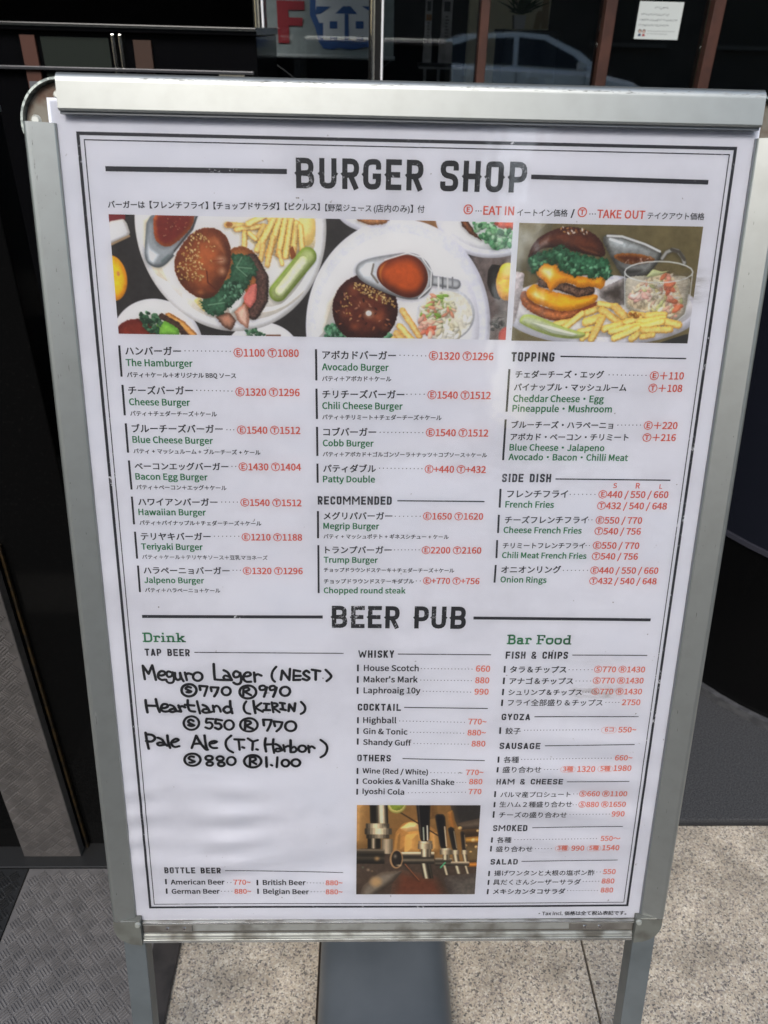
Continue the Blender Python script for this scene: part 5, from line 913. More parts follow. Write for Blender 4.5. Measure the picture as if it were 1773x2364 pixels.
def tread_ribs(t, x0, x1, y0, y1, put, ribm, c=.0165, k=4):
    V = []; Fc = []; pw = c/k; rt = math.sqrt(.5)
    n = int(max(x1-x0, y1-y0)/c*1.5)+3
    for i in range(-n, n):
        for j in range(-n, n):
            cxx, cyy = x0+(i-j)*c*rt, y0+(i+j)*c*rt
            if not (x0-.03 < cxx < x1+.03 and y0-.03 < cyy < y1+.03): continue
            for s in range(k):
                a0, a1 = (s+.22)*pw, (s+.78)*pw; l0, l1 = c*.06, c*.94
                if (i+j) % 2: q = [(i*c+a0, j*c+l0), (i*c+a1, j*c+l0), (i*c+a1, j*c+l1), (i*c+a0, j*c+l1)]
                else: q = [(i*c+l0, j*c+a0), (i*c+l1, j*c+a0), (i*c+l1, j*c+a1), (i*c+l0, j*c+a1)]
                q = [(x0+(a-b)*rt, y0+(a+b)*rt) for a, b in q]
                if min(a for a, b in q) < x0+.001 or max(a for a, b in q) > x1-.001 or min(b for a, b in q) < y0+.001 or max(b for a, b in q) > y1-.001: continue
                mx_, my_ = sum(a for a, b in q)/4, sum(b for a, b in q)/4
                s0 = len(V); V += [put(a, b, 0) for a, b in q]+[put(mx_+(a-mx_)*.82, my_+(b-my_)*.82, .0013) for a, b in q]
                Fc += [(s0+4, s0+5, s0+6, s0+7)]+[(s0+e, s0+(e+1) % 4, s0+4+(e+1) % 4, s0+4+e) for e in range(4)]
    tag(mesh('rib_pattern', V, Fc, ribm, t), kind='stuff')
def tread(name, label, x0, x1, y0, y1, col, hi, z0=0.0):
    t = thing(name, label, 'mat', ((x0+x1)/2, (y0+y1)/2, 0))
    base = mat(name+'_rubber', col, .62, noise=(45, 5, .4, .7), color2=tuple(c*.75 for c in col[:3])+(1,)); ribm = mat(name+'_ribs', hi, .5, noise=(38, 7, .38, .62), color2=tuple(c*.62 for c in hi[:3])+(1,))
    box('sheet', x0, x1, y0, y1, z0+.0005, z0+.005, base, t, .001)
    tread_ribs(t, x0, x1, y0, y1, lambda a, b, n: (a, b, z0+.0049+n), ribm)
    return t
tm = tread('tread_mat', 'light grey rubber tread mat with basket weave ribs on the pavement', -.537, -.307, -.1, .7625, (.098, .091, .088, 1), (.135, .126, .121, 1))
box('edge_strip', -.3065, -.267, -.1, .7625, .0005, .0075, mat('mat_edging', (.018, .016, .015, 1), .4, noise=(30, 5, .4, .6), color2=(.032, .028, .026, 1)), tm, .0015)
p = thing('clad_post', 'grey post clad in ribbed tread sheet standing against the black wall', 'post', (-.505, .785, 0))
CLAD = mat('post_clad_sheet', (.072, .065, .061, 1), .55, noise=(30, 6, .4, .65), color2=(.054, .049, .046, 1))
box('face', -.552, -.459, .782, .7985, .0072, .60, CLAD, p, .0015)
tread_ribs(p, -.551, -.460, .009, .598, lambda a, b, n: (a, .7821-n, b), mat('post_clad_ribs', (.096, .087, .082, 1), .5, noise=(38, 7, .38, .62), color2=(.064, .058, .055, 1)))
box('cap', -.554, -.4575, .7805, .7985, .6005, .616, mat('post_cap_black', (.01, .01, .01, 1), .3), p, .002)
tread('dark_tread_mat', 'black rubber tread mat with basket weave ribs left of the grey one', -1.0, -.5385, .2, .7625, (.005, .005, .005, 1), (.012, .0115, .011, 1))
tag(box('threshold_strip', -2.2, -.20, .7635, .8445, .0005, .007, mat('threshold_metal', (.02, .02, .02, 1), .4, metal=.3), bev=.001), 'dark metal threshold strip between tread mats and black wall', 'threshold')

# ------------------------------------------------------------------ right: charcoal entrance mat and round black column
tag(box('entrance_mat', .02, 2.6, .8475, 2.16, .001, .012, mat('charcoal_carpet', (.032, .0325, .034, 1), .95, spec=.1, noise=(420, 5, .38, .66), color2=(.072, .072, .074, 1), bump=(700, .5, .002)), bev=.002), 'charcoal grey entrance mat with straight front edge on granite', 'mat')
col_ = thing('round_pedestal', 'glossy black round pedestal with a navy upper band, on the charcoal mat', 'pedestal', (1.09, 1.42, 0))
def tube(name, r, z0, z1, mt, parent, n=72):
    bm = bmesh.new(); bm_cyl(bm, (1.09, 1.42, z0), (0, 0, 1), r, z1-z0, n); return bm_obj(name, bm, mt, parent, 40)
tube('base_trim', .462, .0125, .030, mat('column_base_trim', (.05, .05, .053, 1), .45, noise=(60, 4, .4, .6), color2=(.08, .08, .083, 1)), col_)
tube('shaft', .450, .0305, .378, mat('column_gloss_black', (.003, .003, .003, 1), .12, spec=.2), col_)
tube('ring', .456, .3785, .388, mat('column_ring', (.035, .035, .045, 1), .25), col_)
tube('navy_band', .451, .3885, .94, mat('navy_lacquer', (.008, .009, .014, 1), .25, spec=.3), col_)

tube('top_plate', .458, .9405, .955, mat('pedestal_top', (.012, .012, .014, 1), .3), col_)

# ------------------------------------------------------------------ storefront behind the sign
CHROME = mat('chrome', (.80, .77, .72, 1), .18, metal=1)
REDWOOD = mat('red_brown_wood', (.070, .026, .016, 1), .5, noise=(18, 5, .4, .65), color2=(.045, .017, .011, 1))
GLASS = glass_mat('window_glass', (.84, .86, .87, 1), 1.85)
LACQ = mat('black_lacquer', (.003, .003, .0035, 1), .16, spec=.25)
sf = thing('storefront', 'dark shop front of glass panes, chrome mullions and red brown posts', 'shop front', (.4, 2.2, 0))
GY = 2.2
for x0, x1 in ((-.243, .004), (.041, .270), (.292, .566), (.594, .824), (.852, 2.9)):
    box('glass_pane', x0+.001, x1-.001, GY-.003, GY+.003, .31, 2.66, GLASS, sf)
for x0, x1 in ((-.270, -.2435), (.0045, .0405)):
    mu = box('mullion', x0, x1, GY-.022, GY+.03, .302, 2.68, mat('mullion_black', (.012, .012, .012, 1), .3), sf, .002)
    cyl('chrome_bar', (x0+.009, GY-.026, .31), (0, 0, 1), .0065, 2.3, CHROME, mu)
    box('glint_strip', x1-.006, x1-.001, GY-.030, GY-.0225, .31, 2.6, mat('painted_glint', (.80, .80, .81, 1), .4), mu, .001)  # pale non-metal strip painting in the chrome's bright reflection
for x0, x1 in ((.2705, .2915), (.5665, .5935), (.8245, .8515)):
    box('post', x0, x1, GY-.03, GY+.03, .302, 2.68, REDWOOD, sf, .002)
box('kick_panel', -.27, 2.9, GY-.03, GY+.05, .002, .30, LACQ, sf, .003)
box('head_beam', -.27, 2.9, GY-.03, GY+.05, 2.6805, 2.699, LACQ, sf)
# inside the shop: banner, two pouches on a rack, potted plant with paper tags, cream partition
BY = 2.6
def flat(name, pts, y, mt, parent, th=.002):
    return prism(name, [(a, b) for a, b in pts], lambda a, b, d: Vector((a, d, b)), y, y+th, mt, parent, None)
bn = thing('cloth_banner', 'pale hanging banner with red letter F and blue outlined white characters behind the glass', 'banner', (-.1, BY, 1.1))
CLOTH = mat('pale_banner_cloth', (.31, .36, .355, 1), .8, noise=(30, 4, .4, .6), color2=(.27, .31, .305, 1))
flat('cloth', [(-.283, 1.109), (.078, 1.109), (.070, 1.62), (-.288, 1.62)], BY, CLOTH, bn, .003)
BANRED = mat('banner_red', (.33, .02, .03, 1), .7); BANBLUE = mat('banner_blue', (.045, .12, .34, 1), .7); BANWHITE = mat('banner_white', (.80, .83, .85, 1), .8)
flat('red_letter', [(-.254, 1.300), (-.172, 1.300), (-.172, 1.279), (-.223, 1.279), (-.223, 1.2375), (-.176, 1.2375), (-.177, 1.216), (-.223, 1.216), (-.221, 1.198), (-.182, 1.198), (-.184, 1.178), (-.222, 1.178), (-.222, 1.1355), (-.254, 1.1355)][4:] + [(-.2545, 1.2375)], BY-.0045, BANRED, bn, .0012)
flat('blue_outline', [(-.1588, 1.32), (-.1615, 1.2043), (-.1474, 1.1748), (-.1383, 1.1412), (-.1246, 1.1245), (-.1007, 1.1223), (-.0806, 1.1272), (-.0527, 1.1234), (-.0286, 1.125), (-.0047, 1.1307), (.0234, 1.1296), (.0211, 1.32)], BY-.0045, BANBLUE, bn, .0012)
flat('white_character', [(-.1434, 1.31), (-.1447, 1.2064), (-.1353, 1.1867), (-.1243, 1.187), (-.125, 1.1466), (.0051, 1.1480), (.0037, 1.31)], BY-.0060, BANWHITE, bn, .001)
for q in ([(-.1422, 1.2261), (-.1013, 1.2261), (-.1309, 1.2083), (-.1466, 1.2063)], [(-.0154, 1.2291), (.006, 1.2296), (.0062, 1.2182)], [(-.0681, 1.2279), (-.0467, 1.2284), (-.0271, 1.2100), (-.0898, 1.2100)], [(-.0635, 1.2098), (-.0526, 1.2098), (-.0506, 1.1466), (-.0638, 1.1466)],
          [(-.1057, 1.1914), (-.0841, 1.1919), (-.0842, 1.1736), (-.106, 1.1731)], [(-.0321, 1.1931), (-.0092, 1.1937), (-.0091, 1.1753), (-.032, 1.1748)], [(-.105, 1.1539), (-.0844, 1.1544), (-.0845, 1.1465), (-.1051, 1.1465)], [(-.0308, 1.1556), (-.0089, 1.1561), (-.0088, 1.1470), (-.0307, 1.1470)]):
    flat('blue_counter', q, BY-.0072, BANBLUE, bn, .001)
bm = bmesh.new(); bm_cyl(bm, (-.296, BY+.001, 1.104), (1, 0, 0), .0055, .378); bm_obj('rod', bm, mat('banner_rod', (.34, .37, .37, 1), .5), bn, 40)
for s, xa, xb in ((0, -.290, -.20), (1, .074, -.01)):
    bm = bmesh.new(); a = Vector((xa, BY, 1.10)); b = Vector((xb, BY, 1.04)); bm_cyl(bm, a, b-a, .0009, (b-a).length, 6); bm_obj('string', bm, mat('string_grey', (.2, .2, .2, 1), .8), bn)
def pouch(x0, x1, label, kind):
    t = thing('display_pouch', label, 'pouch', ((x0+x1)/2, BY, 1.09), 'narrow pouches on the rack behind the glass')
    xm = (x0+x1)/2; W = (x1-x0)/2
    out = [(xm-W, 1.096), (xm+W, 1.096), (xm+W*1.02, 1.15), (xm+W*.72, 1.165), (xm+W*.72, 1.42), (xm-W*.8, 1.42), (xm-W*.8, 1.165), (xm-W, 1.15)]
    flat('bag', out, BY-.02, mat('pouch_white', (.40, .38, .37, 1), .45, noise=(40, 4, .4, .6), color2=(.31, .29, .285, 1)), t, .02)
    flat('dark_panel', [(xm-W*.55, 1.222), (xm+W*.35, 1.222), (xm+W*.35, 1.245), (xm-W*.55, 1.245)], BY-.0225, mat('pouch_black', (.02, .02, .02, 1), .5), t, .0015)
    if kind: flat('colour_stripe', [(xm-W*.7, 1.199), (xm+W*.6, 1.199), (xm+W*.6, 1.214), (xm-W*.7, 1.214)], BY-.0225, mat('pouch_orange', (.32, .15, .05, 1), .5), t, .0015)
    for k in range(9):
        z = 1.145+k*.0078
        flat('print_mark', [(xm-W*.30, z), (xm+W*(.1+.25*((k*37) % 5)/5), z), (xm+W*(.1+.25*((k*37) % 5)/5), z+.0042), (xm-W*.30, z+.0042)], BY-.0225, mat('pouch_print', (.16, .15, .15, 1), .6), t, .0012)
pouch(.163, .187, 'narrow white pouch with an orange stripe behind the window glass', 1)
pouch(.208, .246, 'wider white pouch with vertical grey print behind the window glass', 0)
rk = thing('display_rack', 'small wire rack holding two white pouches behind the glass', 'rack', (.215, BY, .9))
box('shelf', .150, .275, BY-.05, BY+.04, 1.0835, 1.0950, mat('rack_dark', (.02, .02, .022, 1), .4), rk, .001)
box('lip', .150, .275, BY-.053, BY-.0505, 1.0815, 1.0870, mat('rack_metal', (.30, .30, .30, 1), .35, metal=.8), rk)
for x in (.165, .205, .243): box('leg', x, x+.008, BY-.04, BY-.032, .012, 1.0830, mat('rack_metal', (.3, .3, .3, 1), .35, metal=.8), rk)
tag(box('cream_partition', .36, .64, 3.2, 3.25, .001, 2.6, mat('cream_wall_paint', (.50, .46, .32, 1), .8)), 'cream painted partition inside the shop behind the potted plant', 'partition')
sh_ = thing('plant_stand', 'dark cabinet holding a white plant pot inside the shop', 'stand', (.46, 2.72, 0))
box('cabinet', .40, .56, 2.63, 2.80, .001, 1.1715, LACQ, sh_)
box('top', .395, .565, 2.625, 2.805, 1.172, 1.184, LACQ, sh_, .001)
pl = thing('potted_plant', 'small green leafy plant in a square white pot inside the window', 'plant', (.449, 2.70, 1.185))
prism('pot', [(.436, 1.1855), (.466, 1.1855), (.469, 1.220), (.433, 1.220)], lambda a, b, d: Vector((a, d, b)), 2.685, 2.72, mat('white_pot', (.46, .46, .45, 1), .5), pl, None)
rng = random.Random(4); V = []; Fc = []
for k in range(70):
    a = rng.uniform(0, 6.28); el = rng.uniform(.4, 1.4); L = rng.uniform(.03, .095); b0 = Vector((.451+rng.uniform(-.01, .01), 2.702+rng.uniform(-.01, .01), 1.221))
    d = Vector((math.cos(a)*math.cos(el), math.sin(a)*math.cos(el), math.sin(el))); sd = d.cross(Vector((.3, .2, .9))).normalized()*.0045
    s0 = len(V); V += [b0, b0+d*L*.5+sd, b0+d*L+Vector((0, 0, -.008)), b0+d*L*.5-sd]; Fc.append((s0, s0+1, s0+2, s0+3))
mesh('leaves', V, Fc, mat('houseplant_leaf', (.045, .075, .03, 1), .5), pl)
for (x, z, tilt, hh, lab) in ((.505, 1.186, .14, .046, 'short tan paper tag leaning beside the white plant pot'), (.535, 1.187, -.05, .085, 'taller tan paper tag standing behind the shorter one')):
    t = prism('paper_tag', [(-.010, 0), (.010, 0), (.010, hh*.8), (.005, hh), (-.005, hh), (-.010, hh*.8)], lambda a, b, d, x=x, z=z, ti=tilt: Vector((x+a+b*ti, d, z+b)), 2.70 if hh < .06 else 2.73, 2.7015 if hh < .06 else 2.7315, mat('kraft_paper', (.34, .25, .14, 1), .8), None, None)
    tag(t, lab, 'tag')
# notice taped to the glass
no = thing('paper_notice', 'small white paper notice with lines of grey text taped to the window', 'notice', (.705, 2.19, 1.17))
flat('sheet', [(.652, 1.1705), (.759, 1.1705), (.759, 1.2475), (.652, 1.2475)], 2.1935, mat('notice_paper', (.55, .58, .56, 1), .8), no, .0015)
NT = mat('notice_text', (.16, .17, .18, 1), .8)
def ntext(x0, x1, z, h, seed):
    r = random.Random(seed); x = x0; V = []; Fc = []
    while x < x1:
        w_ = h*r.uniform(.45, .95); yy = 2.1933
        for q in range(3):
            a = x+r.uniform(0, w_*.4); b = z+r.uniform(0, h*.7); dx, dz = ((w_*.8, h*.18), (w_*.18, h*.8))[r.random() < .4]
            s0 = len(V); V += [(a, yy-q*.00005, b), (min(a+dx, x+w_), yy-q*.00005, b), (min(a+dx, x+w_), yy-q*.00005, min(b+dz, z+h)), (a, yy-q*.00005, min(b+dz, z+h))]; Fc.append((s0, s0+1, s0+2, s0+3))
        x += w_+h*.18
    mesh('text_line', V, Fc, NT, no)
ntext(.690, .722, 1.2320, .0058, 1); ntext(.659, .727, 1.2190, .0048, 2); ntext(.658, .748, 1.2080, .0048, 3); ntext(.657, .730, 1.1970, .0048, 4); ntext(.681, .748, 1.1862, .0026, 5); ntext(.681, .730, 1.1806, .0026, 6)
for x, c1, c2 in ((.6635, (.06, .03, .02, 1), (.03, .06, .12, 1)), (.6735, (.12, .05, .05, 1), (.33, .08, .08, 1))):
    cyl('printed_head', (x, 2.19335, 1.1868), (0, -1, 0), .0042, .0002, mat('print_hair%d' % (x*1e4), c1, .8), no, 14); cyl('printed_face', (x, 2.19310, 1.1858), (0, -1, 0), .0030, .0002, mat('print_skin', (.5, .36, .3, 1), .8), no, 14)
    flat('printed_shirt', [(x-.0038, 1.1765), (x+.0038, 1.1765), (x+.0028, 1.1815), (x-.0028, 1.1815)], 2.1930, mat('print_shirt%d' % (x*1e4), c2, .8), no, .0003)
# black counter on the left with chrome edges
ct = thing('black_counter', 'black lacquered counter with thin chrome edge left of the chrome mullion', 'counter', (-.7, 1.9, 0))
box('body', -1.9, -.215, 1.76, 2.15, .002, 1.1590, LACQ, ct, .002)
box('top', -1.9, -.212, 1.745, 2.16, 1.1595, 1.1735, LACQ, ct, .002)
box('chrome_edge', -1.9, -.212, 1.7415, 1.7445, 1.1675, 1.1700, CHROME, ct)
box('low_rail', -1.9, -.222, 1.745, 1.7595, 1.094, 1.1, mat('dull_rail', (.08, .08, .085, 1), .35, metal=.6), ct, .001)
box('wood_panel', -.668, -.640, 1.752, 1.7595, 1.02, 1.152, REDWOOD, ct)
for x in (-.492, -.478): box('chrome_bar', x, x+.006, 1.748, 1.7595, 1.02, 1.157, CHROME, ct, .001)
box('glass_front', -.630, -.50, 1.7555, 1.7595, 1.03, 1.150, mat('dim_case_glass', (.022, .026, .022, 1), .12), ct)
box('wood_panel', -.452, -.418, 1.752, 1.7595, 1.02, 1.148, mat('dim_brown', (.05, .028, .02, 1), .4), ct)
box('price_card', -.29, -.240, 1.745, 1.750, 1.06, 1.0935, mat('card_beige', (.14, .13, .10, 1), .7), ct)

# ------------------------------------------------------------------ grey weight under the sign
wb = thing('plastic_weight', 'grey rounded plastic weight lying on the granite under the sign', 'weight', (.035, .55, 0))
wp_ = [(-.0560+.0005, .001)]
for i in range(25):
    a_ = math.pi*(1-i/24.0); ca, sa = math.cos(a_), math.sin(a_); wp_.append((.038+.0925*math.copysign(abs(ca)**.60, ca), .014+.060*sa**.75))
wp_.append((.1315, .001))
wbk = prism('block', wp_, lambda a, b, d: Vector((a, d, b)), .28, .70, mat('grey_weight_plastic', (.060, .068, .076, 1), .36, noise=(9, 6, .35, .7), color2=(.088, .098, .108, 1), bump=(160, .10, .001)), wb, 40)
cyl('filler_cap', (.038, .34, .0715), (0, 0, 1), .016, .008, mat('cap_black', (.03, .03, .03, 1), .5), wb, 24)

# ------------------------------------------------------------------ the A-frame sign
sg = thing('menu_sign', 'silver A frame menu sign with worn snap rails standing on granite', 'sign', (.037, .62, 0))
def arc_profile(w_, n0=-12, h=13.0, r=7.0):
    """rail section: s=0 inner edge, s=w outer edge"""
    pts = [(0, n0), (0, h-1.6), (.5, h-.5), (1.6, h), (2.2, h), (w_-r-.5, h)]
    for i in range(9):
        a = math.pi/2*(1-i/8.0); pts.append((w_-r+math.cos(a)*r, h-r+math.sin(a)*r))
    pts += [(w_, n0)]
    return pts
def side_profile(w_, n0=-12):
    """side rails: the face slopes from a low inner edge to a rounded outer edge"""
    pts = [(0, n0), (0, 2.2), (.5, 3.0), (1.2, 3.5), (w_-6.6, 9.3), (w_-6.0, 9.5)]
    for i in range(1, 9):
        a = R_(73)*(1-i/8.0); pts.append((w_-6+math.cos(a)*6, 3.76+math.sin(a)*6))
    return pts+[(w_, n0)]
def rail(name, kind, a0, a1, w_, pos):
    if kind == 'top': f = lambda s, n, d: BP(d, pos-s, n)
    elif kind == 'left': f = lambda s, n, d: BP(pos-s, d, n)
    else: f = lambda s, n, d: BP(pos+s, d, n)
    return prism(name, arc_profile(w_) if kind == 'top' else side_profile(w_), f, a0, a1, ALU, sg, 16)
rt_ = rail('top_rail', 'top', -8.2, 556, 28, -13.2)
rl_ = rail('side_rail', 'left', -5.4, 802, 25.0, -14.8)
rr_ = rail('side_rail', 'right', -6.5, 802, 25.6, 558.8)
# thin grey lip along each rail's inner edge
LIP = mat('rail_lip_grey', (.16, .17, .18, 1), .35, metal=.4)
box('lip', -8.2, 556, -13.1, -11.4, 4.5, 9.0, LIP, rt_, f=BP)
box('lip', 557.4, 558.7, -6.3, 802, .6, 2.0, LIP, rr_, f=BP)
# scuffs on the rounded edges: tiny chips of bare dark metal
rng = random.Random(11)
def chips(parent, n, gen):
    V = []; Fc = []
    for k in range(n):
        q = gen(rng); s0 = len(V); V += q; Fc.append((s0, s0+1, s0+2, s0+3))
    o = mesh('scuff_marks', V, Fc, mat('scuff_dark', (.10, .10, .09, 1), .6, noise=(200, 2, .4, .6), color2=(.30, .30, .28, 1)), parent); tag(o, kind='stuff')
def top_chip(r):
    u = r.choice([r.uniform(40, 200), r.uniform(120, 420), r.uniform(260, 550)]); a = R_(r.gauss(68, 8)); L = r.expovariate(1/2.2)+.4; h_ = r.uniform(.10, .40); sk = r.uniform(-.5, .5)
    rr = 7.05
    def pt_(x, dv):
        aa = a+dv/7.0; return BP(x, -13.2-(28-7+math.cos(aa)*rr), 13-7+math.sin(aa)*rr)
    return [pt_(u, 0), pt_(u+L, sk*.2), pt_(u+L, h_+sk*.2), pt_(u, h_)]
chips(rt_, 330, top_chip)
def left_chip(r):
    v = r.choice([r.uniform(-4, 200), r.uniform(0, 790)]); L = r.expovariate(1/2.0)+.3; w_ = r.uniform(.15, .5); s = r.choice([r.uniform(16, 18), r.uniform(3, 17.5)])
    h_ = 3.56+(s-1.2)*.337
    return [BP(-14.8-s, v, h_), BP(-14.8-s-w_, v, h_+w_*.337), BP(-14.8-s-w_, v+L, h_+w_*.337), BP(-14.8-s, v+L, h_)]
chips(rl_, 60, left_chip)
def right_chip(r):
    v = r.uniform(0, 790); L = r.expovariate(1/2.0)+.3; w_ = r.uniform(.15, .5); s = r.uniform(2, 17); h_ = 3.56+(s-1.2)*.328
    return [BP(558.8+s, v, h_), BP(558.8+s+w_, v, h_+w_*.33), BP(558.8+s+w_, v+L, h_+w_*.33), BP(558.8+s, v+L, h_)]
chips(rr_, 36, right_chip)
# opened bottom channel (its snap cover is gone): ribbed section, end brackets with screws
pts = [(0, -12), (0, 3.6), (2.6, 4.2), (3.2, 2.6), (4.6, 2.6), (4.6, .8), (17, .8), (17, 2.0), (19, 2.0), (19, 3.6), (21.4, 3.6), (21.4, 2.0), (23.6, 2.0), (23.6, 4.4), (28.2, 4.4), (28.2, -12)]
br = prism('bottom_channel', pts, lambda s, n, d: BP(d, 809.5+s, n), -8.5, 552, mat('channel_metal', (.44, .445, .42, 1), .40, metal=.75, noise=(30, 6, .45, .62), color2=(.22, .21, .185, 1)), sg, 10)
box('bright_edge', -8.5, 552, 833.6, 837.2, 4.42, 4.9, ALU_BRIGHT, br, f=BP)
box('bright_edge', -8.5, 552, 809.6, 811.4, 4.0, 4.5, ALU_BRIGHT, br, f=BP)
box('groove_strip', -8.5, 552, 824.2, 826.2, .85, 1.1, mat('groove_dark', (.07, .062, .05, 1), .8), br, f=BP)  # dark strip along the channel floor
for u0, u1, sc in ((-8.0, 47, (19, 38)), (478, 551.5, (496, 513))):
    b_ = box('end_bracket', u0, u1, 814.4, 824.0, .85, 2.2, mat('bracket_dark', (.12, .108, .095, 1), .5, metal=.5, noise=(40, 5, .4, .65), color2=(.20, .19, .17, 1)), br, .6e-3, f=BP)
    for u in sc:
        bm = bmesh.new(); c = BP(u, 819.2, 2.2); bm_cyl(bm, c, NN, .0027, .0012, 18, .0021); bm_obj('screw', bm, STEEL, b_, 40)
        bm = bmesh.new(); bm_cyl(bm, BP(u, 819.2, 3.42), NN, .0009, .0001, 10); bm_obj('screw_recess', bm, mat('screw_hole', (.03, .02, .02, 1), .7), b_)
# bottom corner caps: quarter-round plastic pieces
for side in (0, 1):
    g = (lambda x: x) if side == 0 else (lambda x: 543.5-x)
    P_ = [(-12.0, 802.2), (-38.8, 802.2)]
    for i in range(9):
        a = math.pi+math.pi/2*i/8; P_.append((-38.8+26+math.cos(a)*26, 812-math.sin(a)*24.5))
    P_ += [(-9.0, 837.6), (-9.0, 802.2)]
    cc = prism('corner_cap', [(g(a), b) for a, b in P_], lambda a, b, n: BP(a, b, n), -12, 8.4, CORNER, sg, 30)
    bm = bmesh.new(); bm_cyl(bm, BP(g(-11.6), 807.0, 8.5), NN, .0036, .0022, 20, .0026); bm_obj('corner_plug', bm, mat('plug_pale', (.22, .225, .20, 1), .35), cc, 40)
    bm = bmesh.new(); bm_box(bm, min(g(-38.2), g(-13)), max(g(-38.2), g(-13)), 802.3, 803.3, 8.45, 8.9, 0, BP); bm_obj('worn_edge', bm, ALU_BRIGHT, cc)
# top corners: exposed quarter-round steel brackets where the rails do not meet
for side in (0, 1):
    g = (lambda x: x) if side == 0 else (lambda x: 543.6-x)
    Rr = 31.0; cu, cv = -8.0, -5.0
    arc = [(cu-math.cos(t)*Rr, cv-math.sin(t)*Rr) for t in [math.pi/2*i/14 for i in range(15)]]
    pl_ = prism('corner_bracket', [(g(a), b) for a, b in arc+[(cu+14, cv-Rr), (cu+14, cv+10), (cu-Rr, cv+10)]], lambda a, b, n: BP(a, b, n), -11, -1.0, RUST, sg, None)
    V = []; Fc = []
    for i, t in enumerate([-.25+(math.pi/2+.5)*k/24 for k in range(25)]):
        for rr, n in ((Rr+2.4, -11.5), (Rr+2.4, 5.5), (Rr+.6, 5.5), (Rr+.6, -11.5)): V.append(BP(g(cu-math.cos(t)*rr), cv-math.sin(t)*rr, n))
        if i:
            for e in range(4): Fc.append(((i-1)*4+e, (i-1)*4+(e+1) % 4, i*4+(e+1) % 4, i*4+e))
    mesh('arc_rim', V, Fc, mat('arc_rim_steel', (.36, .40, .37, 1), .35, metal=.7, noise=(300, 3, .45, .6), color2=(.15, .17, .16, 1)), pl_)
    for (a, b, r0) in ((-31.5, -7.5, 4.4), (-12.5, -26.5, 3.4)):
        bm = bmesh.new(); bm_cyl(bm, BP(g(a), b, -1.0), NN, r0*.001, .0022, 20, r0*.0006); bm_obj('rivet', bm, mat('rivet_pale', (.46, .47, .43, 1), .4, metal=.3), pl_, 40)
# back board, legs and the rear frame that makes the A
box('back_board', -38, 582, -38, 826, -15.5, -12.2, BLACKPL, sg, f=BP)
for u0, u1 in ((-33.2, -8.8), (556.0, 581.8)):
    lg = box('leg', u0, u1, 838.0, 1137, -24, -1.5, mat('leg_grey_paint', (.108, .122, .127, 1), .40, metal=.3, noise=(26, 5, .4, .7), color2=(.085, .097, .10, 1)), sg, .0012, f=BP)
    box('rubber_foot', u0-1, u1+1, 1137.2, 1141.5, -25, -.5, mat('foot_rubber', (.02, .02, .02, 1), .8), lg, f=BP)
top_pt = BP(0, -36, -20)
def RP(x, s, t):   # rear frame: x world, s down the rear slope (m), t out of it
    y0, z0 = top_pt.y+.012, top_pt.z; dx = Vector((0, .2501, -.9682)); nx = Vector((0, .9682, .2501))
    return Vector((x, y0, z0))+dx*s+nx*t
for x0, x1 in ((-.268, -.244), (.321, .347)):
    rl2 = box('rear_leg', x0, x1, .0, 1.183, 0, .022, ALU, sg, f=RP)
box('rear_panel', -.2435, .3205, .03, .86, .004, .018, BLACKPL, sg, f=RP)
hb = bmesh.new(); bm_cyl(hb, (-.262, top_pt.y+.006, top_pt.z-.004), (1, 0, 0), .006, .60, 12); bm_obj('hinge_rod', hb, STEEL, sg, 40)

# ------------------------------------------------------------------ the poster sheet and everything printed on it
po = thing('menu_poster', 'white printed burger shop menu poster held inside the silver sign frame', 'poster', BP(272, 820, 0))
def grid_sheet(name, u0, u1, v0, v1, step, n, mt, parent):
    us = np.linspace(u0, u1, int((u1-u0)/step)+1); vs__ = np.linspace(v0, v1, int((v1-v0)/step)+1)
    U, Vv = np.meshgrid(us, vs__); pts_ = sheet(np.stack([U.ravel(), Vv.ravel(), np.full(U.size, n)], 1))
    w_, h_ = len(us), len(vs__); i = (np.arange(h_-1)[:, None]*w_+np.arange(w_-1)[None, :]).ravel()
    f = np.stack([i, i+w_, i+w_+1, i+1], 1)
    me = bpy.data.meshes.new(name); me.vertices.add(len(pts_)); me.vertices.foreach_set('co', pts_.ravel())
    me.loops.add(f.size); me.loops.foreach_set('vertex_index', f.ravel().astype(np.int32))
    me.polygons.add(len(f)); me.polygons.foreach_set('loop_start', (np.arange(len(f))*4).astype(np.int32)); me.polygons.foreach_set('loop_total', np.full(len(f), 4, np.int32))
    me.polygons.foreach_set('use_smooth', np.ones(len(f), bool)); me.update(calc_edges=True); me.materials.append(mt)
    return link(bpy.data.objects.new(name, me), parent), U, Vv
grid_sheet('paper', -21, 561, -24.2, 809.0, 3.5, 0, PAPER, po)
box('backing_sheet', -23, 560, -25.5, 808, -5.5, -3.2, mat('old_poster_edge', (.12, .09, .09, 1), .7), po, f=BP)

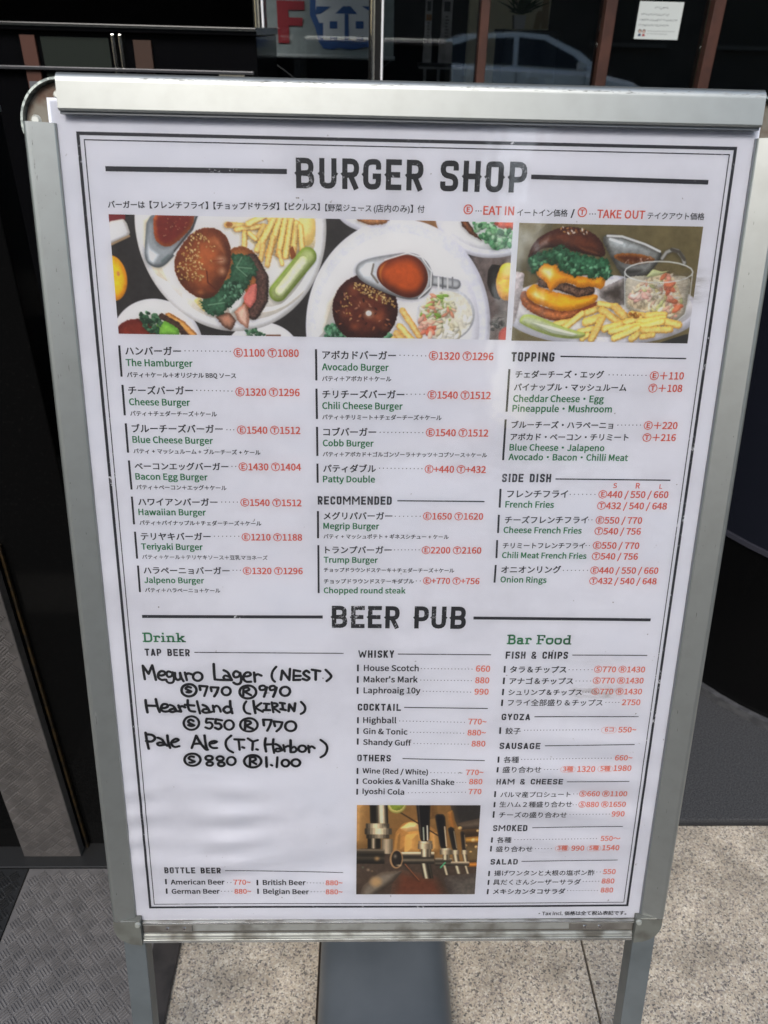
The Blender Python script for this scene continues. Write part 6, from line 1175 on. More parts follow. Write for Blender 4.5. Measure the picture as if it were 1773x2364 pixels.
# flat print is gathered per block: verts are (u, v, n)
class Ink:
    def __init__(s): s.v = []; s.f = []; s.m = []; s.z = .16
    def quadstrip(s, L, Rr, k):
        s0 = len(s.v); n = len(L)
        for a, b in zip(L, Rr): s.v.append((a[0], a[1], s.z)); s.v.append((b[0], b[1], s.z))
        for i in range(n-1): s.f.append((s0+2*i, s0+2*i+1, s0+2*i+3, s0+2*i+2)); s.m.append(k)
        s.z += .004
    def ribbon(s, pts_, w_, k=0, closed=False, step=9):
        P_ = [Vector(p) for p in pts_]
        if len(P_) == 2:
            n = max(2, int((P_[1]-P_[0]).length/step)+1); P_ = [P_[0].lerp(P_[1], i/(n-1)) for i in range(n)]
        n = len(P_); L = []; Q = []
        for i in range(n):
            a = P_[i]-P_[i-1] if (i or closed) else None; b = P_[(i+1) % n]-P_[i] if (i < n-1 or closed) else None
            if a is not None and a.length < 1e-6: a = None
            if b is not None and b.length < 1e-6: b = None
            if a is None and b is None: continue
            a = a or b; b = b or a; a = a.normalized(); b = b.normalized(); t = (a+b)
            t = t.normalized() if t.length > 1e-4 else a
            nn = Vector((-t.y, t.x)); c = max(.45, nn.dot(Vector((-a.y, a.x)))); d = nn*(w_*.5/c)
            L.append(P_[i]+d); Q.append(P_[i]-d)
        if closed: L.append(L[0]); Q.append(Q[0])
        s.quadstrip(L, Q, k)
    def disc(s, c, r, k=0, n=8, ry=None):
        s0 = len(s.v); ry = ry or r
        for i in range(n): s.v.append((c[0]+math.cos(2*math.pi*i/n)*r, c[1]+math.sin(2*math.pi*i/n)*ry, s.z))
        s.f.append(tuple(range(s0, s0+n))); s.m.append(k); s.z += .002
    def build(s, name, mats, parent=po):
        return mesh(name, sheet(s.v), s.f, mats, parent, midx=s.m)

# printed border: thick outer and thin inner frame
ik = Ink()
for a, b in (((0, 1.3), (544, 1.3)), ((0, 791.2), (544, 791.2)), ((1.3, 2.6), (1.3, 789.9)), ((542.7, 2.6), (542.7, 789.9))): ik.ribbon([a, b], 2.6)
for a, b in (((5.6, 6), (538.6, 6)), ((5.6, 786.8), (538.6, 786.8)), ((6, 6.4), (6, 786.4)), ((538.2, 6.4), (538.2, 786.4))): ik.ribbon([a, b], .85)
ik.build('printed_border', LINEINK)

# stroke alphabet of the condensed display face
def rounded(pts_, r, n=4):
    out = []
    for i, p in enumerate(pts_):
        if i == 0 or i == len(pts_)-1: out.append(p); continue
        a = Vector(pts_[i-1]); b = Vector(p); c = Vector(pts_[i+1]); rr = min(r, (a-b).length*.5, (c-b).length*.5)
        p0 = b+(a-b).normalized()*rr; p1 = b+(c-b).normalized()*rr
        for k in range(n+1):
            t = k/n; q = p0*(1-t)**2+b*2*t*(1-t)+p1*t*t; out.append((q.x, q.y))
    return out
def glyph(ch, w_, t):
    """strokes in a box w x 1, y up, stroke weight t"""
    L, Rr, B, T, M = t/2, w_-t/2, t/2, 1-t/2, .5; r = min(.24, w_*.4); m_ = w_/2
    st = [(L, 0), (L, 1)]
    G = {'A': [[(L-.02, 0), (m_, .98)], [(m_, .98), (Rr+.02, 0)], [(L+.05, .27), (Rr-.05, .27)]],
         'B': [st, rounded([(L, T), (Rr-.02, T), (Rr-.02, M), (L, M)], r), rounded([(L, M), (Rr, M), (Rr, B), (L, B)], r)],
         'C': [rounded([(Rr, .64), (Rr, T), (L, T), (L, B), (Rr, B), (Rr, .36)], r)],
         'D': [st, rounded([(L, T), (Rr, T), (Rr, B), (L, B)], r)],
         'E': [st, [(L, T), (w_, T)], [(L, M), (w_-.05, M)], [(L, B), (w_, B)]], 'F': [st, [(L, T), (w_, T)], [(L, M), (w_-.05, M)]],
         'G': [rounded([(Rr, .66), (Rr, T), (L, T), (L, B), (Rr, B), (Rr, .48)], r), [(m_+.02, .44), (w_, .44)]],
         'H': [st, [(Rr, 0), (Rr, 1)], [(L, M), (Rr, M)]], 'I': [[(m_, 0), (m_, 1)]], 'K': [st, [(L, .40), (Rr+.02, 1)], [(L+.10, .56), (Rr+.03, 0)]],
         'L': [st, [(L, B), (w_, B)]], 'M': [st, [(Rr, 0), (Rr, 1)], [(L, .97), (m_, .38)], [(m_, .38), (Rr, .97)]], 'N': [st, [(Rr, 0), (Rr, 1)], [(L, .95), (Rr, .05)]],
         'O': [rounded([(m_, T), (L, T), (L, B), (Rr, B), (Rr, T), (m_-.001, T)], r)], 'P': [st, rounded([(L, T), (Rr, T), (Rr, .42), (L, .42)], r)],
         'R': [st, rounded([(L, T), (Rr, T), (Rr, .46), (L, .46)], r), [(m_-.02, .48), (Rr, 0)]],
         'S': [rounded([(Rr, .68), (Rr, T), (L, T), (L, .54), (Rr, .46), (Rr, B), (L, B), (L, .32)], r)],
         'T': [[(m_, 0), (m_, 1)], [(0, T), (w_, T)]], 'U': [rounded([(L, 1), (L, B), (Rr, B), (Rr, 1)], r)],
         'W': [[(L-.02, 1), (w_*.28, .03)], [(w_*.28, .03), (m_, .8)], [(m_, .8), (w_*.72, .03)], [(w_*.72, .03), (Rr+.02, 1)]],
         'Y': [[(L-.02, 1), (m_, .42)], [(Rr+.02, 1), (m_, .42)], [(m_, 0), (m_, .46)]], 'Z': [[(0, T), (w_, T)], [(Rr, T), (L, B)], [(0, B), (w_, B)]],
         '&': [rounded([(Rr+.02, 0), (L+.04, .70), (L+.08, T), (Rr-.10, T), (Rr-.10, .66), (L, .40), (L, B), (Rr-.08, B), (Rr, .42)], .16)]}
    return G[ch]
WID = {'I': .24, 'M': .72, 'W': .82, '&': .52, 'N': .52, ' ': .34}
def put_glyph(ik, ch, u0, u1, vb, h, t, k=0, tilt=0):
    asp = (u1-u0)/h
    for s_ in glyph(ch, asp, t): ik.ribbon([(u0+a*h, vb-b*h+tilt*a*h) for a, b in s_], t*h, k, step=6)
for s_, u0, v0, u1, v1, h, ln in HEADINGS:
    ik = Ink(); ws = [WID.get(c, .46) for c in s_]; gap = .13; tot = sum(ws)+gap*(len(s_)-1); k = (u1-u0)/(tot*h); x = u0
    for c, w_ in zip(s_, ws):
        if c != ' ':
            f = (x-u0)/(u1-u0); put_glyph(ik, c, x, x+w_*h*k, v0+(v1-v0)*f, h, (.245 if h > 9 else .205) if c not in 'MW&' else (.19 if h > 9 else .165))
        x += (w_+gap)*h*k
    if ln: ik.ribbon([ln[1:3], ln[3:5]], ln[0])
    ik.build('heading', HEADINK)
for s_, LS in TITLES:
    ik = Ink()
    for ch, a, b, vb, vt in LS:
        h = vb-vt; put_glyph(ik, ch, a, b, vb, h, .185)
        if ch in 'BUREHOPG':      # little spurs half way up the stems
            for x, sg_ in ((a, -1),)+(((b, 1),) if ch in 'UHO' else ()):
                s0 = len(ik.v); ik.v += [(x+sg_*-.2, vb-h*.56, ik.z), (x+sg_*1.4, vb-h*.50, ik.z), (x+sg_*-.2, vb-h*.42, ik.z)]; ik.f.append((s0, s0+1, s0+2)); ik.m.append(0)
    ik.build('title', TITLEINK)
for q in TITLE_BARS: ik = Ink(); ik.ribbon([q[1:3], q[3:5]], q[0]); ik.build('title_rule', LINEINK)
# slab-serif green words
def slab(ch, t=.20):
    st = lambda x, y0=0, y1=1: [(x, y0), (x, y1)]
    sf_ = lambda x0, x1, y: [(x0, y), (x1, y)]; hb_, ht = .065, .935; X = .68
    G = {'D': (.86, [st(.2), sf_(0, .45, ht), sf_(0, .45, hb_), rounded([(.2, .93), (.74, .93), (.74, .07), (.2, .07)], .34)]),
         'B': (.80, [st(.2), sf_(0, .45, ht), sf_(0, .45, hb_), rounded([(.2, .93), (.64, .93), (.64, .53), (.2, .53)], .2), rounded([(.2, .53), (.69, .53), (.69, .07), (.2, .07)], .22)]),
         'F': (.76, [st(.2), sf_(0, .74, ht), sf_(0, .46, hb_), sf_(.2, .56, .5), st(.68, .7, .95), st(.55, .38, .62)]),
         'r': (.56, [st(.18, 0, X), sf_(0, .2, X-.06), sf_(0, .4, hb_), rounded([(.18, .40), (.2, .61), (.40, .62), (.50, .58), (.50, .44)], .14)]),
         'i': (.40, [st(.2, 0, X), sf_(.02, .2, X-.06), sf_(0, .4, hb_), st(.2, .82, 1.0)]),
         'n': (.78, [st(.18, 0, X), sf_(0, .2, X-.06), sf_(0, .37, hb_), rounded([(.18, .50), (.24, .61), (.58, .62), (.58, 0)], .18), sf_(.42, .78, hb_)]),
         'k': (.78, [st(.18), sf_(0, .2, ht), sf_(0, .37, hb_), [(.18, .28), (.62, .62)], [(.32, .40), (.66, .05)], sf_(.42, .72, X-.06), sf_(.44, .80, hb_)]),
         'a': (.68, [rounded([(.10, .50), (.12, .61), (.48, .62), (.48, .05)], .16), rounded([(.48, .38), (.10, .38), (.10, .07), (.48, .07)], .16), sf_(.42, .68, hb_)]),
         'o': (.70, [rounded([(.35, .61), (.10, .61), (.10, .07), (.60, .07), (.60, .61), (.349, .61)], .26)]),
         'd': (.78, [st(.58), sf_(.36, .6, ht), sf_(.56, .78, hb_), rounded([(.58, .58), (.12, .61), (.12, .07), (.58, .09)], .24)])}
    return G[ch]
for s_, u0, v0, u1, v1, h in SLAB:
    ik = Ink(); tot = sum(slab(c)[0] if c != ' ' else .34 for c in s_)+.05*(len(s_)-1); k = (u1-u0)/(tot*h); x = u0
    for c in s_:
        if c == ' ': x += .39*h*k; continue
        w_, ss = slab(c)
        for q in ss:
            horiz = len(q) == 2 and abs(q[0][1]-q[1][1]) < 1e-6
            ik.ribbon([(x+a*h*k, v0-b*h) for a, b in q], (.13 if horiz else .185)*h, 0, step=5)
        x += (w_+.05)*h*k
    ik.build('section_title', SLABINK)
# marker handwriting
def smooth_path(P_, n=5):
    if len(P_) < 3: return P_
    out = []
    for i in range(len(P_)-1):
        p0 = Vector(P_[max(i-1, 0)]); p1 = Vector(P_[i]); p2 = Vector(P_[i+1]); p3 = Vector(P_[min(i+2, len(P_)-1)])
        for k in range(n):
            t = k/n; q = .5*((2*p1)+(p2-p0)*t+(2*p0-5*p1+4*p2-p3)*t*t+(3*p1-p0-3*p2+p3)*t**3); out.append((q.x, q.y))
    return out+[tuple(P_[-1])]
ik = Ink(); ik.z = .2; rng = random.Random(3)
for P_ in MARKER:
    w_ = 2.75*rng.uniform(.93, 1.08); S_ = smooth_path([tuple(p) for p in P_]); ik.ribbon(S_, w_, step=3); ik.disc(S_[0], w_*.5, n=10); ik.disc(S_[-1], w_*.5, n=10)
tag(ik.build('marker_writing', MARK), 'thick black marker handwriting listing three tap beers with prices')

# typeset menu text
try: FONT = bpy.data.fonts.load(os.path.join(bpy.utils.system_resource('DATAFILES'), 'fonts', 'Noto Sans CJK Regular.woff2'))
except Exception: FONT = None
runs = []
for ei, (nm, ts, ds, bs, ps) in enumerate(ENTRIES):
    for t in ts:
        c = bpy.data.curves.new('run', 'FONT'); c.body = t[0]; c.resolution_u = 2
        latin = any(ch.isascii() and ch.isalnum() for ch in t[0])
        if FONT and latin: c.font = FONT      # kana and kanji come from the built-in font's own fallback, the same face
        o = bpy.data.objects.new('run', c); COL.objects.link(o); runs.append((ei, t, o))
dg = bpy.context.evaluated_depsgraph_get()
inks = [Ink() for _ in ENTRIES]
KEYS = {'k': 0, 'g': 1, 'r': 2, 'f': 3}
for ei, t, o in runs:
    ink = 'f' if t[1] == 'r' and t[3] > 480 else t[1]      # the lower prices have faded
    eo = o.evaluated_get(dg); me = eo.to_mesh(); n = len(me.vertices)
    if n:
        co = np.empty(n*3); me.vertices.foreach_get('co', co); co = co.reshape(-1, 3)
        x0, x1 = co[:, 0].min(), co[:, 0].max(); u0, v0, u1, v1 = t[2:6]; k = (u1-u0)/(x1-x0)
        ik = inks[ei]; f = (co[:, 0]-x0)/(x1-x0)
        uu = u0+(co[:, 0]-x0)*k; vv = v0+(v1-v0)*f-co[:, 1]*k
        polys = [tuple(p.vertices) for p in me.polygons]; q = k*(.345 if (FONT and o.data.font == FONT) else .98)*(.026 if (FONT and o.data.font == FONT) else .012 if any('\u4e00' <= ch <= '\u9fff' for ch in t[0]) else .022)      # the print is a medium weight: thicken the regular face
        for i_, (du, dv) in enumerate(((-q, -q*.7), (q, -q*.7), (-q, q*.7), (q, q*.7))):
            s0 = len(ik.v); ik.v += [(a, b, .16+i_*.012) for a, b in zip((uu+du).tolist(), (vv+dv).tolist())]
            ik.f += [tuple([s0+i for i in p]) for p in polys]; ik.m += [KEYS[ink]]*len(polys)
    eo.to_mesh_clear()
for _, _, o in runs:
    d = o.data; bpy.data.objects.remove(o); bpy.data.curves.remove(d)
for (nm, ts, ds, bs, ps), ik in zip(ENTRIES, inks):
    for n, u0, v0, u1, v1 in ds:
        for i in range(n):
            f = i/max(1, n-1); ik.disc((u0+(u1-u0)*f, v0+(v1-v0)*f), .52, 0, 7)
    for w_, c, u0, v0, u1, v1 in bs: ik.ribbon([(u0, v0), (u1, v1)], w_, KEYS[c], step=12)
    for u0, v0, u1, v1 in ps:
        r = (v1-v0)/2; cyy = (v0+v1)/2
        P_ = [(u1-r+math.cos(a)*r, cyy+math.sin(a)*r) for a in [-math.pi/2+math.pi*i/6 for i in range(7)]]+[(u0+r+math.cos(a)*r, cyy+math.sin(a)*r) for a in [math.pi/2+math.pi*i/6 for i in range(7)]]
        ik.ribbon(P_, .28, 3, closed=True)
    ik.build(nm, [MAT_INK['k'], MAT_INK['g'], MAT_INK['r'], MAT_INK['f']])

# printed photographs: painted per vertex on a fine grid (flat print)
def chaikin(P_, it=2):
    P_ = np.array(P_, float); Q = np.roll(P_, -1, 0); P_ = np.stack([P_*.9+Q*.1, P_*.62+Q*.38, P_*.38+Q*.62, P_*.1+Q*.9], 1).reshape(-1, 2) if len(P_) < 7 else P_
    for _ in range(it):
        Q = np.roll(P_, -1, 0); P_ = np.stack([P_*.75+Q*.25, P_*.25+Q*.75], 1).reshape(-1, 2)
    return P_
class Noise2:
    def __init__(s, seed): s.g = np.random.RandomState(seed).rand(256, 256)
    def __call__(s, x, y):
        xi = np.floor(x).astype(int); yi = np.floor(y).astype(int); fx = x-xi; fy = y-yi; fx = fx*fx*(3-2*fx); fy = fy*fy*(3-2*fy)
        g = lambda a, b: s.g[a & 255, b & 255]
        return (g(xi, yi)*(1-fx)+g(xi+1, yi)*fx)*(1-fy)+(g(xi, yi+1)*(1-fx)+g(xi+1, yi+1)*fx)*fy
NZ = Noise2(5)
def seg_dist(U, V, a, b):
    d = (b[0]-a[0], b[1]-a[1]); L = d[0]**2+d[1]**2+1e-9
    t = np.clip(((U-a[0])*d[0]+(V-a[1])*d[1])/L, 0, 1); return np.hypot(U-a[0]-d[0]*t, V-a[1]-d[1]*t)
def poly_sd(U, V, P_):
    D = np.full(U.shape, 1e9); ins = np.zeros(U.shape, bool); n = len(P_)
    for i in range(n):
        a, b = P_[i], P_[(i+1) % n]; D = np.minimum(D, seg_dist(U, V, a, b))
        if a[1] != b[1]: ins ^= ((a[1] > V) != (b[1] > V)) & (U < (b[0]-a[0])*(V-a[1])/(b[1]-a[1])+a[0])
    return np.where(ins, -D, D)
def paint(U, V, shapes, AA, blur=1):
    img = np.zeros(U.shape+(3,)); us = U[0]; vs_ = V[:, 0]
    def blit(sdf, bb, col, col2, e, nz, ns, wob=0, drop=0, soft=0):
        j0, j1 = np.searchsorted(us, (bb[0]-3, bb[2]+3)); i0, i1 = np.searchsorted(vs_, (bb[1]-3, bb[3]+3))
        if j0 >= j1 or i0 >= i1: return
        u = U[i0:i1, j0:j1]; v = V[i0:i1, j0:j1]; sd = sdf(u, v)
        if wob: sd = sd+(NZ(u*.8, v*.8)-.5)*wob*.55+(NZ(u*.35+9, v*.35)-.5)*wob*.4
        elif nz >= 10: sd = sd+(NZ(u*1.1+4, v*1.1)-.5)*.8
        vol = col2 is not None and e > 0 and not soft
        if vol and drop:      # soft contact shadow of the photographed thing
            k_ = 2; sh = np.clip(.5-(np.roll(np.roll(sd, k_, 0), -k_, 1)-.6)/3.2, 0, 1); sh[:k_] = 0; sh[:, -k_:] = 0
            img[i0:i1, j0:j1] *= (1-.34*drop*sh)[..., None]
        al = np.clip(.5-sd/AA, 0, 1) if not soft else np.clip(-sd/soft, 0, 1)**1.0
        if soft: al = al*al*(3-2*al)
        al = al[..., None]; c = np.array(col, float)*np.ones(u.shape+(1,))
        if vol:
            t = np.clip(-sd/e, 0, 1); t = (t*t*(3-2*t))[..., None]; c = np.array(col2, float)*(1-t)+c*t
            if sd.shape[0] > 2 and sd.shape[1] > 2:      # light from the upper left models the rounded edges
                gv, gu = np.gradient(sd); gl = np.hypot(gu, gv)+1e-6; lam = (-gu*.55-gv*.83)/gl*-1
                c = c*(1+(.20*-lam)[..., None]*(1-t))
        if nz:
            q = NZ(u/ns+3.3, v/ns+1.7)*.5+NZ(u/ns*2.3, v/ns*2.3+5)*.3+NZ(u/ns*5.1+7, v/ns*5.1)*.2-.5; c = c*(1+(q*2*nz*(1.3 if nz > 4 else .4)/110)[..., None])
        img[i0:i1, j0:j1] = img[i0:i1, j0:j1]*(1-al)+c*al
    for s in shapes:
        if s[0] == 's':
            P_ = np.array(s[1]); r = random.Random(s[6]); n = 0; lo = P_.min(0); hi = P_.max(0); tries = 0
            while n < s[2] and tries < 4000:
                tries += 1; x = r.uniform(lo[0], hi[0]); y = r.uniform(lo[1], hi[1])
                if poly_sd(np.array([[x]]), np.array([[y]]), P_)[0, 0] > 0: continue
                n += 1; a = r.uniform(0, 3.1416); ra = s[3]*.5*r.uniform(.8, 1.2); rb = ra/s[5]; c = r.choice(s[4]); k = r.uniform(.88, 1.1); c = [q*k for q in c]
                ca, sa = math.cos(a), math.sin(a)
                blit(lambda u, v: (np.hypot(((u-x)*ca+(v-y)*sa)/ra, (-(u-x)*sa+(v-y)*ca)/rb)-1)*rb, (x-ra, y-ra, x+ra, y+ra), c, [q*.84 for q in c], rb*.9, 0, 1, 0, .12)
            continue
        kind, G, col, col2, e, nz, ns, kw = s
        if kind == 'p':
            P_ = chaikin(G); lo = P_.min(0); hi = P_.max(0); blit(lambda u, v: poly_sd(u, v, P_), (*lo, *hi), col, col2, e, nz, ns, kw.get('wob', 0), kw.get('d', .6 if e < 9 else 0), kw.get('soft', 0))
        elif kind == 'e':
            x, y, ra, rb = G; blit(lambda u, v: (np.hypot((u-x)/ra, (v-y)/rb)-1)*min(ra, rb), (x-ra, y-rb, x+ra, y+rb), col, col2, e, nz, ns, 0, kw.get('d', 0), kw.get('soft', 0))
        else:
            P_ = np.array(G); h = abs(kw['w']); lo = P_.min(0)-h; hi = P_.max(0)+h
            def sdf(u, v):
                D = np.full(u.shape, 1e9)
                for a, b in zip(P_[:-1], P_[1:]): D = np.minimum(D, seg_dist(u, v, a, b))
                return D-h
            jit = .90+.2*((G[0][0]*7.13+G[0][1]*3.7) % 1.0); blit(sdf, (*lo, *hi), [q*jit for q in col], col2, min(e, h*.8) if e else 0, nz, ns, 0, kw.get('d', .7), kw.get('soft', 0))
    img = img*(1+((NZ(U*2.1, V*2.1)-.5)*.07+(NZ(U*.3+3, V*.3)-.5)*.04)[..., None])
    for _ in range(blur):
        p_ = np.pad(img, ((1, 1), (1, 1), (0, 0)), 'edge'); img = p_[1:-1, 1:-1]*.4+(p_[:-2, 1:-1]+p_[2:, 1:-1]+p_[1:-1, :-2]+p_[1:-1, 2:])*.15
    return np.clip(img, 2, 255)
for pc, lab in zip(PICTURES, ('wide printed photo of burgers, fries and gravy boats on white plates', 'printed photo of a cheeseburger with slaw in a glass and fries', 'printed photo of black handled beer taps')):
    u0, v0, u1, v1 = pc['r']; o, U, V = grid_sheet('printed_photo', u0, u1, v0, v1, .45, .14, PHOTO, po); o['label'] = lab
    im = paint(U, V, pc['s'], .55, 2 if 'taps' in lab else 1)/255.0
    ln_ = np.where(im <= .04045, im/12.92, ((im+.055)/1.055)**2.4)*(np.array((1.75, 1.6, 1.35)) if 'taps' in lab else 1.34)
    rgba = np.ones((U.size, 4)); rgba[:, :3] = np.clip(ln_, 0, .84).reshape(-1, 3)
    at_ = o.data.color_attributes.new('print', 'FLOAT_COLOR', 'POINT'); at_.data.foreach_set('color', rgba.ravel())

# clear cover film over the poster
cv, _, _ = grid_sheet('cover_film', -19, 560, -23, 814, 9, 1.6, cover_mat(), None)
tag(cv, 'clear glossy protective film covering the menu poster inside the frame', 'cover film')

def stain_mat(name, col, amt, sc):
    M = bpy.data.materials.new(name); M.use_nodes = True; nt = M.node_tree; nt.nodes.remove(nt.nodes['Principled BSDF'])
    t = nt.nodes.new('ShaderNodeBsdfTransparent'); d = nt.nodes.new('ShaderNodeBsdfDiffuse'); d.inputs[0].default_value = col
    tc = nt.nodes.new('ShaderNodeTexCoord'); mp = nt.nodes.new('ShaderNodeMapping'); mp.inputs['Scale'].default_value = (1, 3.5, 3.5); n = nt.nodes.new('ShaderNodeTexNoise'); n.inputs['Scale'].default_value = sc; n.inputs['Detail'].default_value = 7; n.inputs['Roughness'].default_value = .7
    nt.links.new(tc.outputs['Object'], mp.inputs[0]); nt.links.new(mp.outputs[0], n.inputs['Vector'])
    at = nt.nodes.new('ShaderNodeAttribute'); at.attribute_name = 'fade'
    mr = nt.nodes.new('ShaderNodeMapRange'); mr.inputs[1].default_value = .40; mr.inputs[2].default_value = .72; mr.inputs[4].default_value = amt; nt.links.new(n.outputs['Fac'], mr.inputs[0])
    mu = nt.nodes.new('ShaderNodeMath'); mu.operation = 'MULTIPLY'; nt.links.new(mr.outputs[0], mu.inputs[0]); nt.links.new(at.outputs['Fac'], mu.inputs[1])
    mx = nt.nodes.new('ShaderNodeMixShader'); nt.links.new(mu.outputs[0], mx.inputs[0]); nt.links.new(t.outputs[0], mx.inputs[1]); nt.links.new(d.outputs[0], mx.inputs[2]); nt.links.new(mx.outputs[0], nt.nodes['Material Output'].inputs[0]); return M
GREY_ST = stain_mat('grey_smudge', (.36, .35, .35, 1), .09, 40); TAN_ST = stain_mat('tan_smudge', (.34, .29, .22, 1), .55, 60)
for u0, v0, u1, v1, mt_ in ((449, 505, 508, 523, TAN_ST), (430, 470, 520, 486, GREY_ST), (470, 95, 540, 130, TAN_ST), (250, -18, 380, -4, GREY_ST), (240, 505, 300, 520, GREY_ST), (430, 148, 520, 156, GREY_ST)):
    so, SU, SV = grid_sheet('smudge', u0, u1, v0, v1, 3.0, .9, mt_, po)
    fu = np.clip(np.minimum(SU-u0, u1-SU)/(.30*(u1-u0)), 0, 1); fv = np.clip(np.minimum(SV-v0, v1-SV)/(.30*(v1-v0)), 0, 1); fa = so.data.attributes.new('fade', 'FLOAT', 'POINT'); fa.data.foreach_set('value', (fu*fv).ravel())
# ------------------------------------------------------------------ across the street: the car mirrored in the shop glass, unseen buildings added for reflections
CARX, CARY, CARZ = 2.45, -10.6, -.30
car = thing('parked_car', 'white hatchback car parked on the road, mirrored in the shop glass', 'car', (CARX, CARY, CARZ))
WHITE = mat('white_car_paint', (.84, .85, .86, 1), .2); CARGL = mat('car_window_glass', (.012, .013, .015, 1), .05); TYRE = mat('tyre', (.02, .02, .02, 1), .8); TRIM = mat('car_trim', (.02, .02, .02, 1), .4)
def loft(name, secs, mt, parent, smooth=30):
    bm = bmesh.new(); rows = [[bm.verts.new((CARX+p[0], CARY+p[1], CARZ+p[2])) for p in s] for s in secs]
    for a, b in zip(rows[:-1], rows[1:]):
        for i in range(len(a)): bm.faces.new((a[i], a[(i+1) % len(a)], b[(i+1) % len(a)], b[i]))
    bm.faces.new(rows[0]); bm.faces.new(rows[-1][::-1]); return bm_obj(name, bm, mt, parent, smooth)
belt = [(-2.25, .72), (-2.0, .98), (-1.2, 1.02), (0, .99), (.9, .96), (1.35, .92), (1.9, .82), (2.2, .66), (2.28, .5)]
roof = [(-2.0, 1.06), (-1.5, 1.28), (-.8, 1.42), (0, 1.47), (.45, 1.44), (1.0, 1.22), (1.38, .95)]
secs = []
for x, zt in belt:
    w_ = .88-.10*max(0, abs(x)-1.6)/.6
    secs.append([(x, -w_, .30), (x, -w_-.01, .55), (x, -w_+.03, zt-.06), (x, -w_+.14, zt), (x, w_-.14, zt), (x, w_-.03, zt-.06), (x, w_+.01, .55), (x, w_, .30), (x, w_-.1, .20), (x, -w_+.1, .20)])
body = loft('body', secs, WHITE, car)
secs = [[(x, -.74, .90), (x, -.74+.26*max(0, zt-.95)/.5, zt), (x, .74-.26*max(0, zt-.95)/.5, zt), (x, .74, .90)] for x, zt in roof]
cabin = loft('cabin', secs, WHITE, car)
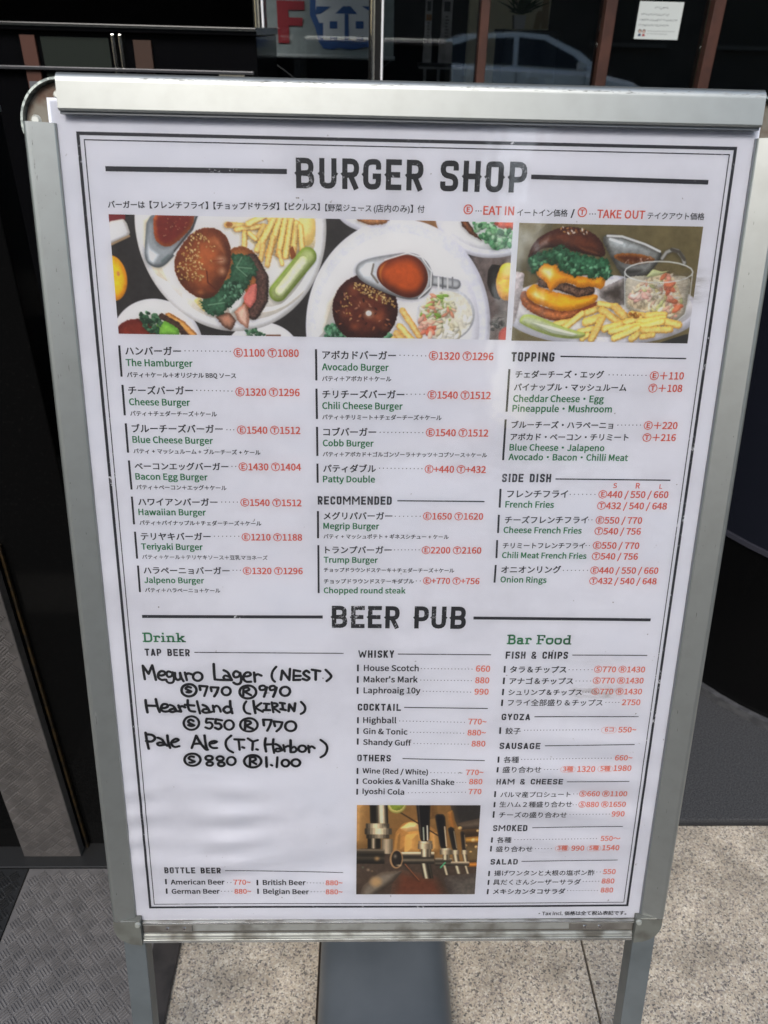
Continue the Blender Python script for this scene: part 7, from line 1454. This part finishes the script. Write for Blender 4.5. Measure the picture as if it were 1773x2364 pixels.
for s in (-1, 1):
    ys = lambda z: s*(.745-.26*max(0, z-.95)/.5)
    for q, nm in (([(-1.35, 1.03), (-.10, 1.02), (-.08, 1.40), (-.75, 1.36), (-1.3, 1.20)], 'side_window'), ([(-.02, 1.02), (1.12, .98), (.90, 1.16), (.40, 1.375), (0, 1.405)], 'side_window')):
        mesh(nm, [(CARX+a, CARY+ys(b)+s*.006, CARZ+b) for a, b in q], [tuple(range(len(q)))], CARGL, car)
    mi = loft('wing_mirror', [[(.92, s*.80, .98), (.92, s*.98, .98), (.92, s*.98, 1.10), (.92, s*.80, 1.08)], [(1.04, s*.80, 1.0), (1.04, s*.95, 1.0), (1.04, s*.95, 1.07), (1.04, s*.80, 1.06)]], WHITE, car)
    for x in (-.06, 1.05, -1.2): box('door_seam', CARX+x, CARX+x+.012, CARY+s*.884, CARY+s*.896, CARZ+.36, CARZ+.93, TRIM, car)
    for x in (-.95, .10): box('door_handle', CARX+x, CARX+x+.2, min(CARY+s*.88, CARY+s*.905), max(CARY+s*.88, CARY+s*.905), CARZ+.84, CARZ+.87, WHITE, car, .008)
    box('sill', CARX-1.0, CARX+1.0, min(CARY+s*.80, CARY+s*.895), max(CARY+s*.80, CARY+s*.895), CARZ+.20, CARZ+.28, TRIM, car, .01)
    for x in (-1.36, 1.36):
        bm = bmesh.new(); bm_cyl(bm, (CARX+x, CARY+s*.70, CARZ+.315), (0, s, 0), .315, .205, 32); wh = bm_obj('wheel', bm, TYRE, car, 40)
        bm = bmesh.new(); bm_cyl(bm, (CARX+x, CARY+s*.9055, CARZ+.315), (0, s, 0), .21, .012, 24, .16); bm_obj('rim', bm, mat('alloy_rim', (.5, .5, .51, 1), .3, metal=.9), wh, 40)
    hl = loft('headlight', [[(1.95, s*.60, .62), (1.95, s*.845, .62), (1.95, s*.845, .74), (1.95, s*.60, .76)], [(2.26, s*.55, .58), (2.26, s*.80, .58), (2.26, s*.80, .66), (2.26, s*.55, .66)]], mat('lamp_lens', (.5, .52, .55, 1), .08), car)
    tl = box('tail_light', CARX-2.24, CARX-2.10, min(CARY+s*.62, CARY+s*.86), max(CARY+s*.62, CARY+s*.86), CARZ+.72, CARZ+.86, mat('tail_lens', (.3, .01, .01, 1), .1), car, .02)
mesh('windscreen', [(CARX+.50, CARY-.50, CARZ+1.425), (CARX+.50, CARY+.50, CARZ+1.425), (CARX+1.36, CARY+.70, CARZ+.985), (CARX+1.36, CARY-.70, CARZ+.985)], [(0, 1, 2, 3)], CARGL, car)
mesh('rear_window', [(CARX-1.0, CARY-.5, CARZ+1.405), (CARX-1.0, CARY+.5, CARZ+1.405), (CARX-1.95, CARY+.66, CARZ+1.12), (CARX-1.95, CARY-.66, CARZ+1.12)], [(0, 1, 2, 3)], CARGL, car)
FAC = mat('brown_facade', (.060, .050, .043, 1), .8, noise=(2, 4, .4, .6), color2=(.04, .035, .03, 1))
def building(x0, x1, h, label, first):
    bl = thing('added_facing_building', label, 'building', ((x0+x1)/2, -19, -.3))
    box('wall', x0, x1, -24, -19, -.3, h, FAC, bl)
    x = x0+first
    while x+1.8 < x1:
        z0 = 1.0
        while z0+2.2 < h:
            wd = box('window', x, x+1.8, -18.999, -18.97, z0, z0+1.9, mat('facade_glass', (.02, .024, .028, 1), .25, spec=.3), bl)
            box('sill', x-.1, x+1.9, -18.969, -18.87, z0-.1, z0-.01, mat('facade_sill', (.12, .11, .10, 1), .8), wd)
            z0 += 3.3
        x += 3.0
building(-26, 3.5, 10.8, 'wide unseen brown building added across the road to darken reflections', .8)  # added out of view; the gap between the pair streaks the poster film
building(5.3, 26, 10.8, 'narrower unseen brown building added beyond the sky gap to darken reflections', .6)
gw = thing('sky_blocking_wall', 'low unseen brown wall added between the two buildings to block sky', 'wall', (4.5, -19, -.3))
box('wall', 3.501, 5.299, -19.3, -19, -.3, 2.1, FAC, gw)  # added out of view to keep low sky out of the shop glass
box('coping', 3.501, 5.299, -19.36, -18.94, 2.101, 2.18, mat('facade_sill', (.12, .11, .10, 1), .8), gw)
